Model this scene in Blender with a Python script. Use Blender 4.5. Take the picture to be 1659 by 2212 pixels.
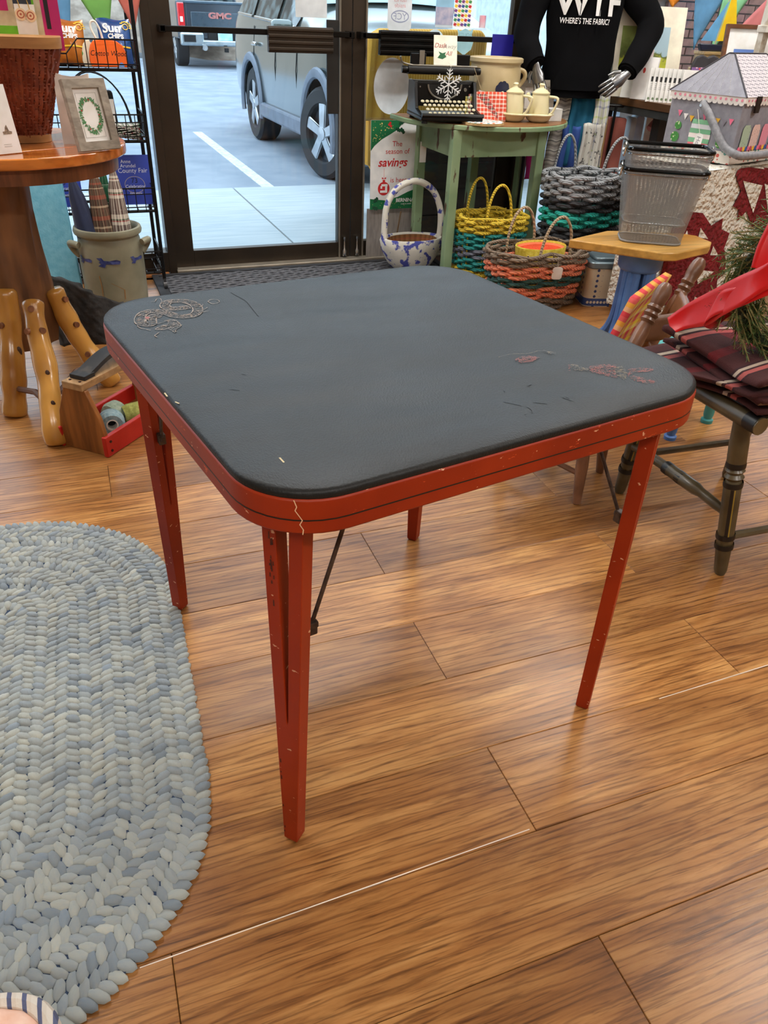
import bpy, bmesh, math, random
from math import sin, cos, pi, radians, sqrt
from mathutils import Vector, Matrix
random.seed(7)
for _o in list(bpy.data.objects): bpy.data.objects.remove(_o)
scene = bpy.context.scene
COL = scene.collection

# ------------------------------------------------------------------ camera
_f = Vector((sin(.398273)*cos(.581774), cos(.398273)*cos(.581774), -sin(.581774)))
_r = Vector((cos(.398273), -sin(.398273), 0)); _u = _r.cross(_f)
_ro = .0444107
_r, _u = _r*cos(_ro)+_u*sin(_ro), _u*cos(_ro)-_r*sin(_ro)
cam_data = bpy.data.cameras.new('camera')
cam_data.sensor_fit = 'VERTICAL'; cam_data.sensor_height = 36.0
cam_data.lens = 36.0*1627.53/2212.0
cam_data.clip_start = .02; cam_data.clip_end = 300
cam = bpy.data.objects.new('camera', cam_data); COL.objects.link(cam)
cam.matrix_world = Matrix(((_r.x,_u.x,-_f.x,0),(_r.y,_u.y,-_f.y,0),(_r.z,_u.z,-_f.z,1.15418),(0,0,0,1)))
scene.camera = cam

# ------------------------------------------------------------------ world: overcast winter sky
world = bpy.data.worlds.new('overcast_sky'); scene.world = world
world.use_nodes = True
_bg = world.node_tree.nodes['Background']
_bg.inputs[0].default_value = (.74,.87,1.0,1); _bg.inputs[1].default_value = 2.9

scene.view_settings.view_transform = 'Standard'
scene.view_settings.look = 'None'
scene.view_settings.exposure = 0.35
scene.view_settings.gamma = 1.0
scene.view_settings.use_curve_mapping = False
LAMP = 27.5           # strength of the ceiling panels
LAMP_SPOTS = [(-1.0,-1.3),(1.0,-1.3),(3.0,-1.3),(3.0,.9),(-1.0,3.0),(1.0,3.0),(3.0,3.0)]  # mid-row panel on the right is added to brighten the goods there

# ------------------------------------------------------------------ material helpers
MATS = {}
def nmat(name):
    m = bpy.data.materials.new(name); m.use_nodes = True
    nt = m.node_tree; b = nt.nodes['Principled BSDF']
    return m, nt, b
def lin(c):
    "sRGB 0-255 tuple to linear rgba"
    return tuple(((v/255)/12.92 if v/255 <= .04045 else ((v/255+.055)/1.055)**2.4) for v in c)+(1,)
def nd(nt, typ, **kw):
    n = nt.nodes.new(typ)
    for k, v in kw.items():
        if k in n.inputs: n.inputs[k].default_value = v
        else: setattr(n, k, v)
    return n
def lk(nt, a, b): nt.links.new(a, b)
def ramp(nt, fac, stops, interp='LINEAR'):
    r = nt.nodes.new('ShaderNodeValToRGB'); r.color_ramp.interpolation = interp
    els = r.color_ramp.elements
    while len(els) > 1: els.remove(els[-1])
    els[0].position = stops[0][0]; els[0].color = stops[0][1]
    for p, c in stops[1:]:
        e = els.new(p); e.color = c
    if fac is not None: lk(nt, fac, r.inputs[0])
    return r
def coords(nt, kind='Object', scale=(1,1,1), rot=(0,0,0), rnd=0):
    tc = nt.nodes.new('ShaderNodeTexCoord'); mp = nt.nodes.new('ShaderNodeMapping')
    mp.inputs['Scale'].default_value = scale; mp.inputs['Rotation'].default_value = rot
    src = tc.outputs[kind]
    if rnd:
        oi = nt.nodes.new('ShaderNodeObjectInfo'); va = nt.nodes.new('ShaderNodeVectorMath'); va.operation = 'MULTIPLY_ADD'
        cx = nt.nodes.new('ShaderNodeCombineXYZ'); lk(nt, oi.outputs['Random'], cx.inputs[0]); lk(nt, oi.outputs['Random'], cx.inputs[1]); lk(nt, oi.outputs['Random'], cx.inputs[2])
        va.inputs[1].default_value = (rnd, rnd*1.7, rnd*.6); lk(nt, cx.outputs[0], va.inputs[0]); lk(nt, src, va.inputs[2]); src = va.outputs[0]
    lk(nt, src, mp.inputs[0]); return mp.outputs[0]
def bump(nt, b, hgt, strength=.3, dist=.01):
    n = nt.nodes.new('ShaderNodeBump'); n.inputs['Strength'].default_value = strength; n.inputs['Distance'].default_value = dist
    lk(nt, hgt, n.inputs['Height']); lk(nt, n.outputs[0], b.inputs['Normal']); return n
def mixc(nt, fac, a, b, mode='MIX'):
    m = nt.nodes.new('ShaderNodeMix'); m.data_type = 'RGBA'; m.blend_type = mode
    def put(sock, v):
        if hasattr(v, 'is_output'): lk(nt, v, sock)
        else: sock.default_value = v
    put(m.inputs['Factor'], fac); put(m.inputs['A'], a); put(m.inputs['B'], b)
    return m.outputs['Result']
def plain(name, c, rough=.5, metal=0., c2=None, scale=12., bmp=0., bscale=150., stretch=(1,1,1), spec=.5, coat=0, sheen=0, lo=.35, hi=.65, kind='Object', detail=3):
    "noise-mottled surface between two tones with fine relief"
    if name in MATS: return MATS[name]
    m, nt, b = nmat(name)
    b.inputs['Roughness'].default_value = rough; b.inputs['Metallic'].default_value = metal
    b.inputs['Specular IOR Level'].default_value = spec
    if coat: b.inputs['Coat Weight'].default_value = coat; b.inputs['Coat Roughness'].default_value = .15
    if sheen: b.inputs['Sheen Weight'].default_value = sheen
    co = coords(nt, kind, stretch)
    if c2 is None: c2 = tuple(min(255, v*1.1+2) for v in c)
    n = nd(nt, 'ShaderNodeTexNoise', Scale=scale, Detail=detail); lk(nt, co, n.inputs['Vector'])
    r = ramp(nt, n.outputs[0], [(lo, lin(c)), (hi, lin(c2))]); lk(nt, r.outputs[0], b.inputs['Base Color'])
    if bmp:
        n2 = nd(nt, 'ShaderNodeTexNoise', Scale=bscale, Detail=2.); lk(nt, co, n2.inputs['Vector']); bump(nt, b, n2.outputs[0], bmp, .004)
    MATS[name] = m; return m
def wood(name, c1, c2, c3, axis='X', scale=6., rough=.4, coat=0, rnd=3.):
    "long grain along one axis"
    if name in MATS: return MATS[name]
    m, nt, b = nmat(name); b.inputs['Roughness'].default_value = rough
    if coat: b.inputs['Coat Weight'].default_value = coat; b.inputs['Coat Roughness'].default_value = .12
    s = {'X': (.12,1,1), 'Y': (1,.12,1), 'Z': (1,1,.12)}[axis]
    co = coords(nt, 'Object', s, rnd=rnd)
    n = nd(nt, 'ShaderNodeTexNoise', Scale=scale, Detail=4., Distortion=1.2); lk(nt, co, n.inputs['Vector'])
    n2 = nd(nt, 'ShaderNodeTexNoise', Scale=scale*9, Detail=3.); lk(nt, co, n2.inputs['Vector'])
    r = ramp(nt, n.outputs[0], [(.3, lin(c1)), (.5, lin(c2)), (.7, lin(c3))])
    r2 = ramp(nt, n2.outputs[0], [(.38, (.62,.62,.62,1)), (.6, (1,1,1,1))])
    lk(nt, mixc(nt, .8, r.outputs[0], r2.outputs[0], 'MULTIPLY'), b.inputs['Base Color'])
    bump(nt, b, n2.outputs[0], .15, .002)
    MATS[name] = m; return m
def stripes(name, ustops, un, vstops=None, vn=1., rough=.85, kind='UV', mixf=.5, bmp=.3, weave=300.):
    "striped or plaid cloth: constant colour bands along u (and v)"
    if name in MATS: return MATS[name]
    m, nt, b = nmat(name); b.inputs['Roughness'].default_value = rough; b.inputs['Sheen Weight'].default_value = .03; b.inputs['Specular IOR Level'].default_value = .25
    tc = nt.nodes.new('ShaderNodeTexCoord'); sp = nt.nodes.new('ShaderNodeSeparateXYZ'); lk(nt, tc.outputs[kind], sp.inputs[0])
    def band(sock, n, stops):
        mu = nd(nt, 'ShaderNodeMath', operation='MULTIPLY'); mu.inputs[1].default_value = n; lk(nt, sock, mu.inputs[0])
        fr = nd(nt, 'ShaderNodeMath', operation='FRACT'); lk(nt, mu.outputs[0], fr.inputs[0])
        return ramp(nt, fr.outputs[0], [(p, lin(c)) for p, c in stops], 'CONSTANT').outputs[0]
    c = band(sp.outputs[0], un, ustops)
    if vstops: c = mixc(nt, mixf, c, band(sp.outputs[1], vn, vstops))
    lk(nt, c, b.inputs['Base Color'])
    n2 = nd(nt, 'ShaderNodeTexNoise', Scale=weave); lk(nt, tc.outputs['Object'], n2.inputs['Vector']); bump(nt, b, n2.outputs[0], bmp, .003)
    MATS[name] = m; return m
def dots(name, base, dot, scale, radius, rough=.6, kind='Object', dot2=None, bmp=0, rnd=0.0):
    "round spots on a plain ground (voronoi cells, no jitter when rnd is 0)"
    if name in MATS: return MATS[name]
    m, nt, b = nmat(name); b.inputs['Roughness'].default_value = rough
    v = nd(nt, 'ShaderNodeTexVoronoi', Scale=scale, Randomness=rnd); lk(nt, coords(nt, kind), v.inputs['Vector'])
    st = ramp(nt, v.outputs['Distance'], [(0, (1,1,1,1)), (radius, (0,0,0,1))], 'CONSTANT')
    d = lin(dot)
    if dot2:
        hs = nd(nt, 'ShaderNodeSeparateColor'); lk(nt, v.outputs['Color'], hs.inputs[0])
        d = ramp(nt, hs.outputs[0], [(0, lin(dot)), (.5, lin(dot2))], 'CONSTANT').outputs[0]
    lk(nt, mixc(nt, st.outputs[0], lin(base), d), b.inputs['Base Color'])
    MATS[name] = m; return m
def emit(name, c, strength):
    if name in MATS: return MATS[name]
    m, nt, b = nmat(name); b.inputs['Emission Color'].default_value = c; b.inputs['Emission Strength'].default_value = strength
    b.inputs['Base Color'].default_value = c; MATS[name] = m; return m
def glassy(name, tint=(1,1,1,1), refl=.06):
    "thin pane: straight-through light with a fresnel mirror on top"
    if name in MATS: return MATS[name]
    m = bpy.data.materials.new(name); m.use_nodes = True; nt = m.node_tree
    nt.nodes.clear(); out = nt.nodes.new('ShaderNodeOutputMaterial')
    t = nd(nt, 'ShaderNodeBsdfTransparent'); t.inputs[0].default_value = tint
    g = nd(nt, 'ShaderNodeBsdfGlossy'); g.inputs['Roughness'].default_value = .02
    fr = nd(nt, 'ShaderNodeFresnel', IOR=1.35); mx = nt.nodes.new('ShaderNodeMixShader')
    lk(nt, fr.outputs[0], mx.inputs[0]); lk(nt, t.outputs[0], mx.inputs[1]); lk(nt, g.outputs[0], mx.inputs[2])
    lk(nt, mx.outputs[0], out.inputs[0]); MATS[name] = m; return m

# ------------------------------------------------------------------ mesh helpers
class F:
    "a frame: origin plus x, y axes; call with (u, v, w)"
    def __init__(s, o, x=(1,0,0), y=(0,1,0)):
        s.o = Vector(o); s.x = Vector(x).normalized(); y = Vector(y)
        s.y = (y - s.x*y.dot(s.x)).normalized(); s.z = s.x.cross(s.y)
    def __call__(s, u, v, w=0): return s.o + s.x*u + s.y*v + s.z*w
ID = F((0,0,0))
class MB:
    def __init__(s): s.v = []; s.f = []; s.uv = {}
    def add(s, vs, fs, uvs=None):
        k = len(s.v); s.v += [Vector(p) for p in vs]; s.f += [tuple(i+k for i in f) for f in fs]
        if uvs:
            for i, q in enumerate(uvs): s.uv[k+i] = q
        return s
    def box(s, c, d, fr=ID, t=1.0):
        "box centred on c in frame fr; t scales the top"
        x, y, z = c; a, b, h = d[0]/2, d[1]/2, d[2]/2
        P = [(-a,-b,-h),(a,-b,-h),(a,b,-h),(-a,b,-h),(-a*t,-b*t,h),(a*t,-b*t,h),(a*t,b*t,h),(-a*t,b*t,h)]
        return s.add([fr(x+p[0], y+p[1], z+p[2]) for p in P], [(3,2,1,0),(4,5,6,7),(0,1,5,4),(1,2,6,5),(2,3,7,6),(3,0,4,7)])
    def prism(s, poly, w0, w1, fr=ID):
        n = len(poly)
        return s.add([fr(u, v, w0) for u, v in poly]+[fr(u, v, w1) for u, v in poly],
              [tuple(range(n-1,-1,-1)), tuple(range(n,2*n))]+[(i,(i+1)%n,n+(i+1)%n,n+i) for i in range(n)],
              [(u, v) for u, v in poly]*2)
    def flat(s, poly, fr=ID, w=0):
        return s.add([fr(u, v, w) for u, v in poly], [tuple(range(len(poly)))], list(poly))
    def ring(s, outer, inner, w0, w1, fr=ID):
        "closed band between two outlines of equal length, extruded"
        n = len(outer); V = [fr(u,v,w0) for u,v in outer]+[fr(u,v,w0) for u,v in inner]+[fr(u,v,w1) for u,v in outer]+[fr(u,v,w1) for u,v in inner]
        fs = []
        for i in range(n):
            j = (i+1) % n
            fs += [(i,j,2*n+j,2*n+i),(n+j,n+i,3*n+i,3*n+j),(2*n+i,2*n+j,3*n+j,3*n+i),(j,i,n+i,n+j)]
        return s.add(V, fs)
    def tube(s, pts, r, seg=8, closed=False, cap=True, flatten=1.0, up=None):
        pts = [Vector(p) for p in pts]; n = len(pts)
        if not hasattr(r, '__len__'): r = [r]*n
        tan = []
        for i in range(n):
            a = pts[(i-1) % n] if (closed or i > 0) else pts[i]; b = pts[(i+1) % n] if (closed or i < n-1) else pts[i]
            d = b-a; tan.append(d.normalized() if d.length > 1e-9 else Vector((0,0,1)))
        ref = Vector(up) if up else (Vector((0,0,1)) if abs(tan[0].z) < .9 else Vector((1,0,0)))
        nor = (ref - tan[0]*ref.dot(tan[0])).normalized(); V = []
        for i in range(n):
            nor = (nor - tan[i]*nor.dot(tan[i]))
            nor = nor.normalized() if nor.length > 1e-6 else tan[i].orthogonal().normalized()
            bi = tan[i].cross(nor)
            for k in range(seg):
                a = 2*pi*k/seg; V.append(pts[i]+nor*(cos(a)*r[i]*flatten)+bi*(sin(a)*r[i]))
        fs = []; m = n if closed else n-1
        for i in range(m):
            j = (i+1) % n
            fs += [(i*seg+k, i*seg+(k+1) % seg, j*seg+(k+1) % seg, j*seg+k) for k in range(seg)]
        if cap and not closed: fs += [tuple(range(seg-1,-1,-1)), tuple((n-1)*seg+k for k in range(seg))]
        return s.add(V, fs)
    def lathe(s, prof, seg=32, fr=ID, sx=1., sy=1., power=2., cap=True, warp=None, arc=1.0):
        "profile [(r,z)] about the frame's z; power>2 squares the plan"
        V = []; U = []
        full = arc >= 1.0; ns = seg if full else seg+1
        for j, (r, z) in enumerate(prof):
            for k in range(ns):
                a = 2*pi*arc*k/seg; ca, sa = cos(a), sin(a)
                q = (abs(ca)**power+abs(sa)**power)**(-1/power)
                rr = r*q*(1+(warp(a, z) if warp else 0))
                V.append(fr(ca*rr*sx, sa*rr*sy, z)); U.append((k/seg, j/max(1, len(prof)-1)))
        fs = []
        for j in range(len(prof)-1):
            for k in range(seg):
                l = (k+1) % ns
                fs.append((j*ns+k, j*ns+l, (j+1)*ns+l, (j+1)*ns+k))
        if cap and full:
            if prof[0][0] > 1e-6: fs.append(tuple(range(ns-1,-1,-1)))
            if prof[-1][0] > 1e-6: fs.append(tuple((len(prof)-1)*ns+k for k in range(ns)))
        return s.add(V, fs, U)
    def grid(s, nu, nv, fn, thick=None):
        V = []; U = []
        for j in range(nv+1):
            for i in range(nu+1):
                V.append(fn(i/nu, j/nv)); U.append((i/nu, j/nv))
        fs = [(j*(nu+1)+i, j*(nu+1)+i+1, (j+1)*(nu+1)+i+1, (j+1)*(nu+1)+i) for j in range(nv) for i in range(nu)]
        return s.add(V, fs, U)
    def blob(s, c, r, seg=10, rings=6, fr=ID):
        if not hasattr(r, '__len__'): r = (r,r,r)
        V = [fr(c[0], c[1], c[2]-r[2])]
        for j in range(1, rings):
            t = pi*j/rings-pi/2
            V += [fr(c[0]+r[0]*cos(t)*cos(2*pi*k/seg), c[1]+r[1]*cos(t)*sin(2*pi*k/seg), c[2]+r[2]*sin(t)) for k in range(seg)]
        V.append(fr(c[0], c[1], c[2]+r[2])); L = len(V)-1
        fs = [(0, 1+(k+1) % seg, 1+k) for k in range(seg)]
        for j in range(rings-2):
            a = 1+j*seg; fs += [(a+k, a+(k+1) % seg, a+seg+(k+1) % seg, a+seg+k) for k in range(seg)]
        a = 1+(rings-2)*seg; fs += [(a+k, a+(k+1) % seg, L) for k in range(seg)]
        return s.add(V, fs)
    def text(s, txt, size, fr, align='CENTER', shear=0., depth=0., wdt=1.0, bold=0.):
        cu = bpy.data.curves.new('t', 'FONT'); cu.body = txt; cu.size = size; cu.align_x = align; cu.shear = shear; cu.extrude = depth; cu.offset = bold
        cu.resolution_u = 3
        o = bpy.data.objects.new('t', cu); me = bpy.data.meshes.new_from_object(o)
        s.add([fr(v.co.x*wdt, v.co.y, v.co.z) for v in me.vertices], [tuple(p.vertices) for p in me.polygons])
        bpy.data.objects.remove(o); bpy.data.curves.remove(cu); bpy.data.meshes.remove(me); return s
    def mesh(s, name, mat=None, smooth=True, angle=38, off=Vector((0,0,0))):
        me = bpy.data.meshes.new(name)
        me.from_pydata([tuple(p-off) for p in s.v], [], s.f)
        if s.uv:
            uvl = me.uv_layers.new(name='uv').data
            for l in me.loops: uvl[l.index].uv = s.uv.get(l.vertex_index, (0,0))
        if smooth:
            me.polygons.foreach_set('use_smooth', [True]*len(me.polygons)); me.set_sharp_from_angle(angle=radians(angle))
        if mat: me.materials.append(mat)
        me.update(); return me
    def build(s, name, mat, parent=None, smooth=True, angle=38, bevel=0, loc=None, solid=0, segs=2):
        "mesh object; coordinates are world ones, stored relative to the thing's base"
        off = Vector(loc) if loc else Vector((0,0,0))
        if parent is not None:
            p = parent
            while p.parent: p = p.parent
            off = p.location.copy()
        o = bpy.data.objects.new(name, s.mesh(name, mat, smooth, angle, off)); COL.objects.link(o)
        if parent is not None: o.parent = parent
        else: o.location = off
        if solid:
            k = o.modifiers.new('thickness', 'SOLIDIFY'); k.thickness = solid; k.offset = -1
        if bevel:
            k = o.modifiers.new('bevel', 'BEVEL'); k.width = bevel; k.segments = segs; k.limit_method = 'ANGLE'; k.angle_limit = radians(40)
        return o
def tag(o, label=None, cat=None, group=None, kind=None):
    if label: o['label'] = label
    if cat: o['category'] = cat
    if group: o['group'] = group
    if kind: o['kind'] = kind
    return o
def thing(name, label, cat, loc, group=None):
    o = bpy.data.objects.new(name, None); COL.objects.link(o); o.location = loc; o.empty_display_size = .05
    return tag(o, label, cat, group)
def one(mb, name, mat, label, cat, loc, group=None, **kw):
    return tag(mb.build(name, mat, loc=loc, **kw), label, cat, group)
def struct(mb, name, mat, **kw):
    return tag(mb.build(name, mat, **kw), kind='structure')
def copy_thing(o, delta, label=None, rotz=0):
    c = o.copy(); COL.objects.link(c); c.location = o.location+Vector(delta); c.rotation_euler.z += rotz
    if label: c['label'] = label
    for ch in o.children:
        d = ch.copy(); COL.objects.link(d); d.parent = c
        for g in ch.children:
            e = g.copy(); COL.objects.link(e); e.parent = d
    return c
def rounded(corners, rad, n=8):
    out = []; m = len(corners)
    for i in range(m):
        p = Vector(corners[i]); a = Vector(corners[i-1]); b = Vector(corners[(i+1) % m])
        d1 = (a-p).normalized(); d2 = (b-p).normalized(); ang = d1.angle(d2); t = rad/math.tan(ang/2)
        c = p+(d1+d2).normalized()*(rad/sin(ang/2)); s = p+d1*t; e = p+d2*t
        v0 = s-c; v1 = e-c; th = v0.angle(v1); sg = 1 if v0.x*v1.y-v0.y*v1.x > 0 else -1
        for k in range(n+1):
            q = th*k/n*sg; out.append((c.x+v0.x*cos(q)-v0.y*sin(q), c.y+v0.x*sin(q)+v0.y*cos(q)))
    return out
def circ(n, r, cx=0, cy=0, ry=None, a0=0): return [(cx+r*cos(2*pi*k/n+a0), cy+(ry or r)*sin(2*pi*k/n+a0)) for k in range(n)]
def rect(w, h, cx=0, cy=0): return [(cx-w/2,cy-h/2),(cx+w/2,cy-h/2),(cx+w/2,cy+h/2),(cx-w/2,cy+h/2)]
def bez(p, n=12):
    "smooth curve through points (catmull-rom)"
    p = [Vector(q) for q in p]; out = []
    for i in range(len(p)-1):
        a = p[max(0,i-1)]; b = p[i]; c = p[i+1]; d = p[min(len(p)-1,i+2)]
        for k in range(n):
            t = k/n; out.append(.5*((2*b)+(c-a)*t+(2*a-5*b+4*c-d)*t*t+(3*b-a-3*c+d)*t**3))
    out.append(p[-1]); return out
def arch(a, b, h, n=20, up=(0,0,1), power=1.0):
    a = Vector(a); b = Vector(b); up = Vector(up)
    return [a.lerp(b, .5-.5*cos(pi*k/n))+up*(h*sin(pi*k/n)**power) for k in range(n+1)]

# ================================================================== ROOM
white_paint = plain('white_paint', (226,222,212), .7)
shop_wall = plain('stocked_wall', (150,138,124), .85, c2=(172,160,146), scale=3)
# floor: base slab and laminate planks laid along x
def plank_material():
    m, nt, b = nmat('laminate_plank')
    oi = nt.nodes.new('ShaderNodeObjectInfo')
    co = coords(nt, 'Object', (1.0, 7.5, 1), rnd=9.)
    n0 = nd(nt, 'ShaderNodeTexNoise', Scale=2.2, Detail=8., Roughness=.66, Distortion=1.2); lk(nt, co, n0.inputs['Vector'])
    wv = nd(nt, 'ShaderNodeTexWave', wave_type='BANDS', bands_direction='Y', Scale=2.6, Distortion=9., Detail=5.); wv.inputs['Detail Scale'].default_value = 1.1; lk(nt, co, wv.inputs['Vector'])
    co2 = coords(nt, 'Object', (5.5, 120., 1), rnd=9.)
    n1 = nd(nt, 'ShaderNodeTexNoise', Scale=1.5, Detail=4., Roughness=.6, Distortion=.8); lk(nt, co2, n1.inputs['Vector'])
    co3 = coords(nt, 'Object', (1.6, 3.2, 1), rnd=5.)
    n3 = nd(nt, 'ShaderNodeTexNoise', Scale=2.2, Detail=2.); lk(nt, co3, n3.inputs['Vector'])
    base = ramp(nt, n0.outputs[0], [(.25, lin((134,89,47))), (.45, lin((168,118,66))), (.58, lin((189,140,84))), (.78, lin((212,168,110)))])
    grain = ramp(nt, wv.outputs['Fac'], [(.0, (.34,.28,.22,1)), (.07, (.66,.6,.54,1)), (.2, (1,1,1,1))])
    c = mixc(nt, .6, base.outputs[0], grain.outputs[0], 'MULTIPLY')
    st = ramp(nt, n1.outputs[0], [(.34, (.30,.24,.19,1)), (.44, (.78,.74,.70,1)), (.52, (1,1,1,1))])
    c = mixc(nt, .72, c, st.outputs[0], 'MULTIPLY')
    big = ramp(nt, n3.outputs[0], [(.33, (.70,.63,.56,1)), (.62, (1.12,1.09,1.03,1))])
    c = mixc(nt, .75, c, big.outputs[0], 'MULTIPLY')
    tint = ramp(nt, oi.outputs['Random'], [(0, (.66,.60,.54,1)), (.35, (.84,.78,.72,1)), (.6, (1.0,.96,.9,1)), (1, (1.16,1.12,1.06,1))])
    c = mixc(nt, .85, c, tint.outputs[0], 'MULTIPLY')
    vo = nd(nt, 'ShaderNodeTexVoronoi', Scale=1.3); lk(nt, coords(nt, 'Object', (1.1,2.6,1), rnd=7.), vo.inputs['Vector'])
    kn = ramp(nt, vo.outputs['Distance'], [(0, (.34,.25,.18,1)), (.03, (.5,.4,.32,1)), (.085, (1,1,1,1))])
    c = mixc(nt, .8, c, kn.outputs[0], 'MULTIPLY')
    lk(nt, c, b.inputs['Base Color'])
    b.inputs['Roughness'].default_value = .30; b.inputs['Specular IOR Level'].default_value = .5
    bump(nt, b, n1.outputs[0], .12, .0015)
    return m
plank_mat = plank_material()
floor_base = struct(MB().box((1.2,.55,-.06),(9.4,7.1,.1)), 'floor', plain('floor_underlay', (70,42,22), .7), smooth=False)
tilt = -.019
def fl(x, y, z=0): return (x*cos(tilt)-y*sin(tilt), x*sin(tilt)+y*cos(tilt)+.0, z)
PW, PL = .1862, 1.22
pm = MB(); a, bq = PL/2-.0005, PW/2-.0005
pm.add([(-a,-bq,-.009),(a,-bq,-.009),(a,bq,-.009),(-a,bq,-.009),(-a,-bq,-.0011),(a,-bq,-.0011),(a,bq,-.0011),(-a,bq,-.0011),
        (-a+.001,-bq+.001,0),(a-.001,-bq+.001,0),(a-.001,bq-.001,0),(-a+.001,bq-.001,0)],
       [(3,2,1,0),(0,1,5,4),(1,2,6,5),(2,3,7,6),(3,0,4,7),(4,5,9,8),(5,6,10,9),(6,7,11,10),(7,4,8,11),(8,9,10,11)])
plank_me = pm.mesh('plank', plank_mat, smooth=False)
for row in range(-16, 20):
    yc = .437+PW*(row+.5)+.0       # row 0 spans .437-.623 along the seam at x=0
    off = .555 if row % 2 else -.055
    for k in range(-3, 4):
        xc = off+PL*k+PL/2
        if xc < -3.0 or xc > 5.2: continue
        p = fl(xc, yc)
        if p[1] > 4.02 or p[1] < -2.6: continue
        o = bpy.data.objects.new('plank', plank_me); COL.objects.link(o); o.parent = floor_base
        o.location = p; o.rotation_euler.z = tilt
# pale strips on two seams: the bevel highlight put into their colour
seam_mat = plain('seam_highlight', (214,200,186), .8)
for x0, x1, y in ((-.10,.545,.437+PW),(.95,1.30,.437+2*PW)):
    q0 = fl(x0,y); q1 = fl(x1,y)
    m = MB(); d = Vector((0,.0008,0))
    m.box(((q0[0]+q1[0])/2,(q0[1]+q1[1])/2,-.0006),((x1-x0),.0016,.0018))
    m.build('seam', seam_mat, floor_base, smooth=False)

# walls, ceiling and light panels (behind and above the photographer)
struct(MB().box((-3.2,.55,1.4),(.1,7.1,3.0)), 'wall_left', shop_wall, smooth=False)
struct(MB().box((5.7,.55,1.4),(.1,7.1,3.0)), 'wall_right', shop_wall, smooth=False)
struct(MB().box((1.2,-3.05,1.4),(9.4,.1,3.0)), 'wall_back', shop_wall, smooth=False)
struct(MB().box((1.2,.55,2.95),(9.4,7.3,.1)), 'ceiling', plain('ceiling_tile', (235,232,224), .85, bmp=.3, bscale=60), smooth=False)
first = None
for i, (x, y) in enumerate(LAMP_SPOTS):
    L = thing('ceiling_light', 'rectangular ceiling light panel overhead', 'light', (x,y,2.9), 'ceiling light panels')
    MB().ring(rect(1.28,.38,x,y), rect(1.20,.30,x,y), 2.865, 2.9).build('frame', white_paint, L, smooth=False)
    MB().box((x,y,2.885),(1.20,.30,.01)).build('diffuser', emit('light_panel', (1.0,.975,.925,1), LAMP), L, smooth=False)

# ---------------------------------------------------------------- storefront
YW = 4.13
bronze = plain('bronze_aluminium', (54,46,38), .38, .55, c2=(66,56,46), scale=4, bmp=.02)
pane = glassy('window_pane', (.93,.98,1.0,1))
def leaf(name, x0, x1, g0, g1):
    "door leaf with stiles, rails and pane"
    d = MB()
    d.box(((x0+g0)/2, YW, 1.06), (g0-x0, .045, 2.1)); d.box(((g1+x1)/2, YW, 1.06), (x1-g1, .045, 2.1))
    d.box(((g0+g1)/2, YW, .052), (g1-g0, .045, .084)); d.box(((g0+g1)/2, YW, 2.06), (g1-g0, .045, .1))
    o = struct(d, name, bronze, smooth=False, bevel=.002)
    MB().box(((g0+g1)/2, YW, 1.05), (g1-g0, .006, 1.93)).build('pane', pane, o, smooth=False)
    return o
dl = leaf('door_1', .492, 1.448, .585, 1.377)
dr = leaf('door_2', 1.452, 2.42, 1.527, 2.332)
bead = MB()
for gx in (1.384, 1.52): bead.box((gx, YW-.027, .55), (.008,.012,1.9))
bead.build('glazing_bead', plain('bead_grey', (120,112,100), .4, .5), dl, smooth=False)
# push bars
pb = MB(); pb.box((.975,YW-.075,1.072),(.90,.02,.024)); pb.box((.535,YW-.05,1.072),(.03,.07,.03)); pb.box((1.425,YW-.05,1.072),(.03,.07,.03))
po = pb.build('push_bar', plain('bar_black', (26,24,22), .25, .7), dl, smooth=False, bevel=.003)
m = MB(); m.box((1.165,YW-.095,1.045),(.315,.03,.105)); 
for k in range(4): m.box((1.165,YW-.112,1.008+.026*k),(.315,.012,.014))
m.build('push_pad', bronze, po, smooth=False, bevel=.003)
m = MB(); m.box((1.343,YW-.035,.93),(.06,.012,.40)); m.build('lock_plate', plain('lock_dark', (22,20,18), .5), dl, smooth=False, bevel=.002)
pb = MB(); pb.box((1.93,YW-.075,1.072),(.90,.02,.024)); pb.box((1.485,YW-.05,1.072),(.03,.07,.03)); pb.box((2.375,YW-.05,1.072),(.03,.07,.03))
po = pb.build('push_bar', MATS['bar_black'], dr, smooth=False, bevel=.003)
m = MB(); m.box((1.72,YW-.095,1.045),(.315,.03,.105))
for k in range(4): m.box((1.72,YW-.112,1.008+.026*k),(.315,.012,.014))
m.build('push_pad', MATS['bar_black'], po, smooth=False, bevel=.003)
chrome = plain('chrome', (200,200,198), .18, 1.0)
for gx, par in ((1.412,dl),(1.486,dr)):
    m = MB(); m.lathe([(.0,.02),(.012,.022),(.012,.05),(.006,.06),(.005,.11),(.009,.112),(.009,.125),(0,.127)], 12, F((gx,YW-.036,-.0)))
    m.build('flush_bolt', chrome, par)
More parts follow.
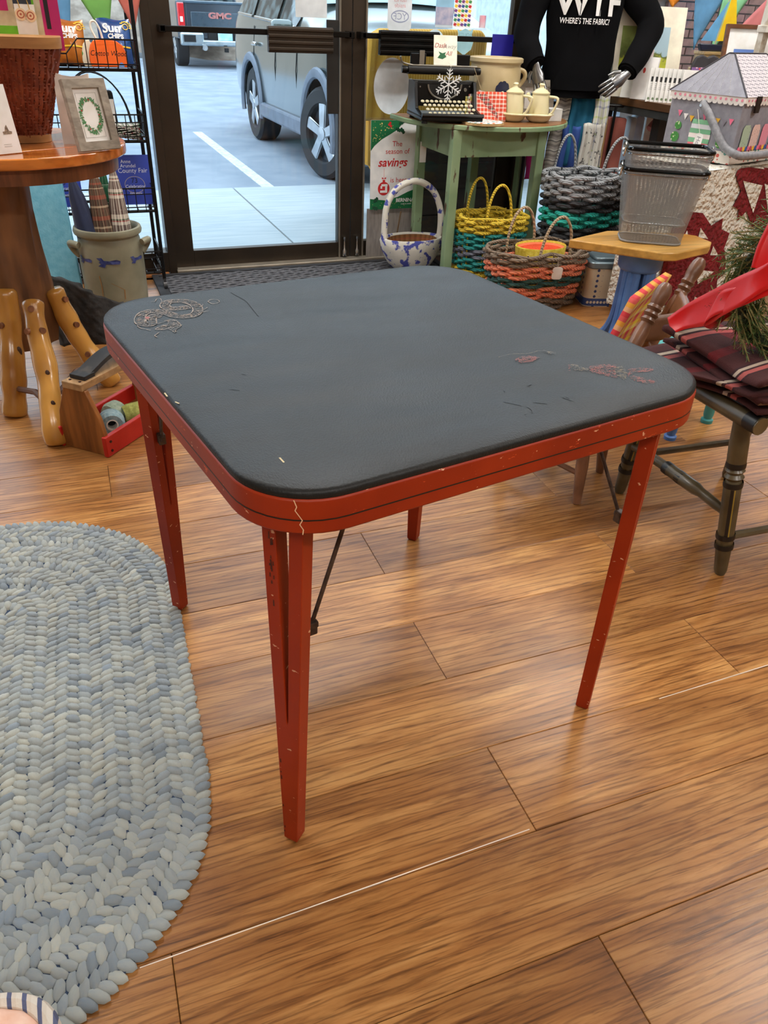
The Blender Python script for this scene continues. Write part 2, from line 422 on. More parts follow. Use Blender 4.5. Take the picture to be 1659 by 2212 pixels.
# frame: jambs, side lights, sills
fr = MB(); fr.box((.470,YW,1.4),(.04,.11,3.0)); fr.box((2.445,YW,1.4),(.05,.11,3.0)); fr.box((1.45,YW,2.16),(1.98,.11,.08)); fr.box((1.45,YW,2.86),(1.98,.11,.08))
fr.box((-1.45,YW,.05),(3.8,.11,.1)); fr.box((4.1,YW,.05),(3.3,.11,.1)); fr.box((-1.45,YW,2.86),(3.8,.11,.08)); fr.box((4.1,YW,2.86),(3.3,.11,.08))
fr.box((-.62,YW,1.4),(.05,.11,2.9)); fr.box((-1.9,YW,1.4),(.05,.11,2.9)); fr.box((3.75,YW,1.4),(.05,.11,2.9)); fr.box((5.0,YW,1.4),(.05,.11,2.9))
front = struct(fr, 'wall_front', bronze, smooth=False, bevel=.002)
for i, (x0, x1) in enumerate(((-1.875,-.645),(-.595,.45),(2.47,3.725),(3.775,4.975))):
    w = struct(MB().box(((x0+x1)/2,YW+.01,1.46),(x1-x0,.006,2.72)), 'window_%d' % (i+1), pane, smooth=False)
struct(MB().box((1.45,YW,2.51),(1.93,.006,.62)), 'window_5', pane, smooth=False)
struct(MB().box((1.45,YW-.005,.006),(1.93,.15,.014)), 'trim_1', plain('threshold_alu', (168,160,146), .35, .6, bmp=.05), smooth=False, bevel=.003)
struct(MB().box((.26,4.03,.004),(.36,.05,.010)), 'trim_2', wood('trim_oak', (150,90,48), (176,112,62), (196,136,84)), smooth=False)
# tan notices stuck on the glass of the door
one(MB().box((1.246,YW-.008,1.24),(.155,.002,.21)), 'paper_notice', plain('notice_paper', (200,206,210), .8), 'blank back of cream paper notice taped to the left door glass', 'notice', (1.246,YW-.008,1.135), smooth=False)
# grey ribbed entrance mat
mt = thing('entrance_mat', 'dark grey ribbed rubber entrance mat in front of the doors', 'mat', (1.1,3.55,0))
mat_grey = plain('mat_rubber', (70,72,78), .8, c2=(96,98,104), scale=60, bmp=.5, bscale=300)
MB().box((1.13,3.54,.004),(1.52,.90,.007)).build('backing', plain('mat_dark', (42,43,47), .85), mt, smooth=False)
ribs = MB()
for k in range(44):
    yy = 3.11+k*.0197
    pts = [(.40+j*.0203, yy+.004*sin(j*.9+k*1.7), .0085+.0022*sin(j*1.57+pi*(k % 2))) for j in range(73)]
    ribs.tube(pts, .0062, 5, cap=False)
tag(ribs.build('rib', mat_grey, mt), kind='stuff')
MB().ring(rect(1.56,.94,1.13,3.54), rect(1.50,.88,1.13,3.54), .001, .013).build('border', MATS['mat_dark'], mt, smooth=False)

# ================================================================== FOLDING CARD TABLE
CT = thing('card_table', 'red wooden folding card table with padded black top and faded dragon prints', 'table', (.45,1.10,0))
C4 = [(.143,.669),(.892,.793),(.764,1.522),(.008,1.422)]
CC = Vector((.452,1.1015))
def red_paint(name, wear=.0):
    m, nt, b = nmat(name); b.inputs['Roughness'].default_value = .46; b.inputs['Specular IOR Level'].default_value = .32
    co = coords(nt, 'Object')
    n = nd(nt, 'ShaderNodeTexNoise', Scale=5., Detail=3.); lk(nt, co, n.inputs['Vector'])
    base = ramp(nt, n.outputs[0], [(.3, lin((132,33,6))), (.7, lin((166,52,13)))])
    n2 = nd(nt, 'ShaderNodeTexNoise', Scale=26., Detail=6., Roughness=.75); lk(nt, coords(nt, 'Object', (1,1,3.)), n2.inputs['Vector'])
    w = ramp(nt, n2.outputs[0], [(.66-wear, (0,0,0,1)), (.69-wear, (1,1,1,1))])
    c = mixc(nt, w.outputs[0], base.outputs[0], lin((214,92,48)))
    n3 = nd(nt, 'ShaderNodeTexNoise', Scale=70., Detail=5.); lk(nt, coords(nt, 'Object', (1,1,1.6)), n3.inputs['Vector'])
    w3 = ramp(nt, n3.outputs[0], [(.69, (0,0,0,1)), (.71, (1,1,1,1))])
    c = mixc(nt, w3.outputs[0], c, lin((226,176,140)))
    lk(nt, c, b.inputs['Base Color']); bump(nt, b, n3.outputs[0], .05, .002)
    return m
red = red_paint('red_lacquer', .015); red_leg = red_paint('red_lacquer_leg', -.02)
def rscale(poly, d):
    "inset an outline by d toward the table centre"
    out = []
    for x, y in poly:
        v = Vector((x,y))-CC; out.append(tuple(CC+v*(1-d/v.length)))
    return out
RO = rounded(C4, .105, 10)
ring_in = rscale(RO, .020)
MB().ring(RO, ring_in, .650, .697).build('rim', red, CT, bevel=.0025, angle=30)
MB().ring(rscale(RO,-.0004), rscale(RO,.001), .6685, .6703).build('pinstripe', plain('pinstripe_black', (24,16,12), .5), CT)
# crack of pale wood at the near corner
cr = MB(); base = [(.0,.697),(.003,.688),(.001,.683),(.006,.675),(.009,.670),(.006,.664),(.010,.657),(.009,.650)]
i0 = 6; p0 = Vector(RO[i0]+(0,)); p1 = Vector(RO[i0+1]+(0,)); tx = (p1-p0).normalized(); nx = Vector((tx.y,-tx.x,0))
for (a, z1), (b2, z2) in zip(base, base[1:]):
    A = p0+tx*a+nx*.0007; B = p0+tx*b2+nx*.0007
    cr.add([(A.x,A.y,z1),(A.x+tx.x*.0013,A.y+tx.y*.0013,z1),(B.x+tx.x*.0013,B.y+tx.y*.0013,z2),(B.x,B.y,z2)], [(0,1,2,3)])
cr.build('crack', plain('bare_wood', (226,190,150), .7), CT, smooth=False)
# black padded top
def leather():
    m, nt, b = nmat('black_leatherette'); b.inputs['Roughness'].default_value = .44; b.inputs['Specular IOR Level'].default_value = .26
    co = coords(nt, 'Object')
    n = nd(nt, 'ShaderNodeTexNoise', Scale=3.5, Detail=4.); lk(nt, co, n.inputs['Vector'])
    r = ramp(nt, n.outputs[0], [(.3, lin((24,25,25))), (.7, lin((38,39,38)))]); lk(nt, r.outputs[0], b.inputs['Base Color'])
    rr = ramp(nt, n.outputs[0], [(.3, (.40,.40,.40,1)), (.7, (.52,.52,.52,1))]); lk(nt, rr.outputs[0], b.inputs['Roughness'])
    v = nd(nt, 'ShaderNodeTexVoronoi', Scale=330., feature='SMOOTH_F1'); lk(nt, coords(nt, 'Object', (1.5,.8,1), (0,0,.5)), v.inputs['Vector'])
    n2 = nd(nt, 'ShaderNodeTexNoise', Scale=7., Detail=1.); lk(nt, coords(nt, 'Object', (.5,1.6,1), (0,0,.35)), n2.inputs['Vector'])
    b1 = nt.nodes.new('ShaderNodeBump'); b1.inputs['Strength'].default_value = .5; b1.inputs['Distance'].default_value = .012; lk(nt, n2.outputs[0], b1.inputs['Height'])
    b2 = nt.nodes.new('ShaderNodeBump'); b2.inputs['Strength'].default_value = .5; b2.inputs['Distance'].default_value = .0009; lk(nt, v.outputs['Distance'], b2.inputs['Height'])
    lk(nt, b1.outputs[0], b2.inputs['Normal']); lk(nt, b2.outputs[0], b.inputs['Normal'])
    return m
tp = MB(); rings = [(.0025,.6965),(.0015,.700),(.0022,.7040),(.0050,.7068),(.010,.7076),(.03,.7078),(.08,.7076),(.14,.7074),(.22,.7072),(.30,.7072)]
n = len(RO); V = []
for d, z in rings:
    V += [(x, y, z+(.0008*sin(9*x+4*y)*sin(7*y) if d > .02 else 0)) for x, y in rscale(RO, d)]
V.append((CC.x, CC.y, .7072)); fs = []
for j in range(len(rings)-1):
    for i in range(n): fs.append((j*n+i, j*n+(i+1) % n, (j+1)*n+(i+1) % n, (j+1)*n+i))
j = len(rings)-1; fs += [(j*n+i, j*n+(i+1) % n, len(V)-1) for i in range(n)]
tp.add(V, fs); top = tp.build('padded_top', leather(), CT, angle=60)
MB().prism(rscale(RO,.012), .682, .6962).build('panel', plain('panel_under', (120,80,50), .8), CT, smooth=False)
# faded prints on the top
DR = {}
DR['body'] = [(0.175,1.353),(0.159,1.35),(0.142,1.352),(0.135,1.367),(0.141,1.387),(0.154,1.392),(0.173,1.386),(0.186,1.364),(0.187,1.333),(0.176,1.309),(0.157,1.305),(0.143,1.314),(0.133,1.33),(0.118,1.344),(0.102,1.345),(0.09,1.329),(0.084,1.301),(0.088,1.285),(0.1,1.281),(0.104,1.309),(0.111,1.32),(0.122,1.317)]
DR['tail'] = [(0.115,1.399),(0.122,1.399),(0.126,1.411),(0.133,1.411),(0.133,1.393),(0.135,1.378)]
DR['head'] = [(0.129,1.294),(0.141,1.29),(0.146,1.269),(0.146,1.259),(0.136,1.244),(0.132,1.23),(0.129,1.24),(0.124,1.25),(0.116,1.249),(0.104,1.253),(0.111,1.263),(0.127,1.274),(0.129,1.294)]
DR['jaw'] = [(0.107,1.279),(0.118,1.283),(0.132,1.293),(0.123,1.291)]
DR['whisker'] = [(0.108,1.238),(0.102,1.229),(0.099,1.224),(0.102,1.216)]
DR['claw'] = [(0.086,1.288),(0.078,1.278),(0.082,1.265),(0.088,1.259),(0.096,1.25)]
DR['f1'] = [(0.19,1.353),(0.196,1.347),(0.201,1.362)]; DR['f2'] = [(0.188,1.332),(0.198,1.333),(0.206,1.343)]; DR['f3'] = [(0.185,1.316),(0.197,1.32),(0.204,1.323)]
DR['pearl'] = [(0.212,1.374),(0.22,1.384),(0.23,1.38),(0.232,1.368),(0.226,1.361),(0.217,1.36),(0.212,1.374)]
ZT = .7086
def stroke(mb, pts, w, z=ZT, curve=True):
    if curve and len(pts) > 2: pts = [tuple(q)[:2] for q in bez([(x,y,0) for x,y in pts], 5)]
    for i in range(len(pts)-1):
        a = Vector(pts[i]); b = Vector(pts[i+1]); d = b-a
        if d.length < 1e-6: continue
        nn = Vector((-d.y,d.x)).normalized()*w/2
        mb.add([(a.x+nn.x,a.y+nn.y,z),(a.x-nn.x,a.y-nn.y,z),(b.x-nn.x,b.y-nn.y,z),(b.x+nn.x,b.y+nn.y,z)], [(0,1,2,3)])
def offset_line(pts, d):
    q = [Vector(p[:2]) for p in bez([(x,y,0) for x,y in pts], 6)]; out = []
    for i in range(len(q)):
        t = (q[min(i+1,len(q)-1)]-q[max(i-1,0)]).normalized(); out.append((q[i].x-t.y*d, q[i].y+t.x*d))
    return out
faded = plain('faded_gilt_print', (160,138,118), .5, c2=(96,88,80), scale=160, lo=.45, hi=.55)
faded_red = plain('faded_red_print', (160,74,58), .5, c2=(84,62,56), scale=170, lo=.48, hi=.56)
def blotch(mb, poly, dens=.0021):
    "worn print: broken little dashes filling an outline"
    xs = [p[0] for p in poly]; ys = [p[1] for p in poly]
    def inside(x, y):
        c = False
        for i in range(len(poly)):
            (x1,y1),(x2,y2) = poly[i-1], poly[i]
            if (y1 > y) != (y2 > y) and x < (x2-x1)*(y-y1)/(y2-y1)+x1: c = not c
        return c
    y = min(ys)
    while y < max(ys):
        x = min(xs)
        while x < max(xs):
            l = random.uniform(.0015,.004)
            if inside(x, y) and random.random() < .8:
                stroke(mb, [(x, y+random.uniform(-.0005,.0005)), (x+l, y+random.uniform(-.001,.001))], .0012, curve=False)
            x += l+.0008
        y += dens
dp = MB()
for d in (-.0085,.0085): stroke(dp, offset_line(DR['body'], d), .0019, curve=False)
a1, a2 = offset_line(DR['body'], -.008), offset_line(DR['body'], .008)
for i in range(0, len(a1), 2): stroke(dp, [a1[i], ((a1[i][0]+a2[i][0])/2+.001, (a1[i][1]+a2[i][1])/2), a2[min(i+1,len(a2)-1)]], .0009, curve=False)
mid = offset_line(DR['body'], 0)
for i in range(1, len(mid)-1): stroke(dp, [mid[i], offset_line(DR['body'], -.006)[i]], .0008, curve=False)
for i in range(len(mid)-1): blotch(dp, [a1[i],a1[i+1],a2[i+1],a2[i]], .0030)
blotch(dp, DR['head'], .0030)
for k in ('tail','head','jaw','whisker','claw','f1','f2','f3','pearl'): stroke(dp, DR[k], .0013)
for i in range(9): stroke(dp, [(.112+.0035*i, 1.262+.002*(i % 3)), (.116+.0035*i, 1.268+.003*(i % 2))], .0013, curve=False)
tag(dp.build('dragon_print', faded, top, smooth=False), 'faded gilt dragon printed in the far left corner', kind='stuff')
MB().flat([(.094,1.315),(.097,1.32),(.102,1.316),(.1,1.307),(.095,1.306)], ID, ZT+.0001).build('dragon_print_red', faded_red, top, smooth=False)
pr, pt = MB(), MB()
for q in ([(.617,.968),(.636,.978),(.655,.974),(.661,.964),(.643,.954),(.622,.954)],[(.719,.911),(.746,.911),(.765,.902),(.752,.89),(.736,.857),(.72,.873),(.708,.891)],
          [(.773,.884),(.796,.882),(.813,.872),(.8,.864),(.776,.869),(.756,.862)],[(.756,.862),(.768,.855),(.784,.83),(.779,.824),(.765,.828),(.751,.845)],[(.689,.924),(.692,.924),(.682,.905),(.679,.905)]): blotch(pr, q)
for q in ([(.692,.926),(.701,.926),(.712,.901),(.708,.895),(.686,.903)],[(.748,.891),(.769,.899),(.77,.885),(.748,.853),(.738,.849),(.739,.871)],[(.684,.999),(.69,.98),(.697,.97),(.683,.975)]): blotch(pt, q)
stroke(pt, [(.60,.985),(.625,.99),(.655,.985),(.68,.99),(.70,.975)], .0009)
tag(pr.build('figure_print_red', faded_red, top, smooth=False), 'worn red figure printed in the right corner', kind='stuff')
tag(pt.build('figure_print', plain('faded_tan_print', (136,114,80), .5, c2=(76,72,64), scale=180, lo=.45, hi=.55), top, smooth=False), kind='stuff')
sc = MB()
for q in ([(.527,.836),(.545,.816)],[(.566,.822),(.583,.811)],[(.616,.823),(.623,.824),(.623,.818),(.618,.816),(.616,.823)],[(.619,.814),(.624,.808)],[(.55,.811),(.551,.803),(.55,.796),(.546,.791)],[(.534,.79),(.538,.793)],[(.588,.874),(.597,.878)],[(.546,.871),(.546,.866)],[(.263,1.419),(.28,1.362),(.282,1.275)],[(.199,1.036),(.206,1.029)],[(.172,.987),(.184,.979)],[(.302,.966),(.306,.962)]):
    stroke(sc, q, .0018, curve=False)
tag(sc.build('scratch', plain('scratch_black', (14,14,15), .5), top, smooth=False), kind='stuff')
wc = MB()
for q in ([(.093,.965),(.097,.958)],[(.187,.774),(.189,.761)],[(.0855,.985),(.0835,.998)]): stroke(wc, q, .0022, curve=False)
tag(wc.build('chip', plain('chip_pale', (206,190,150), .8), top, smooth=False), kind='stuff')

# four split tapering legs, their wide face turned across the corner
iron = plain('rusty_iron', (62,48,40), .5, .6, c2=(96,80,68), scale=60, bmp=.2)
worn = plain('worn_edge', (52,24,16), .7, c2=(90,40,24), scale=90)
LEGS = [((.177,.745),(.187,.747),225.),((.805,.828),(.798,.826),315.),((.708,1.475),(.703,1.470),45.),((.089,1.394),(.094,1.390),135.)]
for li, (ft, tp_, ang) in enumerate(LEGS):
    an = radians(ang-3); nrm = Vector((cos(an),sin(an),0)); wd = Vector((-sin(an),cos(an),0))
    def sec(z, u0, u1, v0=-.0125, v1=.0125):
        k = z/.66; c = Vector((ft[0]*(1-k)+tp_[0]*k, ft[1]*(1-k)+tp_[1]*k, z))
        return [c+wd*u+nrm*v for u, v in ((u0,v0),(u1,v0),(u1,v1),(u0,v1))]
    L = MB(); zs = .285; hw = lambda z: .0125+.0175*(z/.66)
    t0 = .0115
    def slab(zl, zh, f0, f1):
        A = sec(zl, *f0); B = sec(zh, *f1)
        L.add(A+B, [(3,2,1,0),(4,5,6,7),(0,1,5,4),(1,2,6,5),(2,3,7,6),(3,0,4,7)])
    A = sec(0, -.010, .010, -.0095, .0095); B = sec(.006, -.0125, .0125)
    L.add(A+B, [(3,2,1,0),(0,1,5,4),(1,2,6,5),(2,3,7,6),(3,0,4,7)])
    out = [(-hw(0),.006),(hw(0),.006),(hw(.665)+.001,.665),(.0105,.665),(.0011,zs+.004),(0,zs),(-.0011,zs+.004),(-.0105,.665),(-hw(.665)-.001,.665)]; n_o = len(out)
    V = [sec(z, u, u)[0] for u, z in out]+[sec(z, u, u)[2] for u, z in out]
    L.add(V, [tuple(range(n_o-1,-1,-1)), tuple(range(n_o,2*n_o))]+[(i,(i+1) % n_o,n_o+(i+1) % n_o,n_o+i) for i in range(1,n_o)])
    leg = L.build('leg', red_leg, CT, smooth=False, bevel=.0012)
    # scuffed dark patch on one prong of the near leg
    if li == 0:
        s = MB()
        for k in range(26):
            z = random.uniform(.50,.64) if k < 18 else random.uniform(.02,.2)
            q = sec(z, -.0, .0)[0]; uu = -hw(z)*(.62 if k < 18 else .8)+random.uniform(-.003,.003)*(1 if k < 18 else .3)
            c = q+wd*uu+nrm*(.0254); hh = random.uniform(.003,.011)
            s.add([c+wd*-.001,c+wd*.0014,c+wd*.001+Vector((0,0,hh)),c+wd*-.0004+Vector((0,0,hh))], [(0,1,2,3)])
        tag(s.build('scuff', worn, leg, smooth=False), kind='stuff')
    # folding brace rod running from the leg to the underside of the apron
    side = 1
    edge = Vector((C4[(li+ (1 if side > 0 else -1)) % 4][0]-C4[li][0], C4[(li+(1 if side > 0 else -1)) % 4][1]-C4[li][1], 0)).normalized()
    zc = .45; base_pt = sec(zc, 0, 0)[0]+nrm*.0125+edge*(.031,.021,.031,.026)[li]
    top_pt = Vector((ft[0],ft[1],.668))+edge*(.11,.19,.11,.11)[li]
    R = MB(); R.tube([base_pt-(top_pt-base_pt).normalized()*.016, top_pt], .0032, 8); rod = R.build('brace_rod', iron, CT)
    K = MB(); K.box((0,0,0),(.016,.014,.022), F(base_pt, edge, Vector((0,0,1)).cross(edge))); K.box((.008,0,.003),(.006,.009,.010), F(base_pt, edge, Vector((0,0,1)).cross(edge)))
    K.build('clamp', iron, rod, smooth=False, bevel=.002)

# ================================================================== BRAIDED RUG
RA, RB, RR = Vector((-.300,1.470)), Vector((-.325,.930)), .387
RG = thing('braided_rug', 'oval braided rug in faded blue-grey denim strips under the table leg', 'rug', (-.31,1.2,0))
def stadium(r, n):
    "n points of arc-length spacing round the oval at distance r from its core"
    ax = (RA-RB); L = ax.length; ax = ax/L; nx = Vector((ax.y,-ax.x)); tot = 2*L+2*pi*r; out = []
    for k in range(n):
        s = tot*k/n
        if s < L: p = RB+ax*s+nx*r; t = ax
        elif s < L+pi*r:
            a = (s-L)/r; p = RA+nx*(r*cos(a))+ax*(r*sin(a)); t = ax*cos(a)-nx*sin(a)
        elif s < 2*L+pi*r: q = s-L-pi*r; p = RA-ax*q-nx*r; t = -ax
        else:
            a = (s-2*L-pi*r)/r; p = RB-nx*(r*cos(a))-ax*(r*sin(a)); t = -ax*cos(a)+nx*sin(a)
        out.append((p, t))
    return out, tot
def rug_mat():
    m, nt, b = nmat('denim_braid'); b.inputs['Roughness'].default_value = .9; b.inputs['Sheen Weight'].default_value = .15
    g = nt.nodes.new('ShaderNodeNewGeometry'); oi = nt.nodes.new('ShaderNodeObjectInfo')
    ad = nd(nt, 'ShaderNodeMath', operation='ADD'); lk(nt, g.outputs['Random Per Island'], ad.inputs[0]); lk(nt, oi.outputs['Random'], ad.inputs[1])
    frc = nd(nt, 'ShaderNodeMath', operation='FRACT'); lk(nt, ad.outputs[0], frc.inputs[0])
    r = ramp(nt, frc.outputs[0], [(0, lin((124,133,140))), (.2, lin((147,153,153))), (.5, lin((161,165,160))), (.8, lin((173,174,164))), (.94, lin((134,145,154))), (1, lin((186,186,174)))])
    n = nd(nt, 'ShaderNodeTexNoise', Scale=3., Detail=2.); lk(nt, coords(nt, 'Object'), n.inputs['Vector'])
    w = ramp(nt, n.outputs[0], [(.3, (.86,.92,1.0,1)), (.7, (1.03,1.02,.98,1))])
    lk(nt, mixc(nt, .8, r.outputs[0], w.outputs[0], 'MULTIPLY'), b.inputs['Base Color'])
    wv = nd(nt, 'ShaderNodeTexNoise', Scale=420., Detail=1.); lk(nt, coords(nt, 'Object', (1,.25,1)), wv.inputs['Vector']); bump(nt, b, wv.outputs[0], .35, .002)
    return m
RM = rug_mat()
bs = [tuple(p) for p, t in stadium(RR-.006, 120)[0]]
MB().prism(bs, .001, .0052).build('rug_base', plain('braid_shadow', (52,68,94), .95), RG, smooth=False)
def puff_mesh(mb, P, D, l, w, h):
    "folded strip: pointed lozenge pillow"
    S = Vector((-D.y, D.x, 0)); D = Vector((D.x,D.y,0)); O = Vector((P.x,P.y,0))
    pr = [(-.55,.16,.10),(-.25,.44,.16),(.15,.5,.16),(.48,.22,.14),(.62,-.10,.08),(.40,-.42,.14),(.0,-.5,.16),(-.45,-.30,.16)]
    V = [O+D*(a*l)+S*(b*w)+Vector((0,0,.002)) for a, b, c in pr]+[O+D*(a*l*.84)+S*(b*w*.82)+Vector((0,0,h*(.80 if b > 0 else .94))) for a, b, c in pr]+[O+Vector((0,0,h))+D*(.04*l)]
    fs = [(i,(i+1) % 8,8+(i+1) % 8,8+i) for i in range(8)]+[(8+i,8+(i+1) % 8,16) for i in range(8)]
    mb.add(V, fs)
puffs = []; pitch = .043; NR = 9
for ring_i in range(NR):
    r0 = RR-pitch*(ring_i+.5)
    if r0 < .01: continue
    tot = stadium(r0, 4)[1]; cnt = max(6, int(tot/.0160))
    pts = stadium(r0, cnt)[0]
    for k, (p, t) in enumerate(pts):
        nrm = Vector((t.y, -t.x)); sg = -1 if ring_i % 2 else 1
        for s in (-1, 1):
            ang = radians(58)*s*1.0
            d = (t*sg*cos(ang)+nrm*sin(ang)*1.0).normalized()
            jit = Vector((random.uniform(-.0012,.0012), random.uniform(-.0012,.0012)))
            q = p+nrm*(s*pitch*.235)+t*(.0080 if s > 0 else 0)+jit
            puffs.append((q, d, random.uniform(.027,.033), random.uniform(.0175,.0205), random.uniform(.0085,.0115)))
def vis(q): return -.42 < q.x and q.y < 1.0
near = sorted([i for i, p in enumerate(puffs) if vis(p[0]) and p[0].y > .5 and (p[0].x+.29) > -(p[0].y-.5)*.3], key=lambda i: puffs[i][0].y*1.0)[:300]
ns = set(near); rest = MB()
for i, p in enumerate(puffs):
    if i not in ns: puff_mesh(rest, *p)
tag(rest.build('braid', RM, RG, angle=80), kind='stuff')
u = MB(); puff_mesh(u, Vector((0,0)), Vector((1,0)), 1., 1., 1.); 
for v in u.v: v.z = v.z if v.z > .01 else .15
um = u.mesh('braid_strip', RM, angle=80)
for i in near:
    q, d, l, w, h = puffs[i]
    o = bpy.data.objects.new('braid_strip', um); COL.objects.link(o); o.parent = RG
    o.location = (q.x-RG.location.x, q.y-RG.location.y, 0); o.rotation_euler.z = math.atan2(d.y, d.x); o.scale = (l, w, h)

# ================================================================== LEFT SIDE
# ---- round rustic table on a trunk pedestal with log feet
RT = thing('pedestal_table', 'round glossy plank table on a bark trunk with peeled log feet', 'table', (-.15,2.78,0))
cxx, cyy, rr_ = -.13, 2.80, .345
glossy = wood('glossy_cherry', (150,72,22), (196,106,38), (224,144,66), 'X', 5., .16, coat=.6)
dkw = wood('glossy_walnut', (84,40,18), (116,60,28), (146,84,44), 'X', 5., .16, coat=.6)
TOPZ = .790
for k in range(8):       # boards of the top, fanned like the star pattern in the photo
    pass
bw = [-.345,-.20,-.06,.09,.22,.345]
ang0 = radians(28); fT = F((cxx,cyy,0), (cos(ang0),sin(ang0),0), (-sin(ang0),cos(ang0),0))
def clipcirc(v0, v1, r):
    out = []; N = 14
    for k in range(N+1):
        v = v0+(v1-v0)*k/N; out.append((sqrt(max(0,r*r-v*v)), v))
    return [(-u, v) for u, v in out[::-1]]+out if False else out+[(-u, v) for u, v in out[::-1]]
for k in range(5):
    MB().prism(clipcirc(bw[k]+.0005, bw[k+1]-.0005, rr_), TOPZ-.030, TOPZ, fT).build('board', dkw if k in (2,) else glossy, RT, bevel=.004, angle=30)
MB().lathe([(.315,TOPZ-.075),(.318,TOPZ-.033),(.0,TOPZ-.033)], 48, F((cxx,cyy,0))).build('apron', wood('apron_wood', (92,52,28), (118,70,40), (140,88,54), 'Z', 8., .4), RT)
bark = plain('bark_trunk', (74,44,22), .6, c2=(128,84,46), scale=14, bmp=.6, bscale=30, stretch=(1,1,.25), coat=.2)
def wob(a, z): return .10*sin(a*3+z*5)+.06*sin(a*7+1.3)+.04*sin(a*13+z*9)
t = MB(); t.lathe([(.0,.155),(.080,.16),(.094,.25),(.098,.36),(.094,.48),(.094,.60),(.100,.70),(.115,.716)], 28, F((-.195,2.78,0)), warp=wob); t.build('trunk', bark, RT)
pine = plain('peeled_pine', (150,98,34), .25, c2=(204,150,70), scale=7, bmp=.35, bscale=18, stretch=(1,1,.3), coat=.4)
peg = plain('peg_wood', (98,56,34), .5, c2=(140,90,58), scale=40)
knot = plain('knot_dark', (60,34,18), .5)
def logleg(pts, rad, pegs, knots=()):
    cur = bez(pts, 7); n = len(cur)
    rs = [rad*(.93+.05*sin(k*.5+pts[0][0]*30)+.035*sin(k*1.1)) * (.92+.16*k/n) for k in range(n)]
    rs = [rs[0]*.8]+rs[1:-1]+[rs[-1]*.85]
    L = MB(); L.tube(cur, rs, 14); lg = L.build('log_leg', pine, RT, angle=70)
    for (k, dx, dz) in pegs:
        c = Vector(cur[int(k*(n-1))]); o = MB(); d = Vector((dx,-1,.15)).normalized(); R0 = rs[int(k*(n-1))]
        o.tube([c+d*(R0*.7)+Vector((0,0,dz)), c+d*(R0+.010)+Vector((0,0,dz))], .0095, 12); o.build('peg', peg, lg)
    for (k, dx) in knots:
        c = Vector(cur[int(k*(n-1))]); R0 = rs[int(k*(n-1))]; d = Vector((dx,-1,.1)).normalized(); o = MB()
        o.blob(tuple(c+d*(R0*.97)), (.008,.005,.016), 8, 5); o.build('knot', knot, lg)
logleg([(-.145,2.55,.372),(-.148,2.50,.30),(-.142,2.42,.19),(-.148,2.33,.09),(-.150,2.295,.0)], .036, [(.10,-.15,0),(.27,.55,0),(.27,-.95,0)], [(.52,.1),(.68,.25)])
logleg([(-.225,2.66,.385),(-.232,2.64,.28),(-.246,2.60,.17),(-.262,2.565,.07),(-.275,2.545,.0)], .040, [(.25,-.7,0)], [(.45,.9)])
logleg([(-.085,2.76,.345),(-.062,2.755,.25),(-.030,2.745,.16),(.015,2.73,.07),(.055,2.715,.0)], .038, [(.12,.9,0),(.35,.6,0),(.62,-.1,0)])
logleg([(-.30,2.86,.34),(-.36,2.90,.18),(-.42,2.94,0)], .040, [])
st = MB(); st.tube([(-.148,2.34,.11),(-.19,2.44,.12),(-.258,2.57,.085)], .010, 7); st.tube([(-.15,2.35,.11),(-.06,2.55,.13),(.01,2.73,.08)], .009, 7); st.build('stretcher', plain('branch_brown', (92,58,36), .6), RT)

# ---- tall brown splint basket on the round table
bk = thing('splint_basket', 'tall brown woven splint basket with tan rim on the round table', 'basket', (-.03,2.86,TOPZ))
bx, by = -.115, 2.86
bm = stripes('splint_weave', [(0,(112,52,34)),(.42,(134,68,44)),(.5,(84,36,24)),(.92,(120,58,38))], 46., [(0,(120,56,36)),(.5,(96,42,28)),(.88,(150,96,74)),(.94,(84,36,24))], 26., .45, mixf=.5)
rows = MB(); prof = [(.104,TOPZ+.012),(.118,TOPZ+.05),(.148,TOPZ+.15),(.172,TOPZ+.235),(.182,TOPZ+.275)]
rows.lathe(prof, 60, F((bx,by,0)), power=5.); rows.build('liner', bm, bk)
lump = MB()
for k in range(84):       # upright splints going over and under the thin hoops
    a = 2*pi*k/84; ca, sa = cos(a), sin(a); q = (abs(ca)**5+abs(sa)**5)**-.2; pts = []
    for j in range(25):
        z = TOPZ+.016+j*.0102; f = (z-TOPZ-.012)/.263; r = .106+.077*f+.0022*sin(j*1.57+k*1.57)
        pts.append((bx+ca*r*q, by+sa*r*q, z))
    lump.tube(pts, [.0058+.0035*(j/24) for j in range(25)], 4, cap=False)
tag(lump.build('weave', plain('splint_red_brown', (104,44,28), .38, c2=(136,66,42), scale=25), bk), kind='stuff')
hoops = MB()
for j in range(26):
    z = TOPZ+.022+j*.0092; f = (z-TOPZ-.012)/.263; r = .1085+.077*f; pts = []
    for k in range(168):
        a = 2*pi*k/168; ca, sa = cos(a), sin(a); q = (abs(ca)**5+abs(sa)**5)**-.2; rr = r+.0018*sin(a*42+(j % 2)*pi); pts.append((bx+ca*rr*q, by+sa*rr*q, z))
    hoops.tube(pts, .0021, 4, closed=True)
tag(hoops.build('hoop', plain('splint_pale', (150,88,66), .45, c2=(112,58,40), scale=40), bk), kind='stuff')
tan = plain('tan_splint', (150,104,58), .5, c2=(176,128,76), scale=9, stretch=(1,1,4))
for z0, z1, r0, nm in ((TOPZ+.001,TOPZ+.022,.113,'base_band'),(TOPZ+.250,TOPZ+.278,.188,'rim_band')):
    MB().lathe([(r0-.006,z0),(r0,z0),(r0+.0015,z1),(r0-.005,z1)], 60, F((bx,by,0)), power=5.).build(nm, tan, bk)
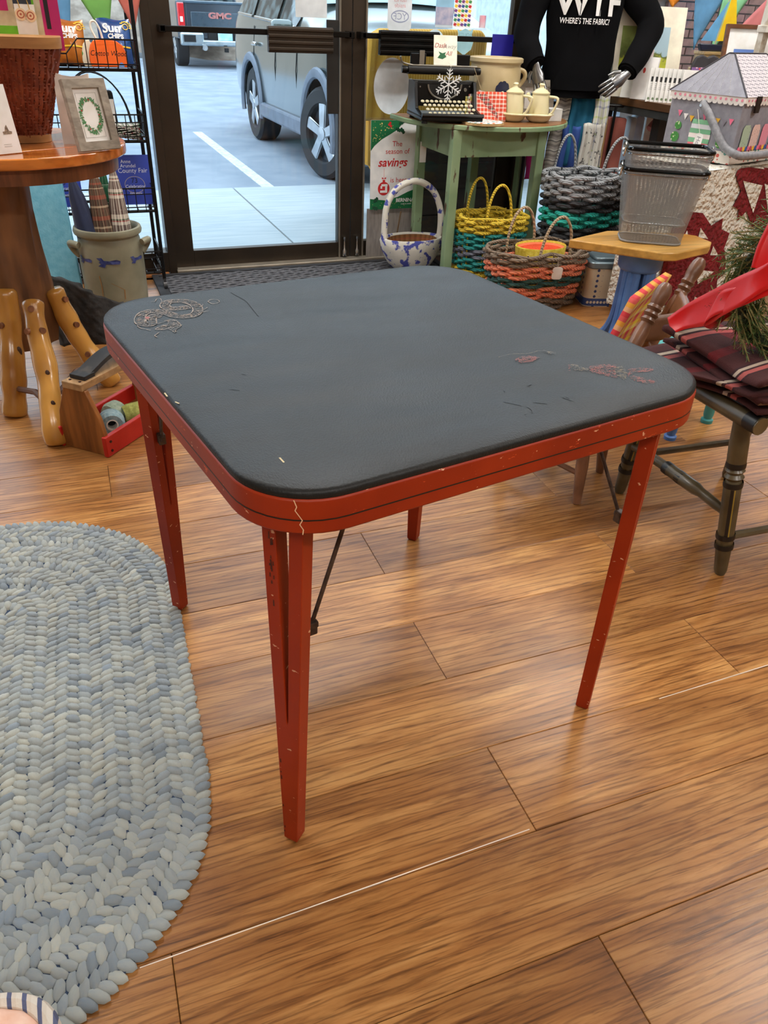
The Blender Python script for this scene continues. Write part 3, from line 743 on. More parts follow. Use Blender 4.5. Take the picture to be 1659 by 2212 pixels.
# ---- painted wooden display box with earrings, standing in the basket
pb = thing('painted_box', 'cream wooden box painted with pink, green and black patches behind basket rim', 'box', (-.04,2.86,1.0))
cream = plain('chalky_cream', (224,214,186), .8, c2=(206,192,160), scale=30, bmp=.2)
fB = F((-.025,2.87,1.03), (1,-.06,.0), (.05,.1,1)); 
MB().box((-.06,.13,-.03),(.26,.30,.04), fB).build('panel', cream, pb, smooth=False, bevel=.003)
for c, d, nm, mt_ in (((-.075,.115),(.085,.035),'pink_patch',plain('pink_paint',(192,36,112),.7)),((-.05,.045),(.12,.03),'green_patch',plain('green_paint',(110,190,40),.7)),((.03,.08),(.02,.10),'green_patch',None),((.083,.10),(.05,.2),'pink_patch',None)):
    MB().box((c[0],c[1],-.0095),(d[0],d[1],.001), fB).build(nm, mt_ or MATS[nm.split('_')[0]+'_paint'], pb, smooth=False)
MB().box((.073,.14,-.0088),(.012,.17,.001), fB).build('black_stroke', plain('black_paint',(30,24,30),.7), pb, smooth=False)
fE = F((-.012,2.835,1.072), (1,-.1,.0), (.1,.1,1))
ec = thing('earring_card', 'white card with two round wooden earrings propped on the basket rim', 'earrings', (-.01,2.83,1.06))
MB().box((.0,.035,0),(.055,.075,.001), fE).build('card', plain('card_white', (236,234,230), .7), ec, smooth=False)
MB().box((-.004,.085,-.001),(.05,.05,.001), fE).build('hanger', plain('hanger_navy', (44,50,66), .7), ec, smooth=False)
for s, y in ((-.012,.047),(.014,.044)):
    e = MB(); e.prism(circ(20,.0155,s,y), .002, .005, fE); eo = e.build('earring', plain('earring_wood', (232,206,170), .6), ec, smooth=False)
    MB().ring(circ(20,.0105,s,y), circ(20,.0075,s,y), .005, .0055, fE).build('earring_ring', plain('earring_red', (176,92,64), .6), eo, smooth=False)
    MB().prism(circ(12,.003,s,y), .005, .0055, fE).build('earring_dot', MATS['earring_red'], eo, smooth=False)
    MB().tube([fE(s,y+.014,.003), fE(s-.002,y+.03,.004), fE(s-.004,y+.038,.003)], .0012, 6).build('earring_hook', plain('gold_wire', (200,160,80), .3, 1.), eo)
MB().text('LUXE', .012, F(fE(0,.008,.0008), fE.x, fE.y)).build('card_print', plain('print_grey', (150,150,150), .8), ec, smooth=False) if False else None

# ---- white folded card holder and framed wreath print
one(MB().prism([(-.05,0),(.05,0),(.05,.190),(.025,.183),(0,.181),(-.025,.184),(-.05,.192)], -.018, .0, F((.078,2.72,TOPZ), (.98,-.18,0), (0,.1,1))), 'white_card_box', plain('bright_card', (222,220,214), .75), 'plain white card box with dipped top behind the wreath frame', 'box', (.078,2.72,TOPZ), smooth=False)
wf = thing('picture_frame', 'weathered grey wood frame with painted holly wreath leaning on the round table', 'picture frame', (.13,2.60,TOPZ))
fW = F((.125,2.565,TOPZ+.004), (.90,.44,.0), (-.36,.10,1.)); ww, hh = .130, .185
greyw = wood('weathered_grey', (138,128,114), (160,150,136), (178,168,154), 'X', 9., .7)
MB().ring(rect(ww,hh,0,hh/2), rect(ww-.048,hh-.048,0,hh/2), -.012, .008, fW).build('frame', greyw, wf, smooth=False, bevel=.001)
MB().box((0,hh/2,-.004),(ww-.044,hh-.044,.004), fW).build('mat_board', plain('mat_board_white', (238,236,230), .8), wf, smooth=False)
MB().ring(rect(ww-.066,hh-.07,0,hh/2), rect(ww-.068,hh-.072,0,hh/2), -.002, -.0012, fW).build('mat_line', plain('line_grey', (190,188,182), .8), wf, smooth=False)
wr, wb = MB(), MB()
for k in range(230):
    a = random.uniform(0, 2*pi); r = random.uniform(.82,1.16); u, v = .026*r*cos(a), hh/2+.040*r*sin(a); b_ = a+random.uniform(-1.3,1.3)
    du, dv = .0085*cos(b_), .0085*sin(b_); wr.add([fW(u,v,-.0012+k*1e-6), fW(u+du*.5-dv*.2,v+dv*.5+du*.2,-.0012+k*1e-6), fW(u+du,v+dv,-.0012+k*1e-6), fW(u+du*.5+dv*.2,v+dv*.5-du*.2,-.0012+k*1e-6)], [(0,1,2,3)])
wr.build('wreath_leaves', plain('wreath_green', (60,120,72), .8, c2=(96,150,96), scale=300), wf, smooth=False)
for k in range(14):
    a = k*.47; u, v = .026*cos(a), hh/2+.040*sin(a); wb.flat(circ(7, .0026 if k % 3 == 0 else .0014, u, v), fW, -.0008)
wb.build('wreath_berries', plain('berry_red', (176,60,56), .8), wf, smooth=False)
# ---- white card with small figures at the left edge
fc = thing('figure_card', 'tall white card with tiny houses printed on it at the left picture edge', 'card', (-.12,2.50,TOPZ))
fF = F((-.135,2.535,TOPZ+.002), (.87,.5,0), (-.14,.12,1.))
MB().box((0,.085,0),(.11,.17,.003), fF).build('card', MATS['card_white'], fc, smooth=False)
for (u, v, s) in ((.028,.058,1.),(-.01,.06,1.),(.005,.11,.8)):
    p = MB(); p.flat([(u-.012*s,v-.010*s),(u+.012*s,v-.010*s),(u+.014*s,v-.004*s),(u+.006*s,v-.002*s),(u+.002*s,v+.014*s),(u-.003*s,v+.008*s),(u-.006*s,v-.002*s),(u-.013*s,v-.003*s)], fF, .002)
    p.build('house_print', plain('print_taupe', (170,150,128), .8, c2=(110,96,84), scale=200), fc, smooth=False)
p = MB()
for k in range(2): p.box((.02,.018+.005*k,.0018),(.022,.0014,.0004), fF)
p.build('print_line', plain('print_pale', (180,178,174), .8), fc, smooth=False)

# ---- black wire display rack
black_wire = plain('black_wire', (18,18,19), .35, .4)
rk = thing('wire_rack', 'black wire display rack on casters beside the left door', 'rack', (.18,3.9,0))
X0, X1, Y0, Y1 = -.06, .388, 3.79, 4.045
posts = [(X0,Y0),(X1,Y0),(X0,Y1),(X1,Y1)]
for x, y in posts:
    MB().tube([(x,y,.05),(x,y,1.5)], .0085, 10).build('post', black_wire, rk)
    c = MB(); c.tube([(x-.008,y,.022),(x+.008,y,.022)], .021, 14); c.box((x,y,.045),(.012,.024,.02)); c.build('caster', plain('caster_grey', (70,70,72), .35, .5), rk)
tiers = [.085,.365,.655,.925]
for ti, z in enumerate(tiers):
    s = MB(); s.tube([(X0,Y0,z),(X1,Y0,z),(X1,Y1,z),(X0,Y1,z)], .0065, 8, closed=True)
    so = s.build('shelf', black_wire, rk)
    for k in range(9):
        x = X0+(X1-X0)*(k+.5)/9; MB().tube([(x,Y0,z),(x,Y1,z)], .0022, 6).build('shelf_wire', black_wire, so)
    b = MB(); hz = .10 if ti != 2 else .105; nv = 9
    lo = .055
    if ti == 3: b.tube([(X0,Y0-.012,z+lo),(X0+.17,Y0-.012,z+lo),(X0+.22,Y0-.012,z+.108),(X1,Y0-.012,z+.108)], .003, 6)
    else: b.tube([(X0,Y0-.012,z+hz),(X1,Y0-.012,z+hz)], .003, 6)
    b.tube([(X0,Y0-.012,z+.02),(X1,Y0-.012,z+.02)], .0025, 6)
    if ti != 3: b.tube([(X0,Y0-.012,z+.075),(X1,Y0-.012,z+.075)], .0022, 6)
    b.tube([(X1,Y0-.012,z+hz),(X1,Y1,z+hz)], .003, 6); b.tube([(X1,Y0-.012,z+.02),(X1,Y1,z+.02)], .0025, 6)
    b.build('basket_rail', black_wire, rk)
    for k in range(12):
        x = X0+.015+(X1-X0-.02)*k/11; topz = z+hz
        if ti == 3: topz = z+(lo if x < X0+.17 else (.108 if x > X0+.22 else lo+(x-X0-.17)/.05*(.108-lo)))
        MB().tube([(x,Y0-.012,z+.0),(x,Y0-.012,topz)], .002, 6).build('basket_wire', black_wire, rk)
    for k in range(6):
        y = Y0+(Y1-Y0)*k/6; MB().tube([(X1,y,z),(X1,y,z+hz)], .002, 6).build('basket_wire', black_wire, rk)
# chip bags
def chipbag(name, c, w, h, mat, label, bandmat):
    t = thing(name, label, 'chip bag', (c[0],c[1],c[2]))
    fr = F(c, (1,-.1,0), (0,.28,1))
    def fn(u, v):
        b = .030*(max(0,sin(pi*u))**.6)*(max(0,sin(pi*v))**.5)
        return b*(1+.12*sin(9*u+5*v))
    g = MB(); g.grid(14, 14, lambda u, v: fr((u-.5)*w*(1-.05*sin(pi*v)), v*h+.004*sin(7*u), fn(u,v)))
    g.grid(14, 14, lambda u, v: fr((.5-u)*w*(1-.05*sin(pi*v)), v*h+.004*sin(7*(1-u)), -fn(1-u,v)*.6))
    g.build('bag', mat, t)
    def proud(mb):   # push flat print onto the bulging front
        for i, p in enumerate(mb.v):
            d = p-Vector(c); u = d.dot(fr.x)/w+.5; v = d.dot(fr.y)/h
            mb.v[i] = p+fr.z*(fn(min(1,max(0,u)),min(1,max(0,v)))+.0025)
        return mb
    proud(MB().text('Sun', .050, F(fr(-.008,h*.68,0), fr.x, fr.y), bold=.0012)).build('logo_text', plain('bag_white', (240,240,236), .5), t, smooth=False)
    proud(MB().text('CHIPS', .024, F(fr(.006,h*.55,0), fr.x, fr.y), bold=.001)).build('logo_text', MATS['bag_white'], t, smooth=False)
    y = MB(); y.grid(10, 1, lambda u, v: fr((u-.25)*w*.6, h*(.36+.035*v), 0)); proud(y).build('yellow_band', bandmat, t, smooth=False)
    s = MB()
    for k in range(7):
        a = k*.42-.1; s.box((w*.36+.020*cos(a), h*.82+.020*sin(a), 0),(.010,.004,.0005), fr)
    s.ring(circ(16,.012,w*.36,h*.82), circ(16,.009,w*.36,h*.82), 0, .0005, fr); proud(s).build('sun_mark', plain('bag_yellow', (236,190,40), .5), t, smooth=False)
    return t
chipbag('chip_bag', (.318,3.935,.932), .135, .175, plain('bag_blue', (30,62,122), .25, c2=(44,92,160), scale=9, coat=.4), 'blue snack bag at the right end of the rack\'s top shelf', plain('bag_yellow', (236,190,40), .5))
chipbag('chip_bag', (.135,3.985,.932), .13, .165, plain('bag_orange', (168,92,30), .25, c2=(206,126,44), scale=9, coat=.4), 'orange snack bag behind the basket on the rack\'s top shelf', MATS['bag_yellow'])
# orange pumpkin-shaped sign
ow = thing('pumpkin_sign', 'orange rounded wooden sign with cord loop behind the wire basket', 'sign', (.265,3.84,.932))
fO = F((.268,3.845,.932), (1,-.06,0), (0,.06,1))
sh = [(-.062,0),(.078,0),(.083,.025),(.080,.055),(.070,.078),(.050,.092),(.020,.098),(-.020,.098),(-.045,.092),(-.058,.078),(-.066,.05),(-.068,.02)]
MB().prism(sh, -.012, .012, fO).build('pumpkin', plain('pumpkin_orange', (236,96,16), .6), ow, bevel=.003)
MB().prism([(u-.028 if u < 0 else u-.05, v*1.02) for u, v in sh], -.034, -.014, fO).build('pumpkin_side', dots('pumpkin_patch', (226,220,196), (64,150,70), 22., .42, dot2=(60,110,140)), ow, bevel=.003)
MB().tube(bez([fO(-.028,.097,-.005), fO(-.045,.135,-.005), fO(-.042,.158,-.004), fO(-.026,.160,-.003), fO(-.012,.135,-.004), fO(-.004,.097,-.005)], 6), .0042, 8).build('cord_loop', plain('cord_white', (226,222,210), .8), ow)
MB().text('Cotton Wood', .027, F(fO(.010,.040,.0126), fO.x, fO.y), shear=.25, wdt=.92).build('lettering', plain('ink_black', (30,16,10), .6), ow, smooth=False)
MB().flat([(.045,0.001),(.068,0.001),(.066,.012),(.058,.018),(.049,.013)], fO, .0126).build('blue_dot', plain('leaf_blue', (96,140,204), .6), ow, smooth=False)
# black tote with arched handles and stacked papers on the middle shelf
tb = thing('black_tote', 'black tote bag with arched straps on the rack\'s middle shelf', 'bag', (.22,3.97,.663))
MB().box((.19,3.985,.75),(.20,.06,.17), t=.9).build('body', plain('black_canvas', (24,23,24), .85), tb, smooth=False, bevel=.01)
for dy in (-.03,.03):
    MB().tube(arch((.10,3.985+dy,.74),(.345,3.96+dy,.665), .20, 18, power=.8), .008, 6, flatten=.4).build('strap', MATS['black_canvas'], tb)
nb = thing('white_booklet', 'white boxed booklet standing in the black tote on the rack', 'booklet', (.25,3.93,.663)); MB().box((.252,3.925,.735),(.05,.02,.14)).build('cover', MATS['card_white'], nb, smooth=False)
for k in range(9):
    m = MB(); z = .664+k*.0065; m.grid(8, 4, lambda u, v: Vector((.235+.13*u+random.uniform(-.001,.001), 3.81+.11*v, z+.004*sin(u*5+k)+.003*random.random())))
    one(m, 'leaflet', stripes('newsprint_%d' % (k % 3), [(0,(206,204,198)),(.55,(60,60,60)),(.62,(190,188,180)),(.8,(120,40,40) if k % 3 == 0 else (80,110,80))], 4.+k % 3), 'folded printed leaflet in the pile on the rack\'s middle shelf', 'leaflet', (.30,3.86,z), 'leaflets piled on the middle rack shelf', solid=.003)
# blue county fair posters
def poster(name, c, tilt, label):
    p = thing(name, label, 'poster', c); fP = F(c, (1,tilt,0), (0,.14,1))
    MB().box((0,.105,0),(.155,.21,.003), fP).build('sheet', plain('poster_blue', (44,66,168), .45, c2=(58,82,190), scale=5), p, smooth=False)
    w = plain('poster_white', (214,220,236), .6)
    for tx_, sz, u, v in (('Anne', .021, -.028, .176),('Arundel', .021, -.020, .158),('County Fair', .027, -.002, .136),('Celebrating', .019, .0, .072),('Agriculture', .012, .0, .045)):
        MB().text(tx_, sz, F(fP(u,v,.002), fP.x, fP.y), shear=.2 if tx_[0:2] == 'Ce' else 0).build('lettering', w, p, smooth=False)
    MB().text('73', .03, F(fP(0,.093,.002), fP.x, fP.y)).build('lettering', plain('poster_ink', (20,24,48), .6), p, smooth=False)
    MB().ring(circ(28,.045,0,.085,.036), circ(28,.043,0,.085,.034), .0016, .002, fP).build('ring_mark', plain('poster_gold', (170,160,150), .6), p, smooth=False)
poster('fair_poster', (.318,3.89,.375), -.05, 'blue county fair poster on the right of the rack\'s lower shelf')
poster('fair_poster', (.005,3.89,.375), -.05, 'blue county fair poster behind the navy umbrella on the rack')
# ---- light blue board leaning
one(MB().prism([(-.11,0),(.075,0),(.045,.60),(-.12,.60)], -.014, .014, F((-.062,3.60,.002), (1,-.2,0), (-.02,.20,1))), 'leaning_board', plain('pale_blue_paint', (104,176,204), .7, c2=(122,190,214), scale=40, bmp=.3), 'pale blue painted board leaning behind the trunk pedestal', 'board', (-.062,3.60,0), smooth=False, bevel=.004)
# ---- stoneware crock with umbrellas
ck = thing('stoneware_crock', 'tall grey stoneware crock with blue leaf decoration holding umbrellas', 'crock', (.135,3.50,0))
stone = plain('salt_glaze_grey', (122,120,100), .38, c2=(146,143,122), scale=7, bmp=.12, bscale=90)
fC = F((.150,3.50,0))
MB().lathe([(0,.003),(.118,.0),(.124,.008),(.130,.10),(.132,.22),(.130,.300),(.126,.325),(.122,.338),(.127,.345),(.136,.350),(.139,.362),(.135,.374),(.126,.376),(.119,.368),(.114,.34),(.118,.20),(.112,.02),(0,.018)], 48, fC).build('body', stone, ck)
for s in (-1, 1):
    c = fC(s*.128, -.03, .30); MB().tube(bez([fC(s*.126,-.075,.318), fC(s*.152,-.05,.322), fC(s*.156,-.02,.312), fC(s*.146,.0,.285), fC(s*.126,-.01,.262)], 6), .014, 10).build('lug_handle', stone, ck)
cob = plain('cobalt_blue', (38,52,120), .4, c2=(74,84,136), scale=70)
def on_cyl(fr, rad, a0, poly, h0):
    "wrap a flat outline onto an upright cylinder"
    return [fr(rad*cos(a0+u/rad), rad*sin(a0+u/rad), h0+v) for u, v in poly]
for a0, h, s in ((radians(262),.255,1.),(radians(215),.258,.8),(radians(318),.255,.8)):
    m = MB()
    for poly in ([(-.045,0),(-.03,.009),(.0,.007),(.03,.011),(.045,.004),(.04,-.008),(.01,-.007),(-.03,-.006)],[(-.035,.004),(-.052,.018),(-.030,.020),(-.020,.006)],[(-.03,-.003),(-.048,-.014),(-.022,-.020),(-.014,-.006)]):
        V = on_cyl(fC, .1335, a0, [(u*s, v*s) for u, v in poly], h); m.add(V, [tuple(range(len(V)))])
    m.build('leaf_decoration', cob, ck, smooth=False)
rst = plain('rust_drip', (134,96,48), .5)
for a0, pts in ((radians(240),[(0,.20),(.004,.16),(.002,.10),(.005,.05)]),(radians(268),[(-.02,.17),(.015,.15),(.03,.14),(.028,.10)])):
    m = MB()
    for (u, v), (u2, v2) in zip(pts, pts[1:]):
        V = on_cyl(fC, .1335, a0, [(u-.0022,v),(u+.0022,v),(u2+.0016,v2),(u2-.0016,v2)], 0); m.add(V, [(0,1,2,3)])
    m.build('rust_stain', rst, ck, smooth=False)
def umbrella(label, base, tip, rad, mat, frill=False):
    b = Vector(base); t = Vector(tip); u = thing('umbrella', label, 'umbrella', base)
    ax = (t-b); fr = F(b, Vector((1,0,0)), Vector((0,1,0))); fr.z = ax.normalized(); fr.x = fr.z.orthogonal().normalized(); fr.y = fr.z.cross(fr.x); L = ax.length
    MB().lathe([(.004,0),(rad*.6,.02),(rad,L*.35),(rad*.92,L*.6),(rad*.62,L*.85),(.012,L*.97)], 40, fr, warp=lambda a, z: .22*abs(sin(a*4+z*6))-.1).build('canopy', mat, u, angle=60)
    MB().tube([t, t+fr.z*.10], .007, 8).build('shaft', plain('shaft_brown', (70,40,26), .4), u)
    MB().lathe([(rad*.75,L*.70),(rad*.8,L*.72),(rad*.70,L*.74)], 20, fr, cap=False).build('tie_band', mat, u)
umbrella('folded navy umbrella leaning left in the stoneware crock', (.112,3.47,.03), (.040,3.50,.575), .046, plain('navy_cloth', (22,34,66), .7, sheen=.2))
br_pl = stripes('brown_plaid', [(0,(84,66,54)),(.3,(196,170,140)),(.4,(84,60,46)),(.7,(150,60,50)),(.76,(110,96,80))], 10., [(0,(90,72,58)),(.4,(206,186,158)),(.5,(70,56,48)),(.8,(160,80,60))], 9.)
umbrella('folded brown plaid umbrella with frilled hem in the stoneware crock', (.143,3.46,.03), (.128,3.50,.60), .046, br_pl)
gr_pl = stripes('green_plaid', [(0,(34,84,58)),(.45,(60,116,80)),(.6,(220,226,210)),(.64,(30,70,50))], 8., [(0,(36,88,60)),(.6,(70,120,90)),(.8,(210,220,200)),(.84,(34,80,56))], 8.)
umbrella('folded green plaid umbrella between the two brown ones', (.165,3.51,.03), (.168,3.57,.59), .030, gr_pl)
bw_pl = stripes('brown_white_plaid', [(0,(96,80,76)),(.35,(220,212,196)),(.5,(120,100,92)),(.75,(232,226,212))], 9., [(0,(102,86,80)),(.3,(226,218,204)),(.42,(176,60,58)),(.47,(60,96,66)),(.53,(226,218,204)),(.7,(96,78,74))], 7.)
umbrella('folded cream, brown and red striped umbrella leaning right in the crock', (.200,3.46,.03), (.205,3.50,.60), .042, bw_pl)
# ---- black charred bark slab on the floor
bl = MB(); char = plain('charred_bark', (16,15,15), .75, c2=(44,40,38), scale=30, bmp=1., bscale=40)
def barkfn(u, v):
    a = u*3.0; x = -.10+.30*u-.02*v; y = 3.14+.12*v*cos(1.2)+.02*sin(9*u); z = (.27-.16*u**1.3)*v-.0
    n_ = .003*sin(30*u+9*v)*sin(22*v+5*u)
    return Vector((x+n_, y+n_, max(.0, z+.002*sin(30*u))))
bl.grid(40, 20, barkfn); one(bl, 'bark_slab', char, 'rough blackened bark slab leaning behind the log feet', 'bark slab', (.05,3.14,0), solid=.03)
# ---- wooden tool caddy with red sides
tc = thing('tool_caddy', 'wooden carrying caddy with red side boards and black shaped handle', 'caddy', (.06,2.30,0))
e0 = Vector((-.135,2.288,0)); e1 = Vector((-.004,2.163,0)); ed = (e1-e0).normalized(); ld = Vector((-ed.y,ed.x,0)); 
fK = F(e0, ed, ld); wK = (e1-e0).length; LK = .36
oak = wood('caddy_wood', (120,70,28), (152,94,42), (176,116,60), 'Z', 7., .45)
endp = [(.012,0),(wK-.012,0),(wK-.006,.06),(wK-.016,.12),(wK-.035,.165),(wK*.5+.040,.205),(wK*.5-.040,.205),(.035,.165),(.016,.12),(.006,.06)]
for yy in (0, LK-.016):
    MB().prism(endp, -(yy+.016), -yy, F(e0, ed, (0,0,1))).build('end_board', oak, tc, bevel=.002, angle=30)
redb = plain('caddy_red', (176,24,16), .4, c2=(196,44,34), scale=9, bmp=.06)
for uu in (.006, wK-.006):
    s = MB(); s.box((uu, LK/2-.002, .034),(.016, LK+.012, .066), fK); so = s.build('side_board', redb, tc, smooth=False, bevel=.003)
    if uu > .1:
        for z in (.018,.048):
            MB().tube([fK(uu+.006,.012,z), fK(uu+.0105,.012,z)], .0042, 10).build('nail', plain('nail_iron', (58,36,30), .5, .5), so)
MB().box((wK/2, LK/2, .010),(wK-.02, LK-.03, .012), fK).build('bottom', oak, tc, smooth=False)
hd = MB(); hd.box((wK/2, LK/2, .216),(.072, LK+.01, .022), fK); ho = hd.build('handle_board', wood('caddy_handle', (140,104,66), (166,130,88), (186,152,110), 'Y', 7., .6), tc, smooth=False, bevel=.002)
for uu in (-.018,.018): MB().lathe([(0,0),(.004,0),(.004,.002),(0,.0025)], 8, F(fK(wK/2+uu,.012,.227))).build('nail', MATS['nail_iron'], ho)
grip = MB(); N = 24
def gz(t): return .018+.030*max(0,sin(pi*t))**1.2 + (.0 if .12 < t < .88 else 0)
pts = []
for k in range(N+1):
    t = k/N; pts.append((t, gz(t)))
V = []
for t, h in pts:
    for s in (-1, 1): V += [fK(wK/2+s*.027, .045+t*.27, .2275+h-.018), fK(wK/2+s*.025, .045+t*.27, .2275+h-.006)]
fs = []
for k in range(N):
    a = 4*k; fs += [(a+1,a+3,a+7,a+5),(a,a+4,a+6,a+2),(a,a+1,a+5,a+4),(a+3,a+2,a+6,a+7)]
fs += [(0,2,3,1),(4*N,4*N+1,4*N+3,4*N+2)]; grip.add(V, fs)
grip.build('grip', plain('worn_black_paint', (30,30,32), .6, c2=(62,56,50), scale=22, lo=.55, hi=.7), tc)
MB().box((wK/2,.045,.234),(.056,.045,.014), fK).build('grip_heel', MATS['worn_black_paint'], tc, smooth=False, bevel=.002)
# spools in the caddy
def spool(label, c, axis, rad, ln, col, col2, hole=True):
    s = thing('thread_spool', label, 'thread spool', c, None); fr = F(c); fr.z = Vector(axis).normalized(); fr.x = fr.z.orthogonal().normalized(); fr.y = fr.z.cross(fr.x)
    MB().lathe([(rad*.45,-ln*.5),(rad*.8,-ln*.55),(rad,-ln*.3),(rad,ln*.3),(rad*.8,ln*.55),(rad*.45,ln*.5)], 26, fr, cap=False, warp=lambda a, z: .012*sin(a*26+z*300)).build('thread', plain(label[:14], col, .8, c2=col2, scale=90, bmp=.5, bscale=300), s)
    MB().lathe([(rad*.36,-ln*.5),(rad*.46,-ln*.5),(rad*.46,ln*.5),(rad*.36,ln*.5),(rad*.36,-ln*.5)], 20, fr, cap=False).build('core', plain('spool_core', (206,204,196), .6), s)
    MB().lathe([(0,-ln*.2),(rad*.36,-ln*.2)], 16, fr, cap=False).build('core_inside', plain('core_dark', (30,34,40), .8), s)
v1 = -ld+Vector((.25,0,.05))
spool('ball of pale blue crochet thread at the front of the caddy', tuple(fK(.118,.10,.058)), (-ld.x*.6+ed.x*.6,-ld.y*.6+ed.y*.6,.1), .040, .055, (120,150,160), (158,182,186))
spool('olive yellow thread cone lying behind the blue ball', tuple(fK(.132,.20,.052)), (ed.x*.6+ld.x*.9,ed.y*.6+ld.y*.9,.0), .034, .075, (136,140,64), (176,178,96))
spool('pale mint thread ball at the back of the caddy', tuple(fK(.075,.165,.056)), (-ld.x,-ld.y,.1), .036, .05, (150,172,150), (186,200,180))
# ---- bunting in the left window
def pennant(label, p0, p1, tip, mat, grp):
    m = MB(); a, b, c = Vector(p0), Vector(p1), Vector(tip); N = 8
    m.grid(N, N, lambda u, v: (a.lerp(b, u)*(1-v)+c*v)+Vector((0,.006*sin(5*u+3*v),0)))
    one(m, 'pennant', mat, label, 'pennant', tuple(c), grp, solid=.002)
YB = 4.055
pennant('blue cloth pennant above the painted box in the left window', (-.02,YB,1.34),(.20,YB,1.34),(.145,YB,1.02), plain('felt_blue',(92,146,190),.9), 'bunting in the left window')
pennant('green cloth pennant above the snack bags in the left window', (.13,YB-.01,1.30),(.38,YB-.01,1.36),(.300,YB-.01,1.015), plain('felt_green',(112,170,86),.9), 'bunting in the left window')
pennant('rose cloth pennant beside the left door jamb', (.30,YB-.02,1.30),(.50,YB-.02,1.32),(.415,YB-.02,1.06), plain('felt_rose',(190,104,92),.9), 'bunting in the left window')
pennant('white sprigged pennant between the green and rose ones', (.24,YB+.012,1.36),(.33,YB+.012,1.36),(.318,YB+.012,.985), dots('sprig_cloth',(206,214,226),(170,110,150),60.,.25,.9,rnd=1.), 'bunting in the left window')
st = MB(); st.tube(bez([(-.6,YB+.02,1.42),(-.1,YB+.02,1.345),(.3,YB+.02,1.34),(.46,YB+.02,1.40)],8), .003, 6); one(st, 'bunting_cord', MATS['cord_white'], 'white cord carrying the bunting across the left window', 'cord', (0,YB+.02,1.34))
# ---- quilted cushion at the bottom-left picture corner
qc = thing('quilted_cushion', 'peach quilted cushion with striped blue piping in the near left corner', 'cushion', (-.35,.42,.0))
stool_leg = wood('plain_stool', (110,72,44), (134,90,56), (150,106,70), 'Z')
MB().box((-.35,.42,.10),(.30,.22,.03)).build('board', stool_leg, qc, smooth=False)
for sx in (-.12,.12):
    for sy in (-.08,.08): MB().box((-.35+sx,.42+sy,.0425),(.03,.03,.085)).build('leg', stool_leg, qc, smooth=False)
MB().lathe([(.0,.116),(.15,.118),(.170,.135),(.172,.150),(.160,.168),(.10,.180),(0,.184)], 40, F((-.35,.42,0)), power=4.,sy=.8).build('pad', plain('peach_quilt', (226,176,150), .9, c2=(238,204,184), scale=30, bmp=.4, bscale=80), qc, angle=70)
pts = [(-.35+.176*cos(a)*(abs(cos(a))**4+abs(sin(a))**4)**-.25, .42+.8*.176*sin(a)*(abs(cos(a))**4+abs(sin(a))**4)**-.25, .152) for a in [2*pi*k/80 for k in range(80)]]
MB().tube(pts, .011, 8, closed=True).build('piping', stripes('blue_piping', [(0,(206,198,186)),(.4,(86,92,120)),(.7,(200,190,176))], 60., kind='Object'), qc)

# ================================================================== RIGHT SIDE
# ---- green demilune table
GT = thing('demilune_table', 'half-round table with chipped sage green base and worn brown top', 'table', (2.08,3.8,0))
gx, gy, gR, gZ = 2.08, 3.90, .45, .74
def chipped_green():
    m, nt, b = nmat('chipped_green'); b.inputs['Roughness'].default_value = .55
    n = nd(nt, 'ShaderNodeTexNoise', Scale=5., Detail=3.); lk(nt, coords(nt, 'Object'), n.inputs['Vector'])
    base = ramp(nt, n.outputs[0], [(.3, lin((118,146,108))), (.7, lin((150,174,136)))])
    n2 = nd(nt, 'ShaderNodeTexNoise', Scale=22., Detail=5.); lk(nt, coords(nt, 'Object', (1,1,.35)), n2.inputs['Vector'])
    w = ramp(nt, n2.outputs[0], [(.62, (0,0,0,1)), (.65, (1,1,1,1))])
    lk(nt, mixc(nt, w.outputs[0], base.outputs[0], lin((84,58,40))), b.inputs['Base Color']); bump(nt, b, n2.outputs[0], .15, .003); return m
green = chipped_green()
half = [(gx+gR*cos(a), gy+gR*sin(a)) for a in [pi+pi*k/36 for k in range(37)]]+[(gx+gR,gy+.13),(gx-gR,gy+.13)]
MB().prism(half, gZ-.024, gZ-.0015).build('top_board', green, GT, bevel=.004, angle=30)
hin = [(gx+(gR-.006)*cos(a), gy+(gR-.006)*sin(a)) for a in [pi+pi*k/36 for k in range(37)]]+[(gx+gR-.006,gy+.125),(gx-gR+.006,gy+.125)]
MB().prism(hin, gZ-.0017, gZ).build('top_surface', wood('worn_brown_top', (120,76,40), (160,112,66), (184,138,88), 'X', 5., .4), GT, smooth=False)
LG = [(1.80,4.00),(1.795,3.585),(2.265,3.585),(2.42,4.00),(2.12,4.00)]
for x, y in LG:
    MB().box((x,y,.358),(.046,.046,.716)).build('leg', green, GT, smooth=False, bevel=.003)
for i, j in ((0,1),(1,2),(2,3)):
    a, b = Vector(LG[i]+(0,)), Vector(LG[j]+(0,)); d = (b-a); MB().box((d.length/2,0,.655),(d.length-.046,.02,.12), F(a, d, (-d.y,d.x,0))).build('apron', green, GT, smooth=False)
MB().box((1.80,3.966,.565),(.036,.001,.10)).build('price_tag', MATS['card_white'], GT, smooth=False)

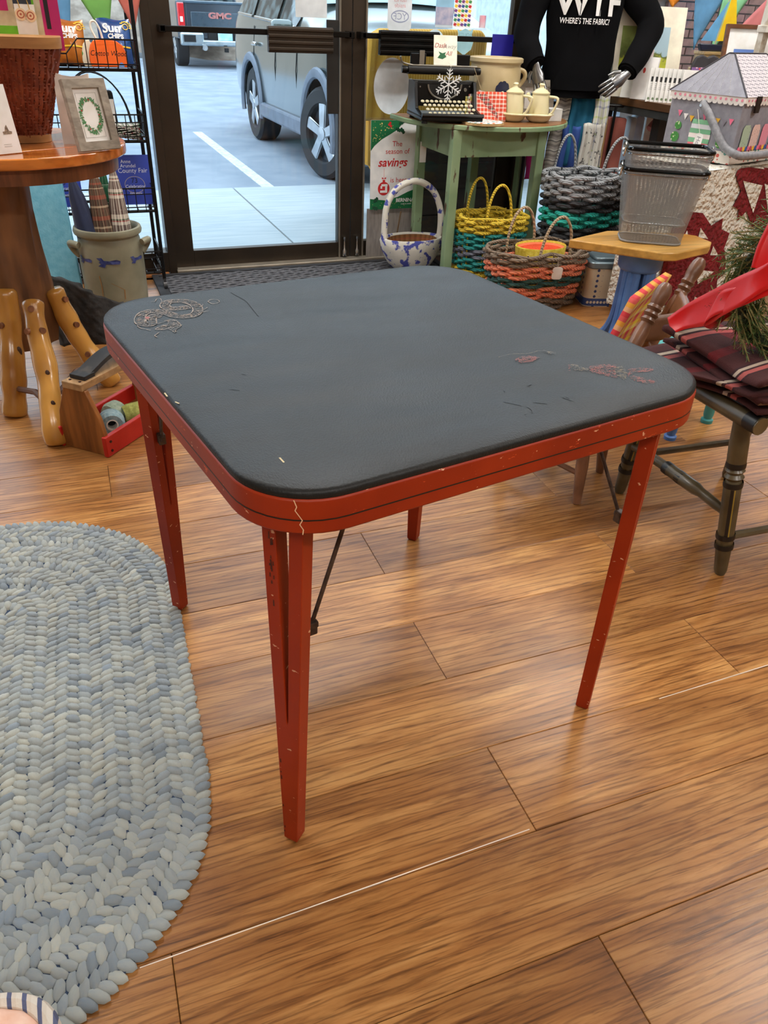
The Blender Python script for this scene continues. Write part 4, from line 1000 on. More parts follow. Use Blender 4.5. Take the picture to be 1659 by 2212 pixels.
# ---- typewriter
tw = thing('typewriter', 'black vintage typewriter with paper card on the green table', 'typewriter', (1.78,3.72,gZ))
blk = plain('black_enamel', (5,5,6), .3, spec=.35); steel = plain('worn_nickel', (150,146,136), .35, .9)
fY = F((1.79,3.735,gZ), (.985,-.17,0), (.17,.985,0))
b = MB()
b.prism([(-.15,-.17),(.15,-.17),(.155,.12),(-.155,.12)], .012, .03, fY); b.build('base', blk, tw, bevel=.006)
for s in (-1, 1):
    for v in (-.15,.10): MB().lathe([(0,0),(.014,0),(.012,.013),(0,.013)], 12, F(fY(s*.13,v,0))).build('foot', plain('rubber_black', (20,20,20), .8), tw)
    side = F(fY(s*.145,0,0), fY.y, (0,0,1))
    MB().prism([(-.17,.03),(-.05,.055),(-.02,.13),(-.01,.165),(.115,.165),(.12,.03)], -.008, .008, side).build('side_frame', blk, tw, bevel=.003)
MB().box((0,.02,.108),(.29,.015,.10), fY).build('front_plate', blk, tw, smooth=False, bevel=.003)
MB().box((0,.055,.155),(.29,.08,.018), fY).build('top_plate', blk, tw, smooth=False, bevel=.003)
MB().tube([fY(-.15,-.172,.036), fY(.15,-.172,.036)], .009, 8).build('front_rail', blk, tw)
bask = MB(); bask.tube([fY(.082*cos(a), .006, .150+.062*sin(a)) for a in [pi+pi*k/20 for k in range(21)]], .005, 8); bask.build('type_basket_rim', steel, tw)
MB().prism([(.078*cos(a),.150+.058*sin(a)) for a in [pi+pi*k/16 for k in range(17)]], .0, .008, F(fY(0,.018,0), fY.x, (0,0,1))).build('type_basket', plain('type_dark', (34,33,32), .5, .5), tw, smooth=False)
ky = MB(); 
for r in range(4):
    for k in range(11 if r < 3 else 10):
        u = -.118+k*.0225+r*.006; v = -.045-.030*r; z = .082-.014*r
        K = MB(); K.lathe([(0,0),(.0088,0),(.0092,.002),(.008,.004),(0,.0042)], 12, F(fY(u,v,z), fY.x, fY.y*.9+Vector((0,0,.5))))
        K.build('key', plain('key_cream', (176,168,140), .4) , tw)
MB().box((0,-.152,.033),(.17,.014,.008), fY).build('space_bar', blk, tw, smooth=False, bevel=.003)
MB().tube([fY(-.165,.085,.205), fY(.165,.085,.205)], .019, 16).build('platen', plain('platen_rubber', (24,23,23), .5), tw)
for s in (-1, 1): MB().tube([fY(s*.165,.085,.205), fY(s*.178,.085,.205), fY(s*.196,.085,.205)], [.013,.017,.015], 14).build('platen_knob', blk, tw)
MB().box((0,.12,.20),(.33,.03,.03), fY).build('carriage', blk, tw, smooth=False, bevel=.003)
MB().tube([fY(-.17,.06,.225), fY(.17,.06,.225)], .0035, 8).build('paper_bail', steel, tw)
MB().tube(bez([fY(-.15,.06,.225), fY(-.20,.05,.235), fY(-.215,.04,.26)],5), .004, 8).build('carriage_lever', steel, tw)
for s in (-.115,.105): MB().box((s,.10,.245),(.075,.02,.055), fY).build('paper_rest', blk, tw, smooth=False, bevel=.004)
MB().box((-.10,.088,.255),(.024,.012,.06), fY).build('margin_plate', steel, tw, smooth=False)
for u, z, r in ((.105,.13,.009),(.085,.15,.004),(-.12,.14,.004),(.125,.145,.004)): MB().lathe([(0,0),(r,0),(r*.8,.004),(0,.004)], 12, F(fY(u,.011,z), fY.x, (0,0,1))).build('screw', steel, tw)
fYc = F(fY(.0,.075,.222), fY.x, (fY.y.x*.25,fY.y.y*.25,1))
gc = thing('greeting_card', 'cream Christmas card in the typewriter carriage', 'card', tuple(fY(0,.075,.222)))
MB().box((.015,.065,.0),(.115,.13,.004), fYc).build('card', plain('card_cream', (228,226,210), .7), gc, smooth=False)
for tx_, u, v, c in (('Dash', -.012,.078,'red'),('Away',.035,.075,'grey'),('All',.03,.045,'red')):
    MB().text(tx_, .028, F(fYc(u,v,.0026), fYc.x, fYc.y), shear=.3).build('lettering', plain('ink_red', (156,70,60), .7) if c == 'red' else plain('ink_grey', (160,156,150), .7), gc, smooth=False)
p = MB(); p.flat([(-.025,.035),(.0,.03),(.02,.04),(.012,.05),(.018,.06),(.0,.055),(-.02,.062),(-.012,.05)], fYc, .0025); p.build('holly_print', plain('holly_green', (40,96,60), .7), gc, smooth=False)
sf = thing('snowflake_ornament', 'white glitter snowflake hanging on the front of the typewriter', 'ornament', tuple(fY(.01,-.012,.10)))
fS = F(fY(.012,-.018,.152), fY.x, (0,0,1)); s = MB()
for k in range(6):
    a = k*pi/3+.5; d = Vector((cos(a),sin(a))); s.tube([fS(0,0,0), fS(d.x*.066,d.y*.066,0)], .0028, 6)
    for t in (.022,.038,.053):
        for q in (-1, 1):
            e = Vector((cos(a+q*.9),sin(a+q*.9)))*(.026-t*.18); s.tube([fS(d.x*t,d.y*t,0), fS(d.x*t+e.x,d.y*t+e.y,.0)], .0024, 6)
s.build('snowflake', plain('glitter_white', (236,238,240), .25, .3), sf)
MB().tube(bez([fS(0,.05,.0), fS(.004,.075,.006), fS(.0,.09,-.03)],4), .0008, 5).build('thread_loop', MATS['cord_white'], sf)
pt_ = thing('price_tag', 'white swing tag tied to the right of the typewriter carriage', 'tag', tuple(fY(.19,.03,.06)))
MB().box((.0,-.035,0),(.034,.075,.001), F(fY(.195,.02,.125), (.92,-.2,-.2), (-.35,0,1))).build('tag', MATS['card_white'], pt_, smooth=False)
MB().tube([fY(.155,.06,.225), fY(.17,.035,.18), fY(.193,.02,.125)], .001, 5).build('string', plain('twine', (168,148,112), .9), pt_)
# ---- fabric samples, hoop coaster, jug set, box, frame, crock
oc = stripes('orange_circles', [(0,(240,232,220)),(.12,(218,84,60)),(.5,(236,226,210)),(.62,(206,72,50))], 4.5, [(0,(236,228,214)),(.2,(222,90,64)),(.55,(240,232,220)),(.7,(210,76,54))], 3.5)
for k, (mm, du, lab) in enumerate(((oc,0,'orange and white circle-print cloth propped beside the jugs'),(stripes('floral_red', [(0,(176,60,60)),(.3,(230,222,210)),(.5,(60,70,80)),(.7,(200,90,80))], 7., [(0,(190,70,66)),(.4,(226,216,200)),(.6,(70,90,80))], 6.),.026,'red floral cloth leaning behind the orange cloth'),(stripes('floral_yellow', [(0,(206,184,80)),(.4,(60,80,90)),(.6,(230,222,200))], 6., [(0,(196,176,80)),(.5,(90,110,90))], 5.),.05,'yellow and navy cloth at the left of the cloth samples'))):
    fr = F((2.005-du*1.0,3.66+du*.5,gZ), (.95,-.2,0), (-.30-.25*du/.05,.30,1.))
    g = MB(); g.grid(12, 12, lambda u, v: fr((u-.5)*(.17-.02*k), .002+v*(.128-.012*k), .004*sin(6*u+4*v+k)))
    one(g, 'cloth_sample', mm, lab, 'cloth', tuple(fr(0,0,0)), 'cloth samples on the green table', solid=.004)
hoop = thing('hoop_coaster', 'round wooden hoop with floral fabric lying on the green table', 'coaster', (1.93,3.575,gZ))
MB().lathe([(0,.006),(.094,.006),(.098,.009),(.101,.012),(.101,.001),(.0,.001)], 36, F((1.925,3.572,gZ))).build('ring', wood('hoop_wood', (198,164,110), (216,186,134), (228,200,152), 'X'), hoop)
MB().lathe([(0,.0135),(.092,.0135),(.096,.011)], 36, F((1.925,3.572,gZ))).build('fabric', dots('hoop_floral', (234,230,222), (220,110,70), 55., .42, .8, dot2=(60,150,170), rnd=1.), hoop)
crm = plain('cream_glaze', (226,214,168), .25, c2=(236,228,190), scale=6, coat=.3)
tr = thing('jug_tray', 'cream ceramic two-well tray under the jug set', 'tray', (2.22,3.64,gZ)); fJ = F((2.215,3.655,gZ), (.96,-.28,0), (.28,.96,0))
for u in (-.075,.055): MB().lathe([(0,.001),(.040,.001),(.056,.012),(.068,.034),(.071,.036),(.066,.036),(.05,.018),(0,.014)], 30, F(fJ(u,0,0))).build('well', crm, tr)
MB().tube(bez([fJ(-.145,-.02,.036),fJ(-.08,-.078,.036),fJ(0,-.066,.036),(fJ(.08,-.076,.036)),fJ(.128,-.01,.036)],8), .005, 8).build('rim', crm, tr)
def jug(u, label, text):
    j = thing('lidded_jug', label, 'jug', tuple(fJ(u,0,.019)), 'cream jugs on the tray'); f0 = F(fJ(u,0,.019), fJ.x, fJ.y)
    MB().lathe([(0,0),(.046,.0),(.050,.006),(.048,.05),(.042,.095),(.040,.104),(.0,.104)], 28, f0).build('body', crm, j)
    MB().lathe([(.043,.104),(.044,.110),(.026,.124),(.012,.130),(.010,.136),(.014,.144),(.010,.150),(0,.151)], 24, f0).build('lid', crm, j)
    MB().tube(bez([f0(.038,-.022,.095), f0(.070,-.05,.092), f0(.072,-.052,.070), f0(.058,-.04,.03), f0(.048,-.03,.018)],6), .006, 8).build('handle', crm, j)
    MB().tube(bez([f0(-.040,.0,.07), f0(-.058,.0,.09), f0(-.066,.0,.108)],5), [.010]*5+[.008]*5+[.006], 8).build('spout', crm, j)
    pts = [(random.uniform(-.4,.35), random.uniform(.03,.085)) for _ in range(16)]; q = MB()
    for a, z in pts:
        r = .0498-.0095*(z/.095); aa = -2.0+a; c = f0(r*cos(aa), r*sin(aa), z); tx = Vector((-sin(aa),cos(aa),0)); q.add([c-tx*.003, c+Vector((0,0,-.004)), c+tx*.003, c+Vector((0,0,.004))], [(0,1,2,3)])
    q.build('flower_print', dots('jug_flowers', (196,90,90), (210,176,60), 120., .5, .4, dot2=(96,96,150), rnd=1.), j, smooth=False)
jug(-.075, 'left cream lidded jug with flower sprig on the tray', '')
jug(.055, 'right cream lidded jug on the tray beside the grey box', '')
one(MB().box((2.385,3.70,gZ+.028),(.075,.075,.056)), 'gift_box', plain('grey_card', (196,196,192), .7), 'small pale grey box at the right end of the green table', 'box', (2.385,3.70,gZ), smooth=False, bevel=.002)
pf = thing('picture_frame', 'grey wood picture frame standing behind the cream jugs', 'picture frame', (2.40,3.92,gZ))
fP = F((2.395,3.88,gZ+.003), (.985,-.1,0), (0,.12,1)); MB().ring(rect(.20,.165,0,.0825), rect(.135,.10,0,.0825), -.008, .008, fP).build('frame', greyw, pf, smooth=False)
MB().box((0,.0825,-.004),(.14,.105,.003), fP).build('mat_board', MATS['mat_board_white'], pf, smooth=False); MB().box((0,.0825,-.001),(.06,.045,.001), fP).build('print', plain('print_sage', (120,140,130), .7, c2=(70,84,90), scale=60), pf, smooth=False)
c2 = thing('stoneware_crock', 'tan stoneware crock with dark blue flower behind the typewriter', 'crock', (2.12,3.87,gZ)); fq = F((2.125,3.865,gZ))
tan_g = plain('tan_glaze', (186,166,124), .35, c2=(204,186,146), scale=8, bmp=.08)
MB().lathe([(0,.002),(.112,.002),(.120,.02),(.127,.12),(.128,.20),(.122,.235),(.126,.24),(.134,.246),(.134,.262),(.124,.266),(.116,.25),(.118,.1),(0,.02)], 44, fq).build('body', tan_g, c2)
MB().tube(bez([fq(.118,-.03,.215), fq(.143,-.04,.205), fq(.150,-.04,.18), fq(.135,-.03,.15), fq(.122,-.03,.14)],5), .011, 10).build('lug_handle', tan_g, c2)
m = MB()
for k in range(9):
    a = 2*pi*k/9; poly = [(.022*cos(a)+.022*cos(a+t)*.8, .022*sin(a)+.03*sin(a+t)*.8) for t in (-1.0,-.3,.3,1.0)]
    V = on_cyl(fq, .1290, radians(262), [(0,0)]+poly, .125); m.add(V, [tuple(range(5))])
m.build('flower_decoration', plain('ink_blue_glaze', (30,36,62), .35), c2, smooth=False)

# ---- holiday sale sign
sg = thing('sale_sign', 'white and green holiday sale placard standing by the right door', 'sign', (1.68,4.05,.27))
fG = F((1.545,4.062,.268), (1,-.005,0), (0,.03,1)); W_, H_ = .268, .435
MB().box((W_/2,H_/2,0),(W_,H_,.004), fG).build('board', plain('placard_white', (232,234,236), .6), sg, smooth=False)
grn = plain('placard_green', (10,104,60), .55, c2=(16,116,68), scale=8)
curve = [(0,.29),(.02,.315),(.06,.345),(.11,.37),(.15,.392),(.175,.42),(.185,.435)]
MB().flat([(0,.435)]+curve[::1], fG, .0024).build('green_corner', grn, sg, smooth=False)
MB().flat([(0,0),(.268,0),(.268,.10),(.22,.085),(.16,.06),(.09,.045),(.04,.05),(0,.055)], fG, .0024).build('green_foot', grn, sg, smooth=False)
gold = plain('placard_gold', (206,180,110), .5); d = MB()
for k in range(46):
    u, v = random.uniform(.01,.15), random.uniform(.33,.43)
    if v > .30+.75*u: d.flat(circ(6, random.choice((.0018,.003)), u, v), fG, .0027)
for k in range(24): d.flat(circ(6, .0018, random.uniform(.01,.25), random.uniform(.005,.045)), fG, .0027)
d.build('snow_dots', gold, sg, smooth=False)
hl = MB()
for c, a in (((.155,.415),.5),((.135,.398),-.4),((.165,.40),-.9),((.02,.035),.8),((.012,.012),-.3)):
    l = [(0,0),(.006,.008),(.012,.006),(.018,.011),(.024,.007),(.032,.009),(.036,0),(.032,-.009),(.024,-.007),(.018,-.011),(.012,-.006),(.006,-.008)]
    hl.flat([(c[0]+u*cos(a)-v*sin(a), c[1]+u*sin(a)+v*cos(a)) for u, v in l], fG, .0029+.0001*hl.v.__len__()/12)
hl.build('holly_leaf', plain('holly_dark', (14,70,46), .5), sg, smooth=False)
rd = plain('placard_red', (196,36,40), .55); q = MB()
for u, v in ((.10,.415),(.11,.408),(.106,.422)): q.flat(circ(10,.0065,u,v), fG, .0036)
q.build('berry', rd, sg, smooth=False)
for tx_, sz, u, v, sh, bd in (('The',.036,.150,.312,0,0),('season of',.036,.152,.276,0,0),('savings',.060,.125,.215,.25,.0012),('is here.',.036,.168,.135,0,0)):
    MB().text(tx_, sz, F(fG(u,v,.0026), fG.x, fG.y), shear=sh, bold=bd).build('lettering', rd, sg, smooth=False)
orn = MB(); orn.flat(circ(28,.034,.078,.105), fG, .0028); orn.flat(rect(.014,.012,.078,.143), fG, .0029); orn.flat(rect(.0014,.055,.078,.178), fG, .0027)
for s in (-1, 1): orn.flat([(.078,.155),(.078+s*.012,.163),(.078+s*.012,.152)], fG, .003)
orn.build('bauble', rd, sg, smooth=False)
sm = MB(); sm.flat(rect(.042,.012,.078,.090), fG, .0032); sm.flat(rect(.012,.03,.092,.108), fG, .0032); sm.flat(rect(.036,.011,.082,.122), fG, .0032); sm.flat(rect(.010,.014,.064,.112), fG, .0033)
sm.build('sewing_machine_mark', MATS['placard_white'], sg, smooth=False)
MB().text('BERNINA', .026, F(fG(.205,.035,.0027), fG.x, fG.y), bold=.0008).build('lettering', MATS['placard_white'], sg, smooth=False)
MB().text('made to create', .010, F(fG(.212,.021,.0027), fG.x, fG.y)).build('lettering', MATS['placard_white'], sg, smooth=False)
es = MB(); es.prism([(0,0),(.012,0),(.10,.27),(.088,.27)], -.004, 0, F((1.69,4.066,.002), (0,-1,0), (0,0,1))); es.build('easel_leg', plain('easel_wood', (120,96,70), .7), sg, smooth=False)
MB().box((1.685,4.075,.135),(.30,.012,.27)).build('stand_back', plain('stand_grey_wood', (128,122,120), .8, c2=(150,142,136), scale=14, stretch=(6,1,1)), sg, smooth=False)

# ---- white papier-mache basket with tall handle
wb_ = thing('painted_basket', 'white and blue mottled basket with tall hooped handle and wicker liner', 'basket', (1.69,3.80,0)); fw = F((1.692,3.805,0))
mott = plain('mottled_white_blue', (228,226,216), .7, c2=(76,84,172), scale=24, lo=.55, hi=.60, bmp=.5, bscale=60, detail=5)
MB().lathe([(0,.013),(.09,.013),(.115,.03),(.145,.07),(.168,.125),(.176,.165),(.170,.178),(.158,.178),(.150,.165),(.135,.10),(0,.05)], 44, fw, sy=.62, warp=lambda a, z: .015*sin(a*5)+.012*sin(a*9+z*40)).build('bowl', mott, wb_)
MB().tube(bez([fw(-.160,.0,.165), fw(-.160,.0,.25), fw(-.150,.0,.34), fw(-.105,.0,.415), fw(-.03,.0,.450), fw(.04,.0,.446), fw(.11,.0,.40), fw(.152,.0,.32), fw(.163,.0,.24), fw(.160,.0,.165)],6), .0165, 10).build('handle', mott, wb_, angle=70)
MB().lathe([(.142,.150),(.140,.168),(.133,.172),(.122,.12),(.10,.075),(0,.07)], 40, fw, sy=.62, cap=False).build('liner', stripes('wicker_liner', [(0,(134,92,54)),(.45,(164,120,76)),(.5,(92,58,32))], 26., [(0,(140,98,58)),(.33,(168,92,70)),(.5,(150,110,66)),(.85,(104,70,40))], 5.), wb_)

# ---- rope baskets
def ropemat(name, c):
    if name in MATS: return MATS[name]
    m, nt, b = nmat(name); b.inputs['Roughness'].default_value = .7
    n = nd(nt, 'ShaderNodeTexWave', Scale=42., Distortion=1.5); n.bands_direction = 'DIAGONAL'; lk(nt, coords(nt, 'Object'), n.inputs['Vector'])
    r = ramp(nt, n.outputs['Fac'], [(0, lin(tuple(v*.72 for v in c))), (.6, lin(c)), (1, lin(tuple(min(255,v*1.12+6) for v in c)))])
    lk(nt, r.outputs[0], b.inputs['Base Color']); bump(nt, b, n.outputs['Fac'], .5, .003); MATS[name] = m; return m
def rope_basket(label, c, rb, rt, h, bands, hmat, handles, stakes=15, cat='basket', rope=.0105, warpcol=None):
    t = thing('rope_basket', label, cat, (c[0],c[1],0)); nrows = sum(n for _, n in bands); z = h; dz = h/nrows; row = 0
    P = 3.0
    def rad(k, a, zz):
        q = (abs(cos(a))**P+abs(sin(a))**P)**(-1/P); f = zz/h
        return [(rb[i]+(rt[i]-rb[i])*f)*q*(cos(a) if i == 0 else sin(a)) for i in (0,1)]
    for mat, n in bands:
        for k in range(n):
            zz = h-dz*(row+.5); pts = []
            for j in range(stakes*6):
                a = 2*pi*j/(stakes*6); s = sin(a*stakes/2.*1.0+(pi if row % 2 else 0)) if stakes % 2 == 0 else sin(a*(stakes-1)/2.+(pi if row % 2 else 0))
                x, y = rad(0, a, zz); l = sqrt(x*x+y*y); g = 1+(.013*s)/l
                pts.append((c[0]+x*g, c[1]+y*g, max(dz*.5, zz+.0008*sin(a*7+row))))
            if row == 0: pts = [(p[0],p[1],p[2]+.006*sin(j*.42)) for j, p in enumerate(pts)]
            MB().tube(pts, dz*.61, 7, closed=True).build('rope_row', mat, t); row += 1
    wm = MB()
    for j in range(24):
        a = 2*pi*j/24; p0 = rad(0, a, 0); p1 = rad(0, a, h); wm.tube([(c[0]+p0[0],c[1]+p0[1],.004),(c[0]+p1[0],c[1]+p1[1],h)], .004, 5)
    wm.build('stake', warpcol or bands[-1][0], t)
    fl_ = MB(); fl_.prism([(c[0]+rad(0,2*pi*j/32,0)[0], c[1]+rad(0,2*pi*j/32,0)[1]) for j in range(32)], .004, .012); fl_.build('bottom', bands[-1][0], t)
    for (x0, x1, yy, hh, lean) in handles:
        A = Vector((c[0]+x0, c[1]+yy, h*.8)); B = Vector((c[0]+x1, c[1]+yy, h*.8)); MB().tube(arch(A, B, hh+h*.2, 22, up=(lean,0,1), power=.8), .0068, 8).build('handle', hmat, t)
    return t
Yel = ropemat('rope_yellow', (214,184,50)); Tea = ropemat('rope_teal', (30,138,134)); Sla = ropemat('rope_slate', (104,108,122)); Cor = ropemat('rope_coral', (250,140,106)); Brn = ropemat('rope_taupe', (126,109,92)); DkT = ropemat('rope_dark_teal', (44,92,90)); Gry = ropemat('rope_grey', (150,154,158)); Blk = ropemat('rope_black', (48,50,54)); Trq = ropemat('rope_turquoise', (36,176,160)); Bei = ropemat('rope_beige', (176,154,124))
rope_basket('square yellow, teal and slate rope basket under the green table', (2.02,3.56), (.155,.11), (.175,.125), .335, [(Yel,5),(Tea,5),(Sla,3),(Tea,4),(Yel,5)], Yel, [(-.08,.06,-.10,.15,-.02),(-.09,.03,.10,.15,0)], warpcol=Yel, stakes=16)
rope_basket('wide coral, teal and taupe rope basket with white tag', (2.055,3.15), (.195,.115), (.245,.150), .268, [(Brn,4),(Cor,4),(DkT,3),(Cor,4),(Brn,4)], Bei, [(-.07,.09,-.135,.16,.06),(-.09,.06,.13,.15,0)], stakes=18)
rope_basket('tall grey and black rope basket with turquoise stripe', (2.445,3.40), (.165,.13), (.195,.15), .545, [(Gry,6),(Blk,3),(Trq,4),(Blk,3),(Gry,8),(Blk,6)], Gry, [(-.11,.02,.135,.15,0),(-.02,.16,-.14,.17,0)], stakes=16)
tg = thing('price_tag', 'white rounded tag hanging on the coral rope basket', 'tag', (2.06,2.98,.13)); MB().prism(rounded(rect(.048,.058),.012,4), -.001, .001, F((2.075,2.985,.185), (.95,-.3,0), (0,-.1,1))).build('tag', MATS['card_white'], tg)
MB().tube([(2.075,2.986,.212),(2.07,2.99,.26)], .001, 5).build('string', MATS['cord_white'], tg)
ib = thing('nested_bowl', 'yellow woven bowl with orange inside resting in the coral basket', 'bowl', (2.08,3.16,.05))
MB().lathe([(0,.05),(.08,.06),(.115,.13),(.130,.268),(.127,.272),(.122,.262)], 40, F((2.08,3.16,0)), sy=.72, cap=False).build('outer', plain('woven_yellow', (200,176,44), .8, c2=(222,204,84), scale=60, bmp=.6, bscale=200), ib)
MB().lathe([(.120,.262),(.108,.255),(.10,.20),(0,.12)], 40, F((2.08,3.16,0)), sy=.72, cap=False).build('inner', plain('woven_orange', (226,104,66), .8, bmp=.5), ib)

# ---- polka dot tin
tn = thing('polka_dot_tin', 'cream square tin with blue dots and grey-blue lid beside the coral basket', 'tin', (2.40,3.08,0)); ft_ = F((2.405,3.075,0), (.95,-.3,0), (.3,.95,0))
tinbody = rounded(rect(.205,.18), .035, 6)
MB().prism(tinbody, .0, .185, ft_).build('body', dots('tin_dots', (216,208,186), (50,72,128), 40., .27, .35), tn)
MB().ring([(u*1.004,v*1.004) for u, v in tinbody], [(u*.99,v*.99) for u, v in tinbody], .004, .040, ft_).build('blue_band', plain('tin_blue', (62,88,150), .35), tn)
sp_ = MB()
for k in range(11):
    u = -.085+k*.017
    sp_.flat(circ(14,.0068,u,.022), F(ft_(0,-.0912,0), ft_.x, (0,0,1)), .0006)
sp_.build('band_spots', plain('tin_cream', (224,216,196), .4), tn, smooth=False)
lidp = [(u*1.03,v*1.03) for u, v in tinbody]
MB().prism(lidp, .180, .212, ft_).build('lid', plain('tin_lid', (112,128,136), .3, .4), tn, bevel=.006)
MB().prism([(u*.7,v*.7) for u, v in lidp], .212, .228, ft_).build('lid_step', MATS['tin_lid'], tn, bevel=.005)

# ---- stool with yellow wood seat and blue fluted pedestal
sl = thing('pedestal_stool', 'stool with yellow wooden seat on a blue fluted metal pedestal', 'stool', (2.09,2.45,0))
seat = [(1.792,2.535),(1.85,2.47),(2.035,2.275),(2.09,2.262),(2.29,2.32),(2.345,2.37),(2.355,2.47),(2.32,2.515),(2.09,2.61),(2.03,2.625)]
MB().prism(seat, .428, .460).build('seat', wood('yellow_pine', (172,118,46), (198,146,66), (214,168,90), 'X', 4., .35), sl, bevel=.005, angle=30)
blu = plain('powder_blue_paint', (70,112,178), .4, c2=(88,132,196), scale=14, bmp=.08)
fs_ = F((2.085,2.45,0))
MB().lathe([(.055,.345),(.075,.350),(.085,.362),(.088,.425),(.0,.427)], 32, fs_).build('collar', blu, sl)
for k in range(4):
    a = radians(205+90*k); d = Vector((cos(a),sin(a),0)); sd = Vector((-sin(a),cos(a),0)); O = Vector((2.085,2.45,0))
    for s in (-1, 0, 1):
        off = sd*(s*.021)+d*(.006 if s == 0 else 0)
        pts = bez([O+d*.050+off+Vector((0,0,.36)), O+d*.052+off+Vector((0,0,.24)), O+d*.062+off+Vector((0,0,.13)), O+d*.105+off+Vector((0,0,.055)), O+d*.19+off*.8+Vector((0,0,.016))], 7)
        MB().tube(pts, .0155, 8).build('fluted_leg', blu, sl)
# second low stool mostly hidden behind the painted chair
s2 = thing('low_stool', 'low blue and teal stool standing behind the plaid blankets', 'stool', (1.87,1.90,0))
MB().prism(rounded(rect(.30,.28,1.87,1.90),.03,4), .27, .30).build('seat', plain('teal_paint', (60,140,140), .5), s2, bevel=.004)
for x, y, mt_ in ((1.762,1.735,blu),(1.975,1.80,MATS['teal_paint']),(1.77,2.0,blu),(1.985,2.0,blu)):
    MB().lathe([(.020,.0),(.021,.012),(.014,.016),(.0175,.03),(.019,.27)], 14, F((x,y,0))).build('leg', mt_, s2)

# ---- nested wire mesh bins on the stool
def meshmat():
    m = bpy.data.materials.new('silver_mesh'); m.use_nodes = True; nt = m.node_tree; b = nt.nodes['Principled BSDF']
    b.inputs['Metallic'].default_value = .6; b.inputs['Roughness'].default_value = .45; b.inputs['Base Color'].default_value = lin((168,170,172))
    tc = nt.nodes.new('ShaderNodeTexCoord'); sp = nt.nodes.new('ShaderNodeSeparateXYZ'); lk(nt, tc.outputs['UV'], sp.inputs[0]); o = []
    for i, (n_, g) in enumerate(((190., .34),(85., .34))):
        mu = nd(nt, 'ShaderNodeMath', operation='MULTIPLY'); mu.inputs[1].default_value = n_; lk(nt, sp.outputs[i], mu.inputs[0])
        o.append(mu.outputs[0])
    ad = nd(nt, 'ShaderNodeMath', operation='ADD'); lk(nt, o[0], ad.inputs[0]); lk(nt, o[1], ad.inputs[1])
    sb = nd(nt, 'ShaderNodeMath', operation='SUBTRACT'); lk(nt, o[0], sb.inputs[0]); lk(nt, o[1], sb.inputs[1]); r = []
    for q in (ad, sb):
        fr = nd(nt, 'ShaderNodeMath', operation='FRACT'); lk(nt, q.outputs[0], fr.inputs[0])
        gt = nd(nt, 'ShaderNodeMath', operation='LESS_THAN'); gt.inputs[1].default_value = .30; lk(nt, fr.outputs[0], gt.inputs[0]); r.append(gt.outputs[0])
    mx = nd(nt, 'ShaderNodeMath', operation='MAXIMUM'); lk(nt, r[0], mx.inputs[0]); lk(nt, r[1], mx.inputs[1]); lk(nt, mx.outputs[0], b.inputs['Alpha'])
    return m
SM = meshmat(); rim_blk = plain('rim_black', (14,14,15), .18, .6)
fM = F((2.105,2.455,.460), (.80,-.50,0), (.50,.80,0))
def wirebin(z0, label):
    t = thing('mesh_bin', label, 'bin', tuple(fM(0,0,z0)), 'nested wire mesh bins'); h = .26; w0, d0, w1, d1 = .225,.15,.300,.20
    def outline(f, z): return [fM(u, v, z) for u, v in rounded(rect(w0+(w1-w0)*f, d0+(d1-d0)*f), .035, 6)]
    N = len(outline(0,0)); g = MB(); lv = 8
    for j in range(lv+1):
        o = outline(j/lv, z0+.002+h*j/lv); g.add(o+[o[0]], [], [(k/N, j/lv) for k in range(N+1)])
    n1 = N+1; g.f = [(j*n1+k, j*n1+k+1, (j+1)*n1+k+1, (j+1)*n1+k) for j in range(lv) for k in range(N)]
    g.build('mesh_wall', SM, t)
    MB().add(outline(0, z0+.003), [tuple(range(N))]).build('base', plain('bin_base', (120,122,124), .4, .7), t)
    MB().tube(outline(0, z0+.005), .004, 6, closed=True).build('base_wire', plain('satin_wire', (150,152,154), .5, .6), t)
    MB().tube(outline(1.0, z0+h), .0072, 8, closed=True).build('rim', rim_blk, t)
    MB().tube(outline(.94, z0+h-.016), .003, 6, closed=True).build('rim_wire', chrome, t)
    for s in (-1, 1):
        c = fM(s*(w1/2+.004), 0, z0+h-.002); MB().tube([c+fM.y*(.012*cos(a))+Vector((0,0,.012*sin(a))) for a in [2*pi*k/14 for k in range(14)]], .0028, 6, closed=True).build('ring', chrome, t)
        MB().tube(arch(fM(s*(w1/2+.006), -.05, z0+h), fM(s*(w1/2+.006), .05, z0+h), -.035, 10), .0032, 6).build('bail', chrome, t)
wirebin(0, 'lower silver wire mesh bin standing on the yellow stool seat')
wirebin(.068, 'upper silver wire mesh bin with black rim nested in the other')

# ---- mannequin torso in a black hoodie
MN = thing('mannequin', 'silver mannequin wearing a black hoodie with white lettering', 'mannequin', (2.62,3.90,0))
fN = F((2.620,3.895,0), (.93,-.37,0), (.37,.93,0))      # x to the viewer's right, -y toward the viewer
silver = plain('silver_plastic', (150,152,154), .22, .9); jersey = plain('black_jersey', (5,5,7), .95, c2=(9,9,12), scale=8, bmp=.3, bscale=14, spec=.15)
MB().lathe([(0,0),(.15,0),(.15,.01),(.02,.02),(.016,.03),(.016,.80),(0,.80)], 24, F(fN(0,.02,0))).build('stand', chrome, MN)
MB().lathe([(0,.84),(.10,.842),(.14,.85),(.14,.88),(.125,1.0),(.13,1.1),(.16,1.25),(.17,1.36),(.12,1.43),(.05,1.46),(.045,1.54),(0,1.545)], 28, fN, sy=.7).build('body', silver, MN)
def fold(a, z): return .025*sin(a*3+z*14)+.018*sin(a*7-z*22)+.010*sin(a*11+z*35)
